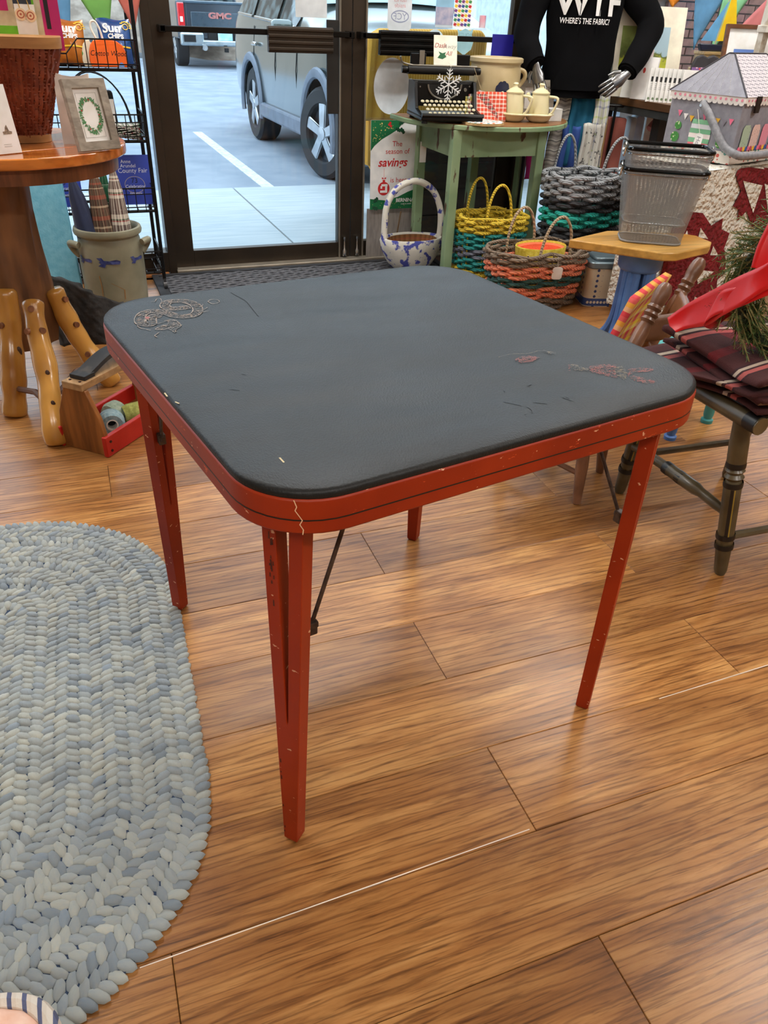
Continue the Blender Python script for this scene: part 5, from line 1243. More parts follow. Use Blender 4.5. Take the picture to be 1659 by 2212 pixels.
MB().lathe([(.158,.835),(.168,.845),(.172,.87),(.180,.93),(.178,1.0),(.178,1.08),(.186,1.18),(.196,1.30),(.190,1.38),(.13,1.445),(.075,1.475)], 48, fN, sy=.66, warp=fold, cap=False).build('hoodie_body', jersey, MN)
MB().lathe([(.160,.832),(.168,.834),(.168,.868),(.160,.870)], 48, fN, sy=.68, cap=False).build('hem_band', jersey, MN)
MB().tube(bez([fN(-.10,-.02,1.46), fN(-.08,.08,1.46), fN(0,.11,1.46), fN(.08,.08,1.46), fN(.10,-.02,1.46), fN(.0,-.09,1.43), fN(-.10,-.02,1.46)],6), .04, 10).build('hood', jersey, MN)
for s, el, wr_ in ((-1, (-.285,-.02,1.13), (-.238,-.135,.978)), (1, (.335,-.03,1.175), (.225,-.165,.965))):
    pts = bez([fN(s*.16,.0,1.39), fN(s*.24,.0,1.29), fN(*el), fN((el[0]+wr_[0])/2+s*.012,(el[1]+wr_[1])/2,(el[2]+wr_[2])/2-.01), fN(*wr_)], 7); n_ = len(pts)
    rs = [.078-.026*k/n_+.0022*sin(k*.9) for k in range(n_)]; MB().tube(pts, rs, 16).build('sleeve', jersey, MN, angle=80)
    MB().tube([pts[-2], pts[-1]+(pts[-1]-pts[-2])*.6], [.045,.042], 14).build('cuff', jersey, MN)
# silver hands resting at the pocket
def hand(wrist, palm_dir, spread, flip, lens):
    h = MB(); w = Vector(wrist); d = Vector(palm_dir).normalized(); sd = Vector(spread).normalized(); nn = d.cross(sd).normalized()
    h.tube([w-d*.03, w+d*.01, w+d*.045, w+d*.078], [.020,.024,.034,.030], 12, flatten=.5, up=nn)
    for k in range(4):
        b0 = w+d*.070+sd*((k-1.5)*.0165); L = lens[k]; sp = sd*((k-1.5)*.22)
        p1 = b0+(d+sp*.35).normalized()*L*.45+nn*(-.004); p2 = p1+(d+sp*.25-nn*.25*flip).normalized()*L*.32; p3 = p2+(d+sp*.1-nn*.5*flip).normalized()*L*.23
        h.tube([b0, p1, p2, p3], [.0095,.0085,.0075,.0045], 10)
    t0 = w+d*.025+sd*(-.026); h.tube([t0, t0+d*.028-sd*.018-nn*.004*flip, t0+d*.056-sd*.022-nn*.010*flip], [.012,.010,.006], 10)
    return h
hand(fN(.222,-.175,.955), fN.x*-.80+Vector((0,0,-.62))+fN.y*-.1, fN.x*.55+Vector((0,0,-.8)), 1, (.075,.085,.082,.066)).build('hand', silver, MN, angle=70)
hand(fN(-.238,-.14,.970), Vector((0,0,-1))+fN.x*.35+fN.y*-.2, fN.y*-.45+fN.x*.85, -1, (.070,.078,.074,.06)).build('hand', silver, MN, angle=70)
fH = F(fN(-.005,-.118,0), fN.x, (0,0,1))
def hug(mb, lift=.003):
    "lay flat print on the curved chest"
    for i, p in enumerate(mb.v):
        q = p-fN.o; u = q.dot(fN.x); z = p.z; r = .178+max(0,(z-1.08))*.09; v = -.66*sqrt(max(.0004, r*r-u*u))*(1.0)
        mb.v[i] = fN(u, v*1.045-lift, z)
    return mb
pk = MB(); pk.grid(14, 8, lambda u, v: fH((u-.5)*(.27-.09*v), .868+.125*v, 0)); hug(pk, .006); pk.build('pocket', jersey, MN)
wl = plain('print_white', (236,236,234), .8)
hug(MB().text('WTF', .150, F(fH(.0,1.197,0), fH.x, fH.y), bold=.004, shear=-.08), .008).build('lettering', wl, MN, smooth=False)
hug(MB().text("WHERE'S THE FABRIC?", .034, F(fH(-.012,1.158,0), fH.x, fH.y), bold=.0006, wdt=.72), .008).build('lettering', wl, MN, smooth=False)
for s in (-.045,.05): MB().tube([hug(MB().add([fH(s,z,0)],[]),.006).v[0] for z in (1.40,1.3,1.2,1.12)], .003, 6).build('drawstring', jersey, MN)
# ---- cloths hanging under the mannequin
rail = thing('scarf_rail', 'black rail holding scarves below the hoodie', 'rail', (2.66,3.75,0))
for u in (-.22,.24): MB().tube([fN(u,-.02,.0), fN(u,-.02,.80)], .008, 8).build('post', black_wire, rail)
MB().tube([fN(-.25,-.02,.80), fN(.28,-.02,.80)], .008, 8).build('bar', black_wire, rail)
def drape(label, u0, u1, z0, z1, mat, d=0., slant=0., n=3):
    g = MB(); g.grid(22, 20, lambda u, v: fN(u0+(u1-u0)*u+slant*v+.004*sin(9*v), -.045-d-.010*sin(u*pi*2*n)-.012*v, z1+(z0-z1)*v+.004*sin(u*8)))
    one(g, 'hanging_scarf', mat, label, 'scarf', tuple(fN((u0+u1)/2,-.045,z0)), 'scarves below the hoodie', solid=.003)
gry_st = stripes('grey_knit_stripes', [(0,(150,146,140)),(.5,(126,122,118))], 3., [(0,(150,146,140)),(.25,(186,182,174)),(.38,(96,94,94)),(.5,(164,158,148)),(.75,(120,114,110))], 9., mixf=.85)
drape('grey striped knit scarf hanging below the hoodie at the left', -.090,-.010,.40,.838, gry_st, .010, -.03, 1)
drape('teal cloth hanging in the middle below the hoodie', -.01,.120,.50,.838, plain('teal_cloth', (18,92,124), .85, c2=(28,108,140), scale=6), .0, 0, 2)
drape('denim blue cloth hanging below the teal one', -.035,.09,.36,.70, plain('denim_cloth', (36,66,136), .85, c2=(52,84,156), scale=10), .014, -.01, 2)
pl_w = stripes('green_white_plaid', [(0,(216,216,206)),(.4,(196,206,130)),(.55,(220,220,212)),(.75,(140,144,168))], 3., [(0,(216,216,208)),(.2,(190,204,120)),(.32,(222,222,214)),(.6,(128,134,164)),(.72,(214,214,206))], 6.)
drape('cream, lime and grey plaid scarf at the right below the hoodie', .115,.190,.36,.845, pl_w, .012, .01, 1)
blackfl = plain('black_flower_cloth', (70,70,72), .9, c2=(216,214,206), scale=26, lo=.40, hi=.46, detail=5)
drape('white gauze scarf with black flower print in front of the denim', .07,.185,.34,.715, blackfl, .03, .0, 3)
drape('magenta cloth hanging behind the green table', -.205,-.105,.42,.72, plain('magenta_cloth', (150,16,92), .85), -.02, .0, 1)

# ---- console table with wood slab and dark metal frame
CN = thing('console_table', 'dark metal console with thick brown wood top along the right wall', 'table', (3.15,3.45,0))
slab = wood('slab_brown', (74,46,26), (110,72,40), (142,98,58), 'Y', 5., .35)
MB().box((3.16,3.595,.822),(.60,.77,.036)).build('top_slab', slab, CN, smooth=False, bevel=.003)
dkm = plain('charcoal_metal', (66,68,70), .45, .5)
MB().ring(rect(.58,.75,3.16,3.595), rect(.50,.67,3.16,3.595), .768, .803).build('frame', dkm, CN, smooth=False, bevel=.002)
for x, y in ((2.895,3.245),(3.425,3.245),(2.895,3.945),(3.425,3.945)): MB().box((x,y,.384),(.05,.05,.768)).build('leg', dkm, CN, smooth=False, bevel=.003)
MB().box((3.02,3.62,.384),(.075,.06,.768)).build('post', dkm, CN, smooth=False, bevel=.003)
# pink chair under the console and paper rolls
pc = thing('pink_chair', 'dusty pink spindle chair standing under the console', 'chair', (3.2,3.6,0)); pink = plain('dusty_pink', (190,120,116), .6, c2=(206,140,134), scale=9)
MB().prism(rounded(rect(.40,.40,3.22,3.72),.05,5), .42, .45).build('seat', pink, pc, bevel=.006)
for x in (3.06,3.38):
    for y in (3.56,3.88): MB().tube([(x,y,0),(x,y,.42)], [.016,.02], 10).build('leg', pink, pc)
for x in (3.06,3.17,3.28,3.38): MB().tube([(x,3.9,.44),(x,3.93,.74)], .012, 8).build('spindle', pink, pc)
MB().tube(bez([(3.04,3.93,.70),(3.10,3.94,.745),(3.22,3.95,.752),(3.34,3.94,.745),(3.40,3.93,.70)],5), .02, 8).build('crest', pink, pc)
MB().tube([(3.04,3.56,.25),(3.40,3.56,.25)], .012, 8).build('stretcher', pink, pc)
pc.location += Vector((-.05,-.26,0))
for k, (x, y, w, c, lab) in enumerate(((2.66,3.72,.09,(186,148,96),'tan paper roll standing left under the console edge'),(2.775,3.72,.10,(176,104,92),'terracotta board beside the tan roll'),(2.90,3.74,.03,(214,226,238),'narrow pale blue fabric bolt under the console'),(2.975,3.78,.045,(190,208,228),'wide pale blue fabric bolt under the console'),(3.055,3.80,.04,(226,224,216),'white speckled fabric bolt under the console'),(3.12,3.83,.035,(176,146,98),'tan fabric bolt next to the console post'))):
    f0 = F((x+.10,y+.10,.0), (.95,-.3,0), (.10,.0,1)); one(MB().prism(rounded(rect(w,.74,0,.37),.012,3), -.05, .05, f0), 'fabric_bolt', plain('bolt_%d' % k, c, .8), lab, 'fabric bolt', (x+.10,y+.10,0), 'fabric bolts under the console')
# goods on the console
TZ = .84
cb = thing('matted_painting', 'large matted landscape painting of trees in cream mat on the console', 'painting', (3.05,3.78,TZ)); fA = F((2.985,3.78,TZ+.002), (.97,-.18,0), (-.06,.16,1))
MB().box((0,.205,0),(.38,.41,.006), fA).build('mat_board', plain('cream_mat', (234,226,206), .8), cb, smooth=False)
def landscape():
    m, nt, b = nmat('meadow_watercolour'); b.inputs['Roughness'].default_value = .7; tc = nt.nodes.new('ShaderNodeTexCoord'); sp = nt.nodes.new('ShaderNodeSeparateXYZ'); lk(nt, tc.outputs['UV'], sp.inputs[0])
    n = nd(nt, 'ShaderNodeTexNoise', Scale=9., Detail=4.); lk(nt, tc.outputs['UV'], n.inputs['Vector'])
    ad = nd(nt, 'ShaderNodeMath', operation='MULTIPLY_ADD'); ad.inputs[1].default_value = .5; lk(nt, n.outputs[0], ad.inputs[0]); lk(nt, sp.outputs[1], ad.inputs[2])
    v = ramp(nt, ad.outputs[0], [(.25, lin((206,206,60))), (.5, lin((178,186,60))), (.58, lin((96,104,56))), (.75, lin((120,140,70))), (1.1, lin((150,168,90)))])
    a2 = nd(nt, 'ShaderNodeMath', operation='MULTIPLY_ADD'); a2.inputs[1].default_value = .45; lk(nt, n.outputs[0], a2.inputs[0]); lk(nt, sp.outputs[0], a2.inputs[2])
    u = ramp(nt, a2.outputs[0], [(.78, (0,0,0,1)), (.84, (1,1,1,1))]); hm = ramp(nt, ad.outputs[0], [(.62, (0,0,0,1)), (.68, (1,1,1,1))])
    k = nd(nt, 'ShaderNodeMath', operation='MULTIPLY'); lk(nt, u.outputs[0], k.inputs[0]); lk(nt, hm.outputs[0], k.inputs[1])
    lk(nt, mixc(nt, k.outputs[0], v.outputs[0], lin((172,200,214))), b.inputs['Base Color']); return m
g = MB(); g.grid(1,1, lambda u, v: fA(-.16+.27*u,.12+.20*v,.0036)); g.build('painting', landscape(), cb, smooth=False)
# packaged cards
for k in range(9):
    x = 2.880+.0135*k; y = 3.575-.018*k; f0 = F((x,y,TZ+.001), (.92,-.39,0), (-.04,.10,1)); lab = 'white packaged sewing card, one of a slanted row on the console' if k < 8 else 'front white packaged card of the row on the console'
    t = thing('card_pack', lab, 'card pack', (x,y,TZ), 'packaged cards in a row')
    MB().box((0,.072,0),(.052 if k < 8 else .085,.150,.006), f0).build('pack', plain('pack_white', (230,230,226), .5), t, smooth=False)
    MB().flat(rect(.024,.022,-.004,.098), f0, .0034).build('pack_print', plain('pack_black', (50,50,50), .6), t, smooth=False)
    MB().flat(circ(10,.006,-.014,.012), f0, .0034).build('pack_mark', plain('pack_green', (110,130,96), .6), t, smooth=False)
    l = MB()
    for q in range(4): l.flat(rect(.030,.0018,0,.078-.008*q), f0, .0034)
    l.build('pack_lines', plain('pack_grey', (160,160,158), .6), t, smooth=False)
for k, (du, hh, c, lab) in enumerate(((0,.17,(226,216,196),'cream folder at the left end of the console top'),(.03,.155,(206,202,196),'pale grey folder beside the cream one'),(.055,.18,(232,230,224),'white sleeve next to the folders'),(.08,.19,(240,236,232),'clear wrapped print with red motif'))):
    f0 = F((2.872+du*.1,3.92-du*3.3,TZ+.001), (.55,-.83,0), (.05,.14,1)); t = thing('card_folder', lab, 'folder', tuple(f0(0,0,0)), 'folders on the console')
    MB().box((0,hh/2,0),(.11,hh,.016), f0).build('sleeve', plain('sleeve_%d' % k, c, .6), t, smooth=False)
    if k == 3: MB().box((-.01,.205,0),(.05,.035,.004), f0).build('flap', plain('flap_pink', (230,214,210), .6), t, smooth=False); MB().flat(circ(10,.007,-.01,.13,.013), f0, .0086).build('motif', plain('motif_red', (190,60,50), .6), t, smooth=False)
# zip cases
for k, (x, c, lab) in enumerate(((2.975,(120,84,140),'purple patterned zip case behind the cards'),(3.035,(86,88,120),'blue and red patterned zip case beside the purple one'))):
    t = thing('zip_case', lab, 'zip case', (x+.05,3.42,TZ), 'zip cases'); f0 = F((x+.05,3.42-.01*k,TZ+.001), (.95,-.3,0), (0,.1,1))
    MB().prism([(-.045,0),(.045,0),(.045,.17),(.03,.205),(0,.215),(-.03,.205),(-.045,.17)], -.02, .0, f0).build('case', plain('case_black', (44,42,46), .7), t, bevel=.008)
    MB().box((0,.085,.001),(.088,.15,.002), f0).build('panel', dots('case_pat_%d' % k, c, (220,180,190), 60., .3, .7, dot2=(190,70,70), rnd=1.), t, smooth=False)
# boxes with sailboat
for k, (z, w, lab) in enumerate(((TZ,.20,'bottom wooden cigar box under the model sailboat'),(TZ+.075,.19,'middle wooden cigar box under the model sailboat'),(TZ+.15,.165,'top wooden box carrying the model sailboat'))):
    t = thing('wooden_box', lab, 'box', (3.30,3.66,z), 'stacked wooden boxes'); f0 = F((3.30,3.66,z), (.96,-.28,0), (.28,.96,0)); ww_ = wood('box_wood', (140,112,70), (164,136,90), (184,156,108), 'X')
    MB().box((0,0,.030),(w,.12,.058), f0).build('body', ww_, t, smooth=False, bevel=.002); MB().box((0,0,.066),(w+.008,.128,.014), f0).build('lid', wood('box_lid', (170,140,92), (190,160,110), (204,176,128), 'X'), t, smooth=False, bevel=.002)
sb_ = thing('model_sailboat', 'toy sailboat with yellow and blue sails on the wooden boxes', 'model boat', (3.30,3.65,TZ+.225)); fb_ = F((3.29,3.65,TZ+.224), (.96,-.28,0), (.28,.96,0))
MB().prism([(-.085,.0),(.06,0),(.09,.028),(-.10,.034)], -.018, .018, F(fb_(0,0,0), fb_.x, (0,0,1))).build('hull', plain('hull_navy', (24,30,52), .3), sb_, bevel=.006)
MB().tube([fb_(-.01,0,.03), fb_(.02,0,.30)], .003, 6).build('mast', plain('mast_wood', (190,170,130), .5), sb_)
for poly, c, nm in (([(-.005,.045),(.085,.05),(.085,.10),(.03,.29)],(240,196,20),'mainsail'),([(-.09,.045),(-.015,.045),(.012,.22)],(96,160,206),'jib')):
    MB().prism(poly, -.001, .001, F(fb_(0,-.002,0), fb_.x, (0,0,1))).build(nm, plain('sail_'+nm, c, .7), sb_, smooth=False)
# small framed painting
f2 = thing('picture_frame', 'brown frame with blue winter landscape behind the house-shaped sewing box', 'picture frame', (3.40,3.40,TZ)); fq2 = F((3.345,3.46,TZ+.003), (.97,-.24,0), (-.03,.16,1))
MB().ring(rect(.27,.345,0,.1725), rect(.235,.31,0,.1725), -.008, .010, fq2).build('frame', wood('frame_walnut', (84,48,28), (110,66,40), (130,84,54), 'X'), f2, smooth=False)
MB().box((0,.1725,0),(.24,.315,.004), fq2).build('mat_board', MATS['mat_board_white'], f2, smooth=False)
def wint():
    m, nt, b = nmat('winter_watercolour'); tc = nt.nodes.new('ShaderNodeTexCoord'); sp = nt.nodes.new('ShaderNodeSeparateXYZ'); lk(nt, tc.outputs['UV'], sp.inputs[0]); n = nd(nt, 'ShaderNodeTexNoise', Scale=5., Detail=3.); lk(nt, tc.outputs['UV'], n.inputs['Vector'])
    ad = nd(nt, 'ShaderNodeMath', operation='MULTIPLY_ADD'); ad.inputs[1].default_value = .5; lk(nt, n.outputs[0], ad.inputs[0]); lk(nt, sp.outputs[1], ad.inputs[2])
    v = ramp(nt, ad.outputs[0], [(.3, lin((120,130,80))), (.4, lin((214,206,196))), (.62, lin((222,222,226))), (.68, lin((150,180,220))), (.85, lin((70,110,206))), (1.2, lin((110,146,222)))]); lk(nt, v.outputs[0], b.inputs['Base Color']); return m
g = MB(); g.grid(1,1, lambda u, v: fq2(-.075+.14*u,.10+.14*v,.003)); g.build('painting', wint(), f2, smooth=False)
t = MB(); t.tube([fq2(-.01,.11,.0035), fq2(-.012,.175,.0035)], .0018, 4); t.blob(tuple(fq2(-.012,.185,.004)), (.012,.003,.012), 8, 4); t.build('tree_print', plain('tree_ink', (40,44,60), .7), f2)
# white lantern cupboard at the picture's right edge
ln = thing('white_lantern', 'distressed white wooden lantern at the right picture edge', 'lantern', (3.36,3.25,TZ)); wd_ = plain('distressed_white', (222,218,208), .75, c2=(196,186,170), scale=18, lo=.5, hi=.6, bmp=.3)
for x, y in ((3.28,3.18),(3.44,3.18),(3.28,3.34),(3.44,3.34)): MB().box((x,y,TZ+.30),(.034,.034,.60)).build('post', wd_, ln, smooth=False)
for z in (TZ+.015,TZ+.33,TZ+.60): MB().box((3.36,3.26,z),(.21,.21,.03)).build('tray', wd_, ln, smooth=False, bevel=.003)
yb = thing('yellow_soap', 'yellow flower-shaped pack inside the white lantern', 'pack', (3.36,3.24,TZ+.03)); MB().lathe([(0,.03),(.05,.03),(.055,.08),(.045,.13),(0,.135)], 10, F((3.36,3.25,TZ)), warp=lambda a, z: .1*sin(a*5)).build('pack', plain('pale_yellow', (232,214,120), .7), yb)
# bunting in the right window
pennant('blue cloth pennant behind the toy sailboat', (3.42,4.06,1.36),(3.66,4.06,1.36),(3.50,4.06,1.06), MATS['felt_blue'], 'bunting in the right window')
pennant('mint green cloth pennant right of the toy sailboat', (3.62,4.05,1.32),(3.80,4.05,1.32),(3.62,4.05,1.03), plain('felt_mint',(130,196,150),.9), 'bunting in the right window')
pennant('pink cloth pennant above the brown picture frame', (3.74,4.055,1.12),(3.98,4.055,1.36),(3.98,4.055,1.10), plain('felt_pink',(206,128,132),.9), 'bunting in the right window')
pennant('orange leaf cut-out at the top of the right window', (3.20,4.07,1.36),(3.42,4.07,1.36),(3.30,4.07,1.25), plain('leaf_orange',(214,130,30),.8), 'leaf decorations in the right window')
pennant('red leaf cut-out at the top of the right window', (3.08,4.075,1.36),(3.26,4.075,1.36),(3.16,4.075,1.26), plain('leaf_red',(196,64,30),.8), 'leaf decorations in the right window')
one(MB().tube(bez([(2.5,4.085,1.42),(3.2,4.085,1.36),(3.9,4.085,1.37),(4.4,4.085,1.42)],8), .003, 6), 'bunting_cord', MATS['cord_white'], 'white cord carrying the bunting across the right window', 'cord', (3.4,4.085,1.36))

# ---- quilt draped over a chest, with the house-shaped sewing box on top
fQ = F((2.43,2.60,0), (.965,.26,0), (-.26,.965,0))
ch = thing('low_chest', 'low wooden chest hidden under the red and white quilt', 'chest', tuple(fQ(.4,.25,0))); MB().box((.385,.185,.34),(.69,.33,.66), fQ).build('body', slab, ch, smooth=False)
for u in (.08,.68):
    for v in (.06,.30): MB().box((u,v,.005),(.04,.04,.01), fQ).build('foot', slab, ch, smooth=False)
ql = thing('patchwork_quilt', 'cream quilt with dark red star patches draped over the chest', 'quilt', tuple(fQ(.4,.0,0)))
def quilt_mat(name, c, c2):
    m, nt, b = nmat(name); b.inputs['Roughness'].default_value = .92; co = coords(nt, 'Object')
    n = nd(nt, 'ShaderNodeTexNoise', Scale=9.); lk(nt, co, n.inputs['Vector']); r = ramp(nt, n.outputs[0], [(.3, lin(c)), (.7, lin(c2))]); lk(nt, r.outputs[0], b.inputs['Base Color'])
    v = nd(nt, 'ShaderNodeTexVoronoi', Scale=44., feature='SMOOTH_F1'); lk(nt, coords(nt, 'Object', (1,1,1.2)), v.inputs['Vector'])
    n2 = nd(nt, 'ShaderNodeTexNoise', Scale=60., Detail=2.); lk(nt, co, n2.inputs['Vector']); ad = nd(nt, 'ShaderNodeMath', operation='MULTIPLY_ADD'); ad.inputs[1].default_value = -.9; lk(nt, v.outputs['Distance'], ad.inputs[0]); lk(nt, n2.outputs[0], ad.inputs[2])
    bump(nt, b, ad.outputs[0], .9, .03); return m
qw = quilt_mat('quilt_cream', (230,226,214), (240,237,226)); qr = quilt_mat('quilt_red', (112,14,24), (138,24,32))
def qface(u, z):          # front fall of the quilt, u along the chest, z height
    w = .010*sin(u*9+1)+.012*sin(u*4.5)*(1-z/.7)
    return fQ(u, -.012-.018*(1-z/.7)-w, z)
q = MB(); q.grid(60, 44, lambda u, v: qface(-.165+.91*u, .035+.645*v) + Vector((0,0,.0025*sin(u*60)*sin(v*44))))
q.grid(60, 24, lambda u, v: fQ(-.165+.91*u if v < .15 else max(-.165+.91*u,.02), -.016+.38*v, .684+.003*sin(u*20)*sin(v*20)-(.004 if v < .02 else 0)))
q.grid(26, 44, lambda u, v: fQ(.025-.004*sin(u*7)*(1-u), .36-.35*u, .035+.645*v))
q.build('cloth', qw, ql, angle=70)
def patch(poly, w=.006):
    "red patch sewn on the front fall, cut into small cells so that it follows the cloth"
    xs = [p[0] for p in poly]; zs = [p[1] for p in poly]; bm = bmesh.new(); vs = [bm.verts.new((u,0,z)) for u, z in poly]; f = bm.faces.new(vs); bmesh.ops.triangulate(bm, faces=[f])
    bmesh.ops.subdivide_edges(bm, edges=bm.edges[:], cuts=3, use_grid_fill=True)
    m = MB(); m.add([qface(v.co.x, v.co.z)-fQ.y*w for v in bm.verts], [tuple(v.index for v in f.verts) for f in (bm.faces.ensure_lookup_table() or bm.verts.index_update() or bm.faces)]); bm.free(); return m
stars = [  # outlines in (u, z) on the front fall
 [(-.131,.528),(-.064,.532),(.019,.521),(.102,.463),(.186,.485),(.196,.438),(.281,.41),(.223,.378),(.28,.33),(.314,.279),(.326,.226),(.24,.201),(.283,.164),(.322,.125),(.229,.152),(.227,.103),(.178,.05),(.026,.066),(-.065,.124),(-.155,.239),(-.158,.358),(-.155,.467)],
 [(.214,.668),(.24,.676),(.332,.674),(.438,.666),(.672,.637),(.73,.50),(.70,.383),(.608,.376),(.47,.414),(.386,.492),(.327,.456),(.312,.505),(.252,.525),(.293,.582),(.235,.629),(.212,.653)],
 [(.47,.28),(.55,.32),(.62,.29),(.68,.32),(.70,.24),(.68,.16),(.70,.10),(.62,.07),(.54,.10),(.47,.07),(.44,.16)]]
for s in stars: patch(s).build('star_patch', qr, ql, angle=70)
inner = [[(.025,.462),(.024,.424),(.099,.409)],[(.155,.373),(.219,.325),(.146,.336)],[(.118,.275),(.217,.255),(.099,.217),(.086,.247)],[(.10,.162),(.193,.128),(.10,.117)],[(.284,.624),(.461,.592),(.442,.479)],[(.339,.672),(.442,.659),(.433,.668)],[(.474,.598),(.592,.571),(.565,.462)],[(-.06,.46),(-.02,.40),(-.09,.39)],[(.54,.26),(.62,.23),(.56,.16)]]
for s in inner: patch(s, .0085).build('cream_patch', qw, ql, angle=70)

hs = thing('sewing_box', 'grey house-shaped sewing box with patterned roof and padded handle', 'sewing box', tuple(fQ(.2,.2,.694)))
fB2 = F(fQ(.175,.004,.690), (.955,.295,0), (-.295,.955,0)); LW, DW, HW = .46, .33, .225
grey = plain('grey_felt', (136,136,146), .85, c2=(150,150,160), scale=40, bmp=.2, bscale=300)
MB().box((LW/2,DW/2,HW/2+.0),(LW,DW,HW), fB2).build('body', grey, hs, smooth=False, bevel=.003)
print_ = dots('notions_print', (232,224,214), (196,92,80), 46., .34, .7, dot2=(96,150,140), rnd=1.)
MB().ring(rect(LW+.006,DW+.006,LW/2,DW/2), rect(LW-.01,DW-.01,LW/2,DW/2), -.0, .045, fB2).build('print_band', print_, hs, smooth=False)
MB().ring(rect(LW+.016,DW+.016,LW/2,DW/2), rect(LW-.01,DW-.01,LW/2,DW/2), HW, HW+.024, fB2).build('lid_band', plain('lid_white', (226,222,218), .7), hs, smooth=False)
ro = MB(); e = .012; A = [(-e,-e),(LW+e,-e),(LW+e,DW+e),(-e,DW+e)]; z0 = HW+.022; z1 = HW+.165; r0, r1 = .105, LW-.105
V = [fB2(*p, z0) for p in A]+[fB2(r0,DW/2-.012,z1), fB2(r1,DW/2-.012,z1), fB2(r1,DW/2+.012,z1), fB2(r0,DW/2+.012,z1)]
ro.add([V[0],V[3],V[7],V[4]], [(0,1,2,3)]); ro.build('roof_end', grey, hs, smooth=False); ro = MB(); ro.add([V[1],V[5],V[6],V[2]], [(0,1,2,3)]); ro.build('roof_end', grey, hs, smooth=False)
ro = MB(); ro.add([V[0],V[4],V[5],V[1]], [(0,3,2,1)]); ro.add([V[3],V[2],V[6],V[7]], [(0,1,2,3)]); ro.add([V[4],V[7],V[6],V[5]], [(0,1,2,3)]); ro.build('roof_slope', dots('roof_knit', (200,194,200), (104,100,112), 88., .36, .8), hs, smooth=False)
pip = MB()
for a_, b_ in ((0,4),(1,5),(3,7),(4,5),(4,7)): pip.tube([V[a_],V[b_]], .0032, 6)
pip.build('piping', plain('piping_dark', (60,56,62), .7), hs)
sti = MB(); 
for k in range(5):
    t_ = .22+.14*k; a_ = V[0].lerp(V[3], t_); b_ = V[4].lerp(V[7], t_); nrm_ = (V[3]-V[0]).cross(V[4]-V[0]).normalized()
    if nrm_.z < 0: nrm_ = -nrm_
    for q_ in range(26):
        c0 = a_.lerp(b_, .04+.035*q_)+nrm_*.0012; c1 = a_.lerp(b_, .055+.035*q_)+nrm_*.0012; sti.tube([c0,c1], .0011, 4)
sti.build('stitching', plain('stitch_pale', (206,204,206), .8), hs)
fl2 = F(fB2(-.0005,0,0), -fB2.y, (0,0,1)); ff2 = F(fB2(0,-.0005,0), fB2.x, (0,0,1))    # left end (u negative toward back) and long front
sc_ = MB(); dt = MB()
for k in range(14):
    sc_.flat([(-DW+.005+k*.0236+.0118*(1-cos(a)), HW-.010*sin(a)) for a in [pi*j/6 for j in range(7)]], fl2, .0088); dt.flat(circ(8,.0055,-DW+.017+k*.0236,HW+.010), fl2, .0092)
for k in range(18):
    sc_.flat([(.005+k*.025+.0125*(1-cos(a)), HW-.010*sin(a)) for a in [pi*j/6 for j in range(7)]], ff2, .0088); dt.flat(circ(8,.0055,.017+k*.025,HW+.010), ff2, .0092)
sc_.build('scallop_trim', MATS['lid_white'], hs, smooth=False); tag(dt.build('scallop_dots', plain('trim_pink', (224,140,160), .7), hs, smooth=False), kind='stuff')
dr_ = MB(); stc = [(224,120,130),(120,180,140),(236,222,220),(120,180,140),(214,216,222),(130,190,150),(226,120,134)]
for k in range(6): MB().flat(rect(.10-.003*abs(k-2),.017,-DW/2+.005,.055+.0175*k), fl2, .004).build('door_stripe', plain('door_%d' % k, stc[k], .75), hs, smooth=False)
for u, z in ((-DW+.055,.075),(-DW+.06,.12),(-.06,.075)): MB().flat(circ(16,.020 if z < .1 else .016,u,z), fl2, .004).build('topiary', dots('topiary_green', (70,140,66), (210,226,180), 90., .3, .8, rnd=1.), hs, smooth=False)
for k in range(9):
    u = -DW+.045+k*.030; z = .165-.016*sin(pi*(k % 4.5)/4.5); MB().flat([(u,z+.012),(u+.022,z+.012),(u+.011,z-.012)], fl2, .004).build('pennant_print', plain('pp_%d' % (k % 4), ((224,110,140),(226,226,226),(226,176,60),(130,126,136))[k % 4], .7), hs, smooth=False)
for u, c in ((.07,(176,196,172)),(.145,(228,196,188)),(.225,(232,150,170)),(.31,(176,196,172)),(.385,(228,196,188))):
    MB().flat([(u-.03,.05),(u+.03,.05),(u+.03,.13),(u+.02,.145),(u-.02,.145),(u-.03,.13)], ff2, .004).build('window_print', dots('win_%d' % int(u*1000), c, tuple(int(v*.8) for v in c), 80., .2, .8, rnd=1.), hs, smooth=False)
    for j in range(4): MB().flat(circ(8,.010,u-.03+.02*j,.056), ff2, .0045+.0002*j).build('flower_print', plain('fl_%d' % j, ((226,110,140),(190,70,90),(232,180,60),(60,90,150))[j], .7), hs, smooth=False)
MB().prism([(-.014,-.03),(.014,-.03),(.017,-.01),(.012,0),(.017,.012),(.014,.03),(-.014,.03),(-.017,.012),(-.012,0),(-.017,-.01)], .004, .012, F(fB2(.085,-.006,HW-.005), fB2.x, (0,0,1))).build('latch', plain('latch_bronze', (46,34,28), .4, .5), hs)
hp = bez([fB2(-.022,DW*.52,HW-.012), fB2(-.028,DW*.36,HW-.055), fB2(-.032,.03,.075), fB2(-.025,-.035,.045), fB2(.03,-.05,.038), fB2(.2,-.052,.036), fB2(.42,-.05,.038), fB2(LW+.03,-.03,.05), fB2(LW+.032,DW*.5,HW-.02)], 10)
MB().tube(hp, [.0155+.0008*sin(k*2.6) for k in range(len(hp))], 12).build('handle', plain('handle_grey', (120,122,128), .5, c2=(146,148,154), scale=60), hs, angle=80)
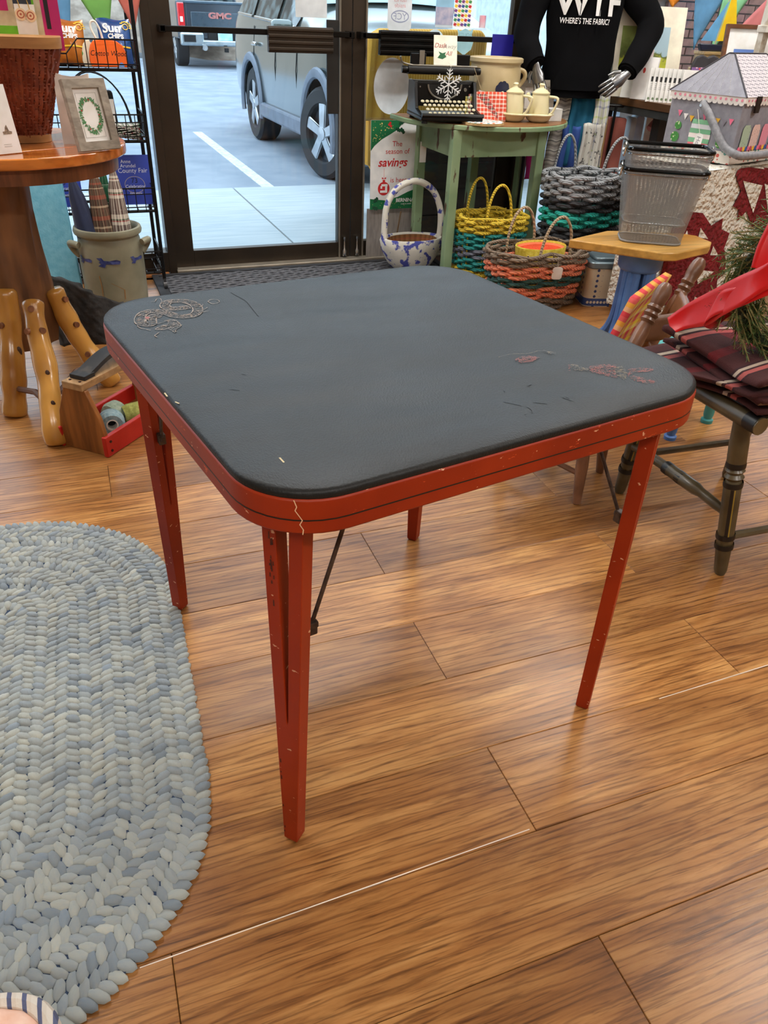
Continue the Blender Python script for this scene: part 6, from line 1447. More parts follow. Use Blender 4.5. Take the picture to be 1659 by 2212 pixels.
MB().lathe([(0,0),(.006,0),(.005,.005),(0,.006)], 8, F(fB2(-.04,DW*.50,HW-.02), fB2.y, (0,0,1))).build('rivet', chrome, hs)
ht = thing('swing_tag', 'long white swing tag with handwriting hanging on the sewing box', 'tag', tuple(fB2(-.05,.08,.0))); ftg = F(fB2(-.05,.13,.105), (-fB2.y)*.95+Vector((0,0,-.1)), Vector((0,0,1))+fB2.y*.22)
MB().prism(rounded([(-.019,-.135),(.019,-.135),(.017,.0),(-.017,.0)],.012,4), -.0008, .0008, ftg).build('tag', MATS['card_white'], ht); MB().tube([ftg(0,-.006,0), fB2(-.045,.17,.19)], .0009, 5).build('string', MATS['cord_white'], ht)
MB().text('Hobby Gift', .026, F(ftg(-.008,-.07,.0012), -ftg.y, ftg.x)).build('lettering', plain('tag_ink', (120,124,130), .7), ht, smooth=False)

# ---- small brown chair with quilted back pad
bc = thing('small_brown_chair', 'small worn brown wooden chair behind the card table', 'chair', (1.42,1.66,0)); brn = plain('worn_brown_paint', (104,68,46), .4, c2=(134,92,66), scale=14, bmp=.1, coat=.15)
P1, P2 = Vector((1.472,1.602,.585)), Vector((1.705,1.742,.600)); B1, B2 = Vector((1.295,1.545,.29)), Vector((1.515,1.70,.29))
def turned(a, b, name='back_post'):
    a, b = Vector(a), Vector(b); d = b-a; L = d.length; fr = F(a); fr.z = d.normalized(); fr.x = fr.z.orthogonal().normalized(); fr.y = fr.z.cross(fr.x)
    MB().lathe([(.013,0),(.018,L*.12),(.020,L*.35),(.020,L*.60),(.016,L*.66),(.021,L*.685),(.016,L*.71),(.021,L*.735),(.016,L*.76),(.021,L*.785),(.017,L*.81),(.0205,L*.85),(.022,L*.90),(.020,L*.95),(.013,L*.985),(0,L)], 18, fr).build(name, brn, bc)
turned(B1, P1); turned(B2, P2)
bow = (P1-B1).cross(P2-P1).normalized(); bow = bow if bow.x > 0 else -bow
def slat(f0, f1, d):
    m = MB(); m.grid(14, 4, lambda u, v: (B1.lerp(P1, f0+(f1-f0)*v)).lerp(B2.lerp(P2, f0+(f1-f0)*v), u)+bow*(d*sin(pi*u))); m.build('back_slat', brn, bc, solid=.014)
slat(.50,.72,.06); slat(.12,.26,.05)
MB().prism([(1.20,1.50),(1.33,1.52),(1.56,1.68),(1.42,1.93),(1.10,1.78)], .265, .29).build('seat', brn, bc, bevel=.006)
for a, b in (((1.226,1.486,0),(1.255,1.545,.27)),((1.40,1.62,0),(1.36,1.60,.27)),((1.13,1.78,0),(1.16,1.76,.27)),((1.42,1.90,0),(1.40,1.86,.27))): MB().tube([a,(Vector(a)*.6+Vector(b)*.4),b], [.012,.018,.015], 12).build('leg', brn, bc)
MB().tube([(1.236,1.50,.085),(1.14,1.775,.085)], .008, 8).build('stretcher', brn, bc)
qp = thing('quilted_pad', 'red and yellow checked patchwork pad against the small brown chair back', 'cushion', (1.44,1.74,.30))
chk = stripes('red_yellow_check', [(0,(206,58,66)),(.5,(232,206,60))], 5., [(0,(200,64,70)),(.25,(226,216,150)),(.5,(236,208,56)),(.75,(214,110,100))], 5.)
g = MB(); nb_ = -bow
def pad(u, v):
    p = (B1.lerp(P1, .02+.78*v)).lerp(B2.lerp(P2, .02+.78*v), .02+1.0*u)+nb_*(.030+.016*sin(pi*u)*sin(pi*v)); return p+Vector((-.012,.02,0))
g.grid(16, 16, pad); g.build('pad', chk, qp, solid=.022, angle=70)

# ---- dark painted chair with stripes
wc_ = thing('painted_chair', 'dark olive painted chair with black rings and gold stripes, blankets on its seat', 'chair', (1.57,1.28,0))
olive = plain('olive_brown_paint', (62,52,32), .38, c2=(92,80,54), scale=12, bmp=.08, coat=.2); bkp = plain('ring_black', (14,13,13), .4); gld = plain('stripe_gold', (150,124,40), .45)
def cleg(foot, topp, ringz, stripe=None, rad=.021):
    a, b = Vector(foot), Vector(topp); d = b-a; L = d.length; fr = F(a); fr.z = d.normalized(); fr.x = Vector((1,0,0)); fr.x = (fr.x-fr.z*fr.x.dot(fr.z)).normalized(); fr.y = fr.z.cross(fr.x)
    prof = [(.012,0),(.016,L*.03),(.0195,L*.20),(.0205,L*.42),(rad,L*.60),(.017,L*.625),(.023,L*.645),(.017,L*.665),(.023,L*.685),(.017,L*.705),(.022,L*.73),(.022,L*.85),(.019,L)]
    o = MB().lathe(prof, 18, fr).build('leg', olive, wc_)
    lg_ = o
    for z in ringz:
        MB().lathe([(.0225,L*z-.007),(.0232,L*z),(.0225,L*z+.007)], 18, fr, cap=False).build('ring', bkp, lg_)
    for ang, mt_ in ((-2.35,bkp),(-1.95,gld)):
        m = MB(); m.add([fr((.0212)*cos(ang-t), .0212*sin(ang-t), L*z) for z in (.28,.58) for t in (.16,-.16 if mt_ is bkp else .05)], [(0,1,3,2)]); m.build('stripe', mt_, lg_, smooth=False)
cleg((1.392,1.085,0),(1.352,1.135,.425),(.20,.265,.60,.72)); cleg((1.385,1.50,0),(1.375,1.455,.425),(.20,.28,.60,.72)); cleg((1.762,1.468,0),(1.75,1.43,.425),(.20,.27,.60,.72)); cleg((1.79,1.06,0),(1.76,1.13,.425),(.20,.27,.60,.72))
MB().prism(rounded([(1.325,1.09),(1.80,1.09),(1.80,1.49),(1.34,1.50)],.04,5), .418, .440).build('seat', olive, wc_, bevel=.008)
MB().tube([(1.345,1.075,.428),(1.345,1.30,.430),(1.355,1.50,.428)], .021, 12).build('seat_roll', olive, wc_)
for y in (1.10,1.46): MB().tube([(1.345,y-.022,.429),(1.345,y+.012,.429)], .0218, 12, cap=False).build('ring', bkp, wc_)
MB().tube(bez([(1.372,1.47,.17),(1.365,1.36,.182),(1.362,1.27,.185),(1.368,1.18,.18),(1.375,1.105,.17)],5), [.012]*3+[.013]*4+[.017]*7+[.013]*4+[.011]*3, 10).build('stretcher', olive, wc_)
for y in (1.26,1.31): MB().tube([(1.363,y,.184),(1.363,y+.018,.184)], .0178, 12, cap=False).build('ring', bkp, wc_)
for a, b in (((1.385,1.095,.11),(1.775,1.075,.11)),((1.385,1.48,.135),(1.755,1.455,.135))): MB().tube([a, b], .010, 8).build('stretcher', olive, wc_)
for x in (1.40,1.52,1.64,1.76):
    pass
# chair back rising on the far right, out of frame
for y in (1.12,1.45): MB().tube([(1.785,y,.43),(1.86,y,.86)], [.018,.013], 10).build('back_post', olive, wc_)
MB().box((1.865,1.285,.84),(.02,.40,.10)).build('crest_rail', olive, wc_, smooth=False, bevel=.004)

# ---- two folded plaid blankets
tart = stripes('tartan_wool', [(0,(64,32,30)),(.30,(30,22,34)),(.34,(168,142,122)),(.42,(34,24,36)),(.46,(170,146,126)),(.54,(30,22,34)),(.58,(66,32,30)),(.86,(128,16,26)),(.96,(44,22,26))], 2.4, [(0,(66,30,30)),(.28,(40,24,32)),(.32,(214,110,104)),(.40,(44,24,34)),(.44,(232,214,190)),(.50,(40,24,34)),(.54,(70,32,32)),(.85,(120,18,28))], 1.7, rough=.95, mixf=.5, bmp=.5, weave=420.)
def blanket(label, x0, x1, y0, y1, z0, layers, th, sag=0., lift=0., seed=0):
    t = thing('folded_blanket', label, 'blanket', ((x0+x1)/2,(y0+y1)/2,z0), 'folded plaid blankets'); path = []
    for k in range(layers):
        z = z0+th*(k+.5); a, b = (x0, x1) if k % 2 == 0 else (x1, x0); ins = .012*((k*7+seed) % 3)
        a += ins if a == x0 else -ins; N = 14
        for j in range(N+1): path.append((a+(b-a)*j/N, z))
        if k < layers-1:
            sg = 1 if b == x1 else -1
            for j in range(1, 6): path.append((b+sg*th*.5*sin(pi*j/6), z+th*.5-th*.5*cos(pi*j/6)))
    n = len(path); g = MB()
    def fn(u, v):
        i = min(n-1, int(round(u*(n-1)))); x, z = path[i]
        e = max(0, (x0+.10-x)/.10)
        return Vector((x+.018*sin(v*5+seed+z*40), y0+(y1-y0)*v+.012*sin(u*11+seed), max(z0+.004, z+.010*sin(v*4.2+seed)*(.4+e)+lift*max(0,1-abs((x-x0)/(x1-x0)-.15)/.3)*(z-z0)/(th*layers)*(.6+.6*v))))
    g.grid(n-1, 26, fn); g.build('cloth', tart, t, solid=th*.55, angle=70)
blanket('lower of the two maroon plaid blankets folded on the painted chair', 1.295,1.80,1.06,1.45,.452,3,.0145, seed=1)
blanket('upper maroon, pink and cream plaid blanket folded under the wreath', 1.315,1.80,1.08,1.40,.4965,3,.0175, lift=.015, seed=3)
# ---- fir wreath with red ribbon
wrth = thing('fir_wreath', 'green fir wreath lying on the plaid blankets', 'wreath', (1.46,1.22,.55)); random.seed(11)
fw2 = F((1.515,1.245,.650), (.92,-.39,.0), (.25,.55,.8)); RWR = .125
need, twig = MB(), MB()
for k in range(420):
    a = random.uniform(0, 2*pi); rr = RWR+random.gauss(0,.026); h0 = random.uniform(-.020,.038); c = fw2(rr*cos(a), rr*sin(a), h0)
    out = fw2.x*cos(a)+fw2.y*sin(a); tng = -fw2.x*sin(a)+fw2.y*cos(a); d = (tng+out*random.uniform(-.5,.9)+fw2.z*random.uniform(-.15,.5)).normalized(); L = random.uniform(.05,.085)
    twig.tube([c, c+d*L], [.0022,.0012], 4); s1 = d.orthogonal().normalized(); s2_ = d.cross(s1)
    for j in range(26):
        p = c+d*(L*(.1+.9*j/26)); b_ = random.uniform(0, 2*pi); nd_ = (d*.7+s1*cos(b_)+s2_*sin(b_)).normalized()*random.uniform(.011,.017); w = d.cross(nd_).normalized()*.0013
        need.add([p-w, p+w, p+nd_+w*.3, p+nd_-w*.3], [(0,1,2,3)])
twig.build('twig', plain('fir_twig', (120,110,62), .8), wrth); tag(need.build('needles', plain('fir_green', (54,88,40), .55, c2=(104,134,74), scale=40), wrth, smooth=False), kind='stuff')
MB().tube([fw2(RWR*cos(a), RWR*sin(a), 0) for a in [2*pi*k/40 for k in range(40)]], .016, 8, closed=True).build('core', plain('fir_core', (40,44,26), .9), wrth)
rb_ = thing('red_ribbon', 'broad shiny red ribbon curling across the wreath and blankets', 'ribbon', (1.55,1.36,.58)); satin = plain('red_satin', (206,8,14), .32, c2=(220,14,18), scale=4, sheen=.2)
def ribbon(cl, wv, name, n=10):
    c = bez(cl, n); w = [q*1.25 for q in bez(wv, n)]; g = MB(); N = len(c)-1
    g.grid(N, 6, lambda u, v: c[int(round(u*N))]+w[int(round(u*N))]*(v-.5)+w[int(round(u*N))].cross(Vector((.8,-.5,.2))).normalized()*(.006*sin(pi*v))); g.build(name, satin, rb_, solid=.0012, angle=80)
ribbon([(1.300,1.375,.560),(1.318,1.345,.592),(1.325,1.29,.630),(1.325,1.245,.668),(1.330,1.20,.705),(1.352,1.165,.748),(1.41,1.12,.80)], [(.006,.03,.020),(.006,.02,.042),(.010,.015,.062),(.014,.0,.070),(.016,-.01,.072),(.018,-.01,.072),(.02,-.01,.072)], 'tail')
ribbon([(1.375,1.29,.592),(1.350,1.29,.606),(1.322,1.285,.624),(1.320,1.265,.648),(1.332,1.225,.672),(1.36,1.185,.710),(1.41,1.14,.755)], [(.02,-.01,.028),(.02,.0,.045),(.016,.0,.052),(.01,.0,.048),(.01,.0,.042),(.015,0,.046),(.02,0,.05)], 'loop')
ribbon([(1.40,1.24,.725),(1.412,1.245,.77),(1.43,1.25,.82)], [(.045,-.025,.0),(.05,-.03,.0),(.05,-.03,.0)], 'upright_tail')
random.seed(5)

# ================================================================== OUTSIDE THE GLASS
conc = plain('pale_concrete', (160,168,172), .9, c2=(174,180,182), scale=3, bmp=.2, bscale=80, stretch=(1,8,1))
asph = plain('worn_asphalt', (122,132,144), .92, c2=(142,150,160), scale=2.2, bmp=.3, bscale=160, detail=6)
sw = tag(MB().box((1.2,5.22,-.10),(16,2.03,.18)).build('sidewalk', plain('joint_dark', (120,116,108), .9), smooth=False), kind='structure')
for i in range(-4, 6):
    x0 = 1.236+1.5*i; MB().box((x0+.75,5.22,-.055),(1.488,2.04,.11)).build('slab', conc, sw, smooth=False, bevel=.004)
tag(MB().box((2,25,-.075),(70,37.5,.10)).build('parking_lot', asph, smooth=False), kind='structure')
ln_ = MB(); ln_.box((1.54,7.95,-.0235),(.10,3.35,.003)); tag(ln_.build('trim_3', plain('lane_paint', (206,208,204), .85, c2=(176,180,180), scale=26, lo=.45, hi=.62), smooth=False), kind='structure')
ln_ = MB(); ln_.box((4.6,16.5,-.0235),(.10,4.0,.003)); tag(ln_.build('trim_4', MATS['lane_paint'], smooth=False), kind='structure')
# leaf-strewn bank behind the lot
bank = MB(); bank.grid(40, 14, lambda u, v: Vector((-22+54*u, 24.+13*v+.4*sin(u*20), -.03+10.5*v**1.1+.15*sin(u*45+v*9))))
tag(bank.build('embankment', plain('leaf_litter', (112,98,86), .95, c2=(150,136,122), scale=3.5, bmp=.8, bscale=12, detail=8), angle=80), kind='structure')
rub = plain('tyre_rubber', (26,28,31), .75, bmp=.2); alloy = plain('alloy_wheel', (176,180,184), .3, .8)
clad = plain('grey_cladding', (92,100,112), .55); glass_car = plain('car_glass', (26,32,34), .1, c2=(84,96,98), scale=7, spec=.25, lo=.42, hi=.58, detail=6)
def wheel(parent, c, r, w, steer=0., spokes=5, side=-1):
    ax = Vector((cos(steer),sin(steer),0)); fr = F(c); fr.z = ax*side; fr.x = Vector((0,0,1)); fr.y = fr.z.cross(fr.x)
    t = MB().lathe([(r*.64,-w/2),(r*.92,-w/2),(r,-w/2+.03),(r,w/2-.03),(r*.92,w/2),(r*.66,w/2),(r*.62,w/2-.02)], 36, fr, cap=False).build('tyre', rub, parent)
    MB().lathe([(0,w/2-.075),(r*.6,w/2-.06),(r*.64,w/2-.01)], 30, fr, cap=False).build('rim', plain('rim_dark', (60,62,66), .5, .5), t)
    for k in range(spokes):
        a = 2*pi*k/spokes; d = fr.x*cos(a)+fr.y*sin(a); s = -fr.x*sin(a)+fr.y*cos(a); m = MB(); O = fr(0,0,w/2-.015)
        m.add([O+s*.035+d*.03, O-s*.035+d*.03, O-s*.05+d*r*.64, O+s*.05+d*r*.64]+[O+s*.03+d*.03+fr.z*.014, O-s*.03+d*.03+fr.z*.014, O-s*.04+d*r*.64+fr.z*.008, O+s*.04+d*r*.64+fr.z*.008], [(4,5,6,7),(0,4,7,3),(1,2,6,5),(2,3,7,6),(0,1,5,4)]); m.build('spoke', alloy, t, smooth=False)
    MB().lathe([(0,w/2+.01),(.05,w/2+.006),(.06,w/2-.02)], 14, fr, cap=False).build('hub', alloy, t)

# ---- silver-green SUV parked nose-in
SV = thing('parked_suv', 'silver-green wagon parked nose-in outside the doors', 'car', (2.98,7.8,-.025)); G0 = -.025
paint = plain('sage_silver_paint', (82,92,90), .16, .55, c2=(92,102,99), scale=2, coat=1.)
xs, xc, hw_ = 2.06, 2.98, .92
st_ = [  # y, sill z, belt z, roof z, inset of nose/tail
 (5.72,.42,.72,.78,.34,.0),(5.80,.30,.80,.92,.16,.02),(6.00,.26,.86,1.00,.06,.1),(6.35,.30,.95,1.06,.02,.2),(6.75,.30,1.00,1.10,.0,.3),(7.10,.28,1.03,1.16,.0,.3),(7.40,.27,1.04,1.36,.0,.3),(7.75,.27,1.05,1.56,.0,.3),(8.2,.27,1.06,1.66,.0,.28),(8.8,.28,1.08,1.68,.0,.28),(9.3,.30,1.10,1.66,.0,.28),(9.8,.34,1.12,1.58,.02,.28),(10.2,.40,1.12,1.36,.08,.26),(10.36,.50,1.0,1.12,.18,.1)]
def carsec(s):
    y, zs, zb, zr, ins, tum = s; w = hw_-ins; ro_ = w-tum*(1 if zr-zb > .2 else .35)
    half_ = [(w*.80,zs-.06),(w-.03,zs),(w-.005,zs+.12),(w,zs+(zb-zs)*.45),(w-.012,zs+(zb-zs)*.72),(w-.03,zb),(w-.03-(w-.03-ro_)*.5,zb+(zr-zb)*.52),(ro_,zr-.05),(ro_-.12,zr-.008),(ro_*.4,zr+.015)]
    return [Vector((xc-a,y,z+G0)) for a, z in half_]+[Vector((xc+a,y,z+G0)) for a, z in half_[::-1]]
S = [carsec(s) for s in st_]; nn_ = len(S[0]); b = MB(); b.add([p for s in S for p in s], [(j*nn_+i, j*nn_+(i+1) % nn_, (j+1)*nn_+(i+1) % nn_, (j+1)*nn_+i) for j in range(len(S)-1) for i in range(nn_)]+[tuple(range(nn_)), tuple((len(S)-1)*nn_+i for i in range(nn_-1,-1,-1))])
body = b.build('body', paint, SV, angle=42); sd = body.modifiers.new('smooth','SUBSURF'); sd.levels = 2; sd.render_levels = 2
cut = MB()
for yc in (6.66,9.0):
    for x_ in (xc-.80, xc+.80): cut.lathe([(.41,-.28),(.41,.28)], 40, F((x_,yc,.35+G0), (0,1,0), (0,0,1)))
cutter = cut.build('arch_cut', None, SV, smooth=False); bo = body.modifiers.new('arches','BOOLEAN'); bo.object = cutter; bo.operation = 'DIFFERENCE'
bpy.context.view_layer.update(); me_ = bpy.data.meshes.new_from_object(body.evaluated_get(bpy.context.evaluated_depsgraph_get())); body.modifiers.clear(); body.data = me_
me_.polygons.foreach_set('use_smooth', [True]*len(me_.polygons)); me_.set_sharp_from_angle(angle=radians(35)); bpy.data.objects.remove(cutter)
def sidept(y, f, out=.004):
    "point on the viewer-side flank at y; f 0 belt .. 1 roof edge"
    for a, c in zip(st_, st_[1:]):
        if a[0] <= y <= c[0]:
            t = (y-a[0])/(c[0]-a[0]); P = carsec(a); Q = carsec(c); A = P[5].lerp(Q[5], t); B = P[7].lerp(Q[7], t); M_ = P[6].lerp(Q[6], t); q = A.lerp(M_, f*2) if f < .5 else M_.lerp(B, f*2-1); return q+Vector((-out,0,out*.4))
for y0, y1, u0, u1, nm in ((7.42,7.95,.25,1,'front_window'),(8.05,8.85,0,0,'rear_window'),(8.95,9.65,0,0,'quarter_window')):
    g = MB(); g.grid(10, 8, lambda u, v: sidept(y0+(y1-y0)*u, .08+.80*v*(1 if nm != 'front_window' else min(1,.22+u*1.5)), .012)); g.build(nm, glass_car, SV)
    MB().tube([sidept(y0,.06,.016), sidept((y0+y1)/2,.06,.016), sidept(y1,.06,.016)], .012, 6).build('window_trim', chrome, SV)
ws = MB(); ws.grid(10, 8, lambda u, v: S[5][8].lerp(S[5][11], u).lerp(S[8][8].lerp(S[8][11], u), .12+.72*v)+Vector((0,-.03,.035+.03*sin(pi*u)))); ws.build('windscreen', plain('sky_glass', (120,150,160), .05, .4), SV)  # light blue sky reflection is put into the windscreen colour
for yc in (6.66,9.0):
    wl_ = MB(); wl_.grid(24, 2, lambda u, v: Vector((xs+.02+.33*v, yc+.405*cos(-.12+3.38*u), .35+.405*sin(-.12+3.38*u)+G0))); wl_.build('wheel_well', plain('well_black', (14,15,17), .9), SV)
    MB().prism([(yc+.40*cos(-.12+3.38*k/20), .35+.40*sin(-.12+3.38*k/20)+G0) for k in range(21)], 0, .02, F((xs+.35,0,0), (0,1,0), (0,0,1))).build('wheel_well', plain('well_black', (14,15,17), .9), SV, smooth=False)
    fl_ = MB(); fl_.tube([(xs-.008, yc+.42*cos(a), max(.12,.36+.42*sin(a))+G0) for a in [pi*k/20*1.16-.25 for k in range(21)]], .042, 8, flatten=.6); fl_.build('arch_flare', clad, SV)
wheel(SV, (xs+.125,6.66,.345+G0), .345, .23, .30); wheel(SV, (xs+.12,9.0,.345+G0), .345, .23); wheel(SV, (xc+.80,6.66,.345+G0), .345, .23, .3, side=1); wheel(SV, (xc+.80,9.0,.345+G0), .345, .23, side=1)
MB().box((xs+.03,7.83,.335+G0),(.11,1.52,.13)).build('sill_cladding', clad, SV, smooth=False, bevel=.02)
bp = MB(); bp.grid(16, 6, lambda u, v: Vector((xs+.02+1.82*u, 6.22-.52*sin(pi*u)**.45, .20+.34*v+G0))); bp.build('front_bumper', clad, SV, solid=.06)
MB().prism([(6.02,.30),(6.24,.30),(6.25,.62),(6.02,.56)], .0, .015, F((xs+.02,0,G0), (0,1,0), (0,0,1))).build('bumper_corner', clad, SV, smooth=False)
hlp = MB(); hlp.grid(8, 5, lambda u, v: Vector((xs+.02+.10*u+.0, 6.30-.42*u-.05*v, .70+.16*v+.05*(1-u)+G0))); hlp.build('headlight', plain('headlight_clear', (214,220,224), .06, .3, coat=1.), SV, solid=.03)
MB().box((xs-.10,7.36,1.06+G0),(.19,.12,.13)).build('door_mirror', paint, SV, bevel=.04, segs=3)
for y in (8.0,8.9): MB().box((xs-.012,y-.12,.90+G0),(.03,.17,.035)).build('door_handle', chrome, SV, bevel=.01)
dm = MB()
for y in (7.30,8.02,8.88): dm.tube([(xs-.0005+.012, y, .45+G0),(xs+.002,y+.01,.75+G0),(xs+.030,y+.02,1.05+G0)], .004, 5)
dm.build('door_gap', MATS['well_black'], SV)
MB().tube([(xc-.55,7.9,1.72+G0),(xc-.58,8.8,1.75+G0),(xc-.56,9.7,1.70+G0)], .022, 8).build('roof_rail', clad, SV)
for x_ in (xc-.55,): pass
MB().box((xc,5.75,.62+G0),(.9,.05,.2)).build('grille', MATS['well_black'], SV, smooth=False, bevel=.02)

# ---- dark pickup truck seen from behind
TK = thing('parked_pickup', 'dark blue pickup truck seen from behind across the lot', 'truck', (4.05,22.0,-.025)); tx0 = 4.02
tp_ = plain('dark_teal_paint', (34,46,58), .2, .4, c2=(44,58,70), scale=2, coat=1.)
b = MB(); b.box((tx0,22.6,.92),(1.96,4.4,.74)); b.build('bed', tp_, TK, smooth=False, bevel=.06, segs=3)
MB().box((tx0,20.44,.98),(1.56,.10,.56)).build('tailgate', tp_, TK, smooth=False, bevel=.03, segs=3)
MB().box((tx0,20.385,.93),(1.34,.03,.30)).build('tailgate_panel', plain('teal_panel', (44,62,74), .22, .4, coat=1.), TK, smooth=False, bevel=.012)
MB().box((tx0,20.40,1.255),(1.6,.13,.05)).build('tailgate_lip', plain('lip_dark', (60,76,88), .3, .3), TK, smooth=False, bevel=.015)
cab = MB(); cab.prism([(-.92,1.2),(.92,1.2),(.74,1.86),(-.74,1.86)], 0, 1.9, F((tx0,24.6,0), (1,0,0), (0,0,1))); cab.build('cab', tp_, TK, bevel=.06)
MB().prism([(-.78,1.30),(.78,1.30),(.66,1.76),(-.66,1.76)], 0, .02, F((tx0,22.69,0), (1,0,0), (0,0,1))).build('rear_window', glass_car, TK, smooth=False)
for s in (-1, 1):
    MB().box((tx0+s*.885,20.39,1.02),(.15,.09,.44)).build('tail_light', plain('tail_red', (190,16,24), .15, coat=1.), TK, smooth=False, bevel=.02)
    MB().box((tx0+s*.885,20.345,.93),(.06,.02,.10)).build('reverse_light', plain('lamp_white', (220,214,214), .2), TK, smooth=False)
    MB().box((tx0+s*.70,20.28,.56),(.52,.16,.26)).build('bumper_end', plain('bumper_chrome', (168,176,178), .22, .9), TK, smooth=False, bevel=.04, segs=3)
    MB().box((tx0+s*.76,20.19,.57),(.26,.03,.13)).build('bumper_step', MATS['well_black'], TK, smooth=False)
    wheel(TK, (tx0+s*.80,21.4,.40-.025), .40, .28, 0., 6, s); wheel(TK, (tx0+s*.80,25.0,.40-.025), .40, .28, 0., 6, s)
MB().box((tx0,20.27,.49),(1.0,.14,.12)).build('bumper', MATS['bumper_chrome'], TK, smooth=False, bevel=.03)
MB().box((tx0,20.36,.62),(.62,.06,.2)).build('bumper_recess', MATS['well_black'], TK, smooth=False)
MB().box((tx0+.06,20.30,.63),(.33,.02,.17)).build('licence_plate', plain('plate_blue', (150,196,220), .5, c2=(196,216,222), scale=6), TK, smooth=False)
MB().tube([(tx0-.44,20.3,.40),(tx0-.44,20.16,.40)], .06, 10).build('exhaust', chrome, TK); MB().box((tx0+.05,20.2,.36),(.07,.16,.08)).build('tow_hitch', MATS['well_black'], TK, smooth=False)
MB().text('GMC', .155, F((tx0-.02,20.365,.965), (1,0,0), (0,0,1)), bold=.008, wdt=1.5, depth=.004).build('lettering', plain('badge_red', (176,110,104), .3, .5), TK, smooth=False)

# ---- white van body and dark building beyond the right door
vn = thing('white_van', 'white van parked beyond the wagon outside the right door', 'van', (7.6,13.5,0)); whv = plain('van_white', (206,216,224), .3, coat=.5)
MB().box((7.4,13.6,1.2),(1.9,5.0,1.9)).build('body', whv, vn, smooth=False, bevel=.12, segs=3)
for k in range(3): MB().box((6.44,11.9+1.5*k,1.35),(.02,1.2,.9)).build('side_panel', plain('van_grey', (180,192,204), .4), vn, smooth=False)
for y in (12.0,15.2): wheel(vn, (6.62,y,.36), .36, .24)
bd = thing('dark_building', 'dark building with pale downpipes beyond the right door', 'building', (8.5,11.0,-.02))
MB().box((9.4,12.0,1.6),(.3,9.0,3.3)).build('wall', plain('dark_stucco', (52,54,60), .9, c2=(78,78,82), scale=30, bmp=.6, bscale=60), bd, smooth=False)
for y, w in ((9.6,.10),(11.2,.06),(13.6,.08)): MB().tube([(9.2,y,0),(9.2,y,3.2)], w*.8, 10).build('downpipe', plain('pipe_pale', (168,200,220), .5), bd)
# brick pier seen through the right window, bricks laid one by one
bp_ = thing('brick_pier', 'brown brick pier outside the right window', 'pier', (5.85,6.55,-.02))
MB().box((5.95,6.7,.98),(1.60,.2,2.0)).build('mortar', plain('mortar_grey', (96,84,78), .95), bp_, smooth=False)
bme = MB().box((0,0,0),(.19,.06,.056)).mesh('brick', plain('brown_brick', (92,58,50), .9, c2=(122,82,70), scale=14, bmp=.5), smooth=False)
for r in range(4, 28):
    for k in range(8):
        o = bpy.data.objects.new('brick', bme); COL.objects.link(o); o.parent = bp_
        o.location = Vector((5.27+.2*k+(.1 if r % 2 else 0), 6.595+random.uniform(-.004,.004), .035+.068*r))-bp_.location
# ---- mustard corduroy armchair and dark crate outside the right door
ac = thing('mustard_armchair', 'mustard corduroy armchair standing outside the right door glass', 'armchair', (2.12,4.75,0)); must = stripes('mustard_corduroy', [(0,(206,146,50)),(.5,(222,168,74))], 60., rough=.95, bmp=.6, weave=150.)
MB().prism(rounded([(1.80,.34),(2.48,.34),(2.50,1.06),(2.46,1.105),(1.84,1.095),(1.77,1.06)],.04,5), -.14, 0, F((0,4.66,0), (1,0,0), (0,0,1))).build('backrest', must, ac, bevel=.03, segs=3)
MB().box((2.14,4.98,.44),(.66,.56,.16)).build('seat', must, ac, smooth=False, bevel=.03)
for x_ in (1.80,2.48): MB().box((x_,4.96,.56),(.10,.58,.36)).build('arm', must, ac, smooth=False, bevel=.03)
for x_ in (1.84,2.44):
    for y_ in (4.74,5.2): MB().box((x_,y_,.185),(.05,.05,.37)).build('leg', slab, ac, smooth=False)
thr = MB(); thr.grid(12, 20, lambda u, v: Vector((1.735+.17*u-.03*v, 4.635-.012*sin(u*14), 1.06-.42*v))); one(thr, 'mustard_throw', must, 'mustard throw hanging at the left of the armchair outside', 'throw', (1.80,4.63,.64), solid=.01)
cr_ = thing('plank_crate', 'dark weathered plank crate outside behind the green table', 'crate', (2.2,4.46,0)); dkp = wood('dark_plank', (44,28,18), (62,42,28), (82,58,40), 'X', 5., .8)
for k in range(4): MB().box((2.22,4.36,.085+.145*k),(.86,.022,.138)).build('plank', dkp, cr_, smooth=False, bevel=.003)
for k in range(4): MB().box((2.22,4.58,.085+.145*k),(.86,.022,.138)).build('plank', dkp, cr_, smooth=False, bevel=.003)
for x_ in (1.80,2.64): MB().box((x_,4.47,.295),(.022,.20,.57)).build('end_board', dkp, cr_, smooth=False)
# ---- decals and posters on the right door glass
GY = YW-.006
def sticker(name, poly, c, rough, label, y=GY): return one(MB().prism(poly, -.0006, .0, F((0,y,0), (1,0,0), (0,0,1))), name, plain('sticker_%s' % name, c, rough), label, 'sticker', (poly[0][0],y,min(p[1] for p in poly)), smooth=False)
s1 = sticker('round_decal', circ(40,.098,1.672,.852,.128), (206,214,220), .6, 'large pale oval decal on the right door glass')
s1b = sticker('small_round_decal', circ(32,.052,1.90,1.055), (196,216,226), .6, 'small pale round decal above the push bar')
fD = F((0,GY-.0012,0), (1,0,0), (0,0,1))
sl_ = thing('vertical_decal', 'tall pale oval-logo decal at the top of the right door', 'sticker', (1.70,GY,1.10)); MB().prism(rounded(rect(.128,.30,1.70,1.245),.02,4), .0, .0006, fD).build('sheet', plain('decal_pale', (206,214,220), .6), sl_, smooth=False)
MB().ring(circ(30,.048,1.702,1.155,.026), circ(30,.043,1.702,1.155,.021), .0007, .0012, fD).build('oval_mark', plain('decal_grey', (140,150,176), .6), sl_, smooth=False)
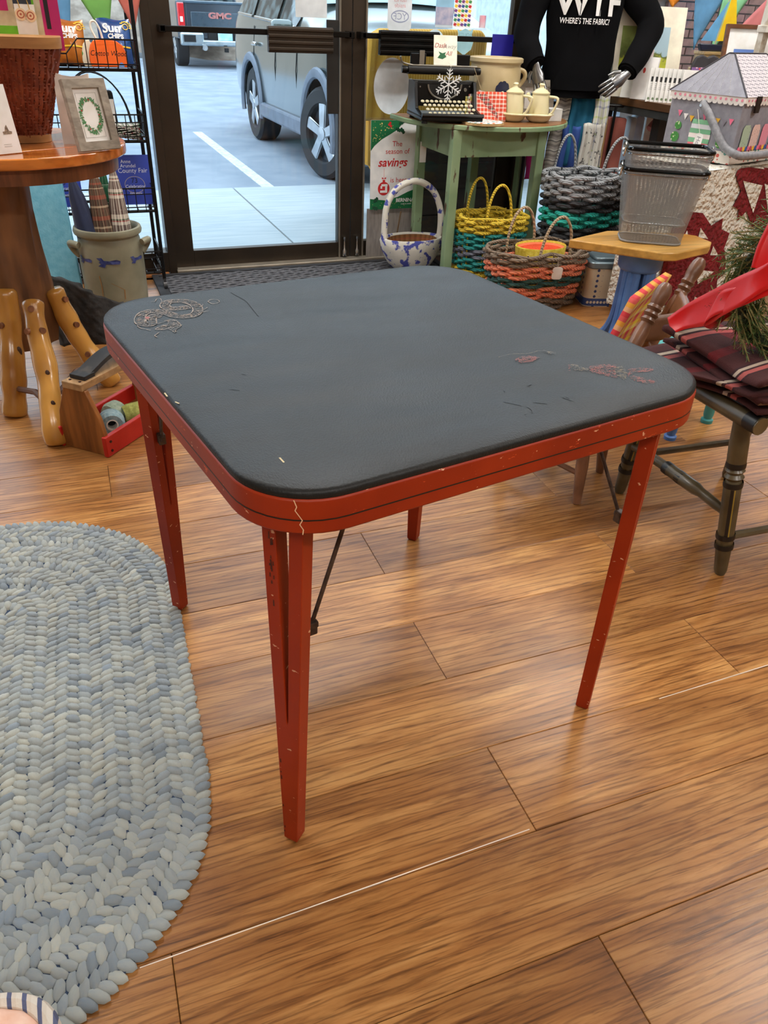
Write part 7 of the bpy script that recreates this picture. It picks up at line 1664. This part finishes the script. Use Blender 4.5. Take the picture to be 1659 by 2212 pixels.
fMir = F((1.702,GY-.0022,1.142), (-1,0,0), (0,0,1)); MB().text('YCF', .040, F((1.702,GY-.0022,1.142), (-1,0,0), (0,0,1))).build('lettering', MATS['decal_grey'], sl_, smooth=False)
MB().text('fabrics', .026, F((1.702,GY-.0022,1.215), (-1,0,0), (0,0,1)), shear=.2).build('lettering', plain('decal_red', (196,150,156), .6), sl_, smooth=False)
MB().text('inside', .026, F((1.702,GY-.0022,1.192), (-1,0,0), (0,0,1)), shear=.2).build('lettering', MATS['decal_red'], sl_, smooth=False)
sh_ = thing('shield_decal', 'pale blue route-shield decal on the right door glass', 'sticker', (2.07,GY,1.0))
MB().prism([(2.022,1.115),(2.04,1.104),(2.068,1.116),(2.096,1.106),(2.114,1.117),(2.108,1.09),(2.120,1.06),(2.110,1.025),(2.070,.998),(2.030,1.02),(2.018,1.055),(2.030,1.09)], 0, .0006, fD).build('sheet', plain('decal_blue', (160,204,214), .6), sh_, smooth=False)
MB().text('ROUTE', .024, F((2.07,GY-.0022,1.080), (-1,0,0), (0,0,1))).build('lettering', plain('decal_blue2', (120,168,180), .6), sh_, smooth=False)
po_ = thing('window_flyer', 'pale blue printed flyer taped to the right door glass', 'flyer', (1.95,GY,1.11)); MB().prism(rect(.10,.26,1.944,1.245), 0, .0006, fD).build('sheet', plain('flyer_blue', (140,186,214), .6), po_, smooth=False)
MB().prism(rect(.098,.075,1.944,1.165), .0007, .0010, fD).build('photo', plain('flyer_photo', (150,156,190), .6, c2=(196,190,206), scale=30), po_, smooth=False); MB().prism(rect(.098,.012,1.944,1.122), .0007, .0010, fD).build('stripe', plain('flyer_foot', (196,210,220), .6), po_, smooth=False)
hh_ = thing('houndstooth_sheet', 'colourful houndstooth fabric sheet taped to the right door glass', 'fabric', (2.05,GY,1.11)); MB().prism(rect(.098,.26,2.046,1.25), 0, .0006, fD).build('ground', MATS['card_white'], hh_, smooth=False)
cols = [plain('ht_red',(190,40,50),.7), plain('ht_blue',(50,80,150),.7), plain('ht_yellow',(226,190,50),.7), plain('ht_green',(60,140,80),.7), plain('ht_purple',(120,60,130),.7)]; hm = [MB() for _ in cols]
for i in range(5):
    for j in range(13):
        u, v = 2.006+.0195*i, 1.132+.0195*j; hm[(i*2+j*3+(i*j) % 2) % 5].flat([(u-.006,v-.006),(u+.001,v-.006),(u+.005,v-.010),(u+.006,v-.004),(u+.010,v),(u+.006,v+.006),(u-.001,v+.005),(u-.005,v+.010),(u-.006,v+.003),(u-.010,v+.001)], fD, .0008)
for m_, c in zip(hm, cols): tag(m_.build('houndstooth_check', c, hh_, smooth=False), kind='stuff')
bb_ = thing('blue_card', 'royal blue card standing on the crock rim beside the door', 'card', (2.30,3.99,1.0)); MB().box((2.25,4.045,1.05),(.125,.003,.095)).build('card', plain('royal_blue', (34,30,140), .5), bb_, smooth=False)
MB().text('scan me', .022, F((2.305,4.042,1.045), (1,0,0), (0,0,1))).build('lettering', MATS['placard_white'], bb_, smooth=False) if False else None
pk_ = thing('pink_tube', 'pink and white paper tube beside the houndstooth sheet', 'tube', (2.16,GY-.01,1.11)); MB().lathe([(0,1.122),(.0165,1.122),(.0165,1.175),(0,1.176)], 14, F((2.148,4.095,0))).build('tube', plain('tube_pink', (236,160,180), .6, c2=(236,230,236), scale=12), pk_)
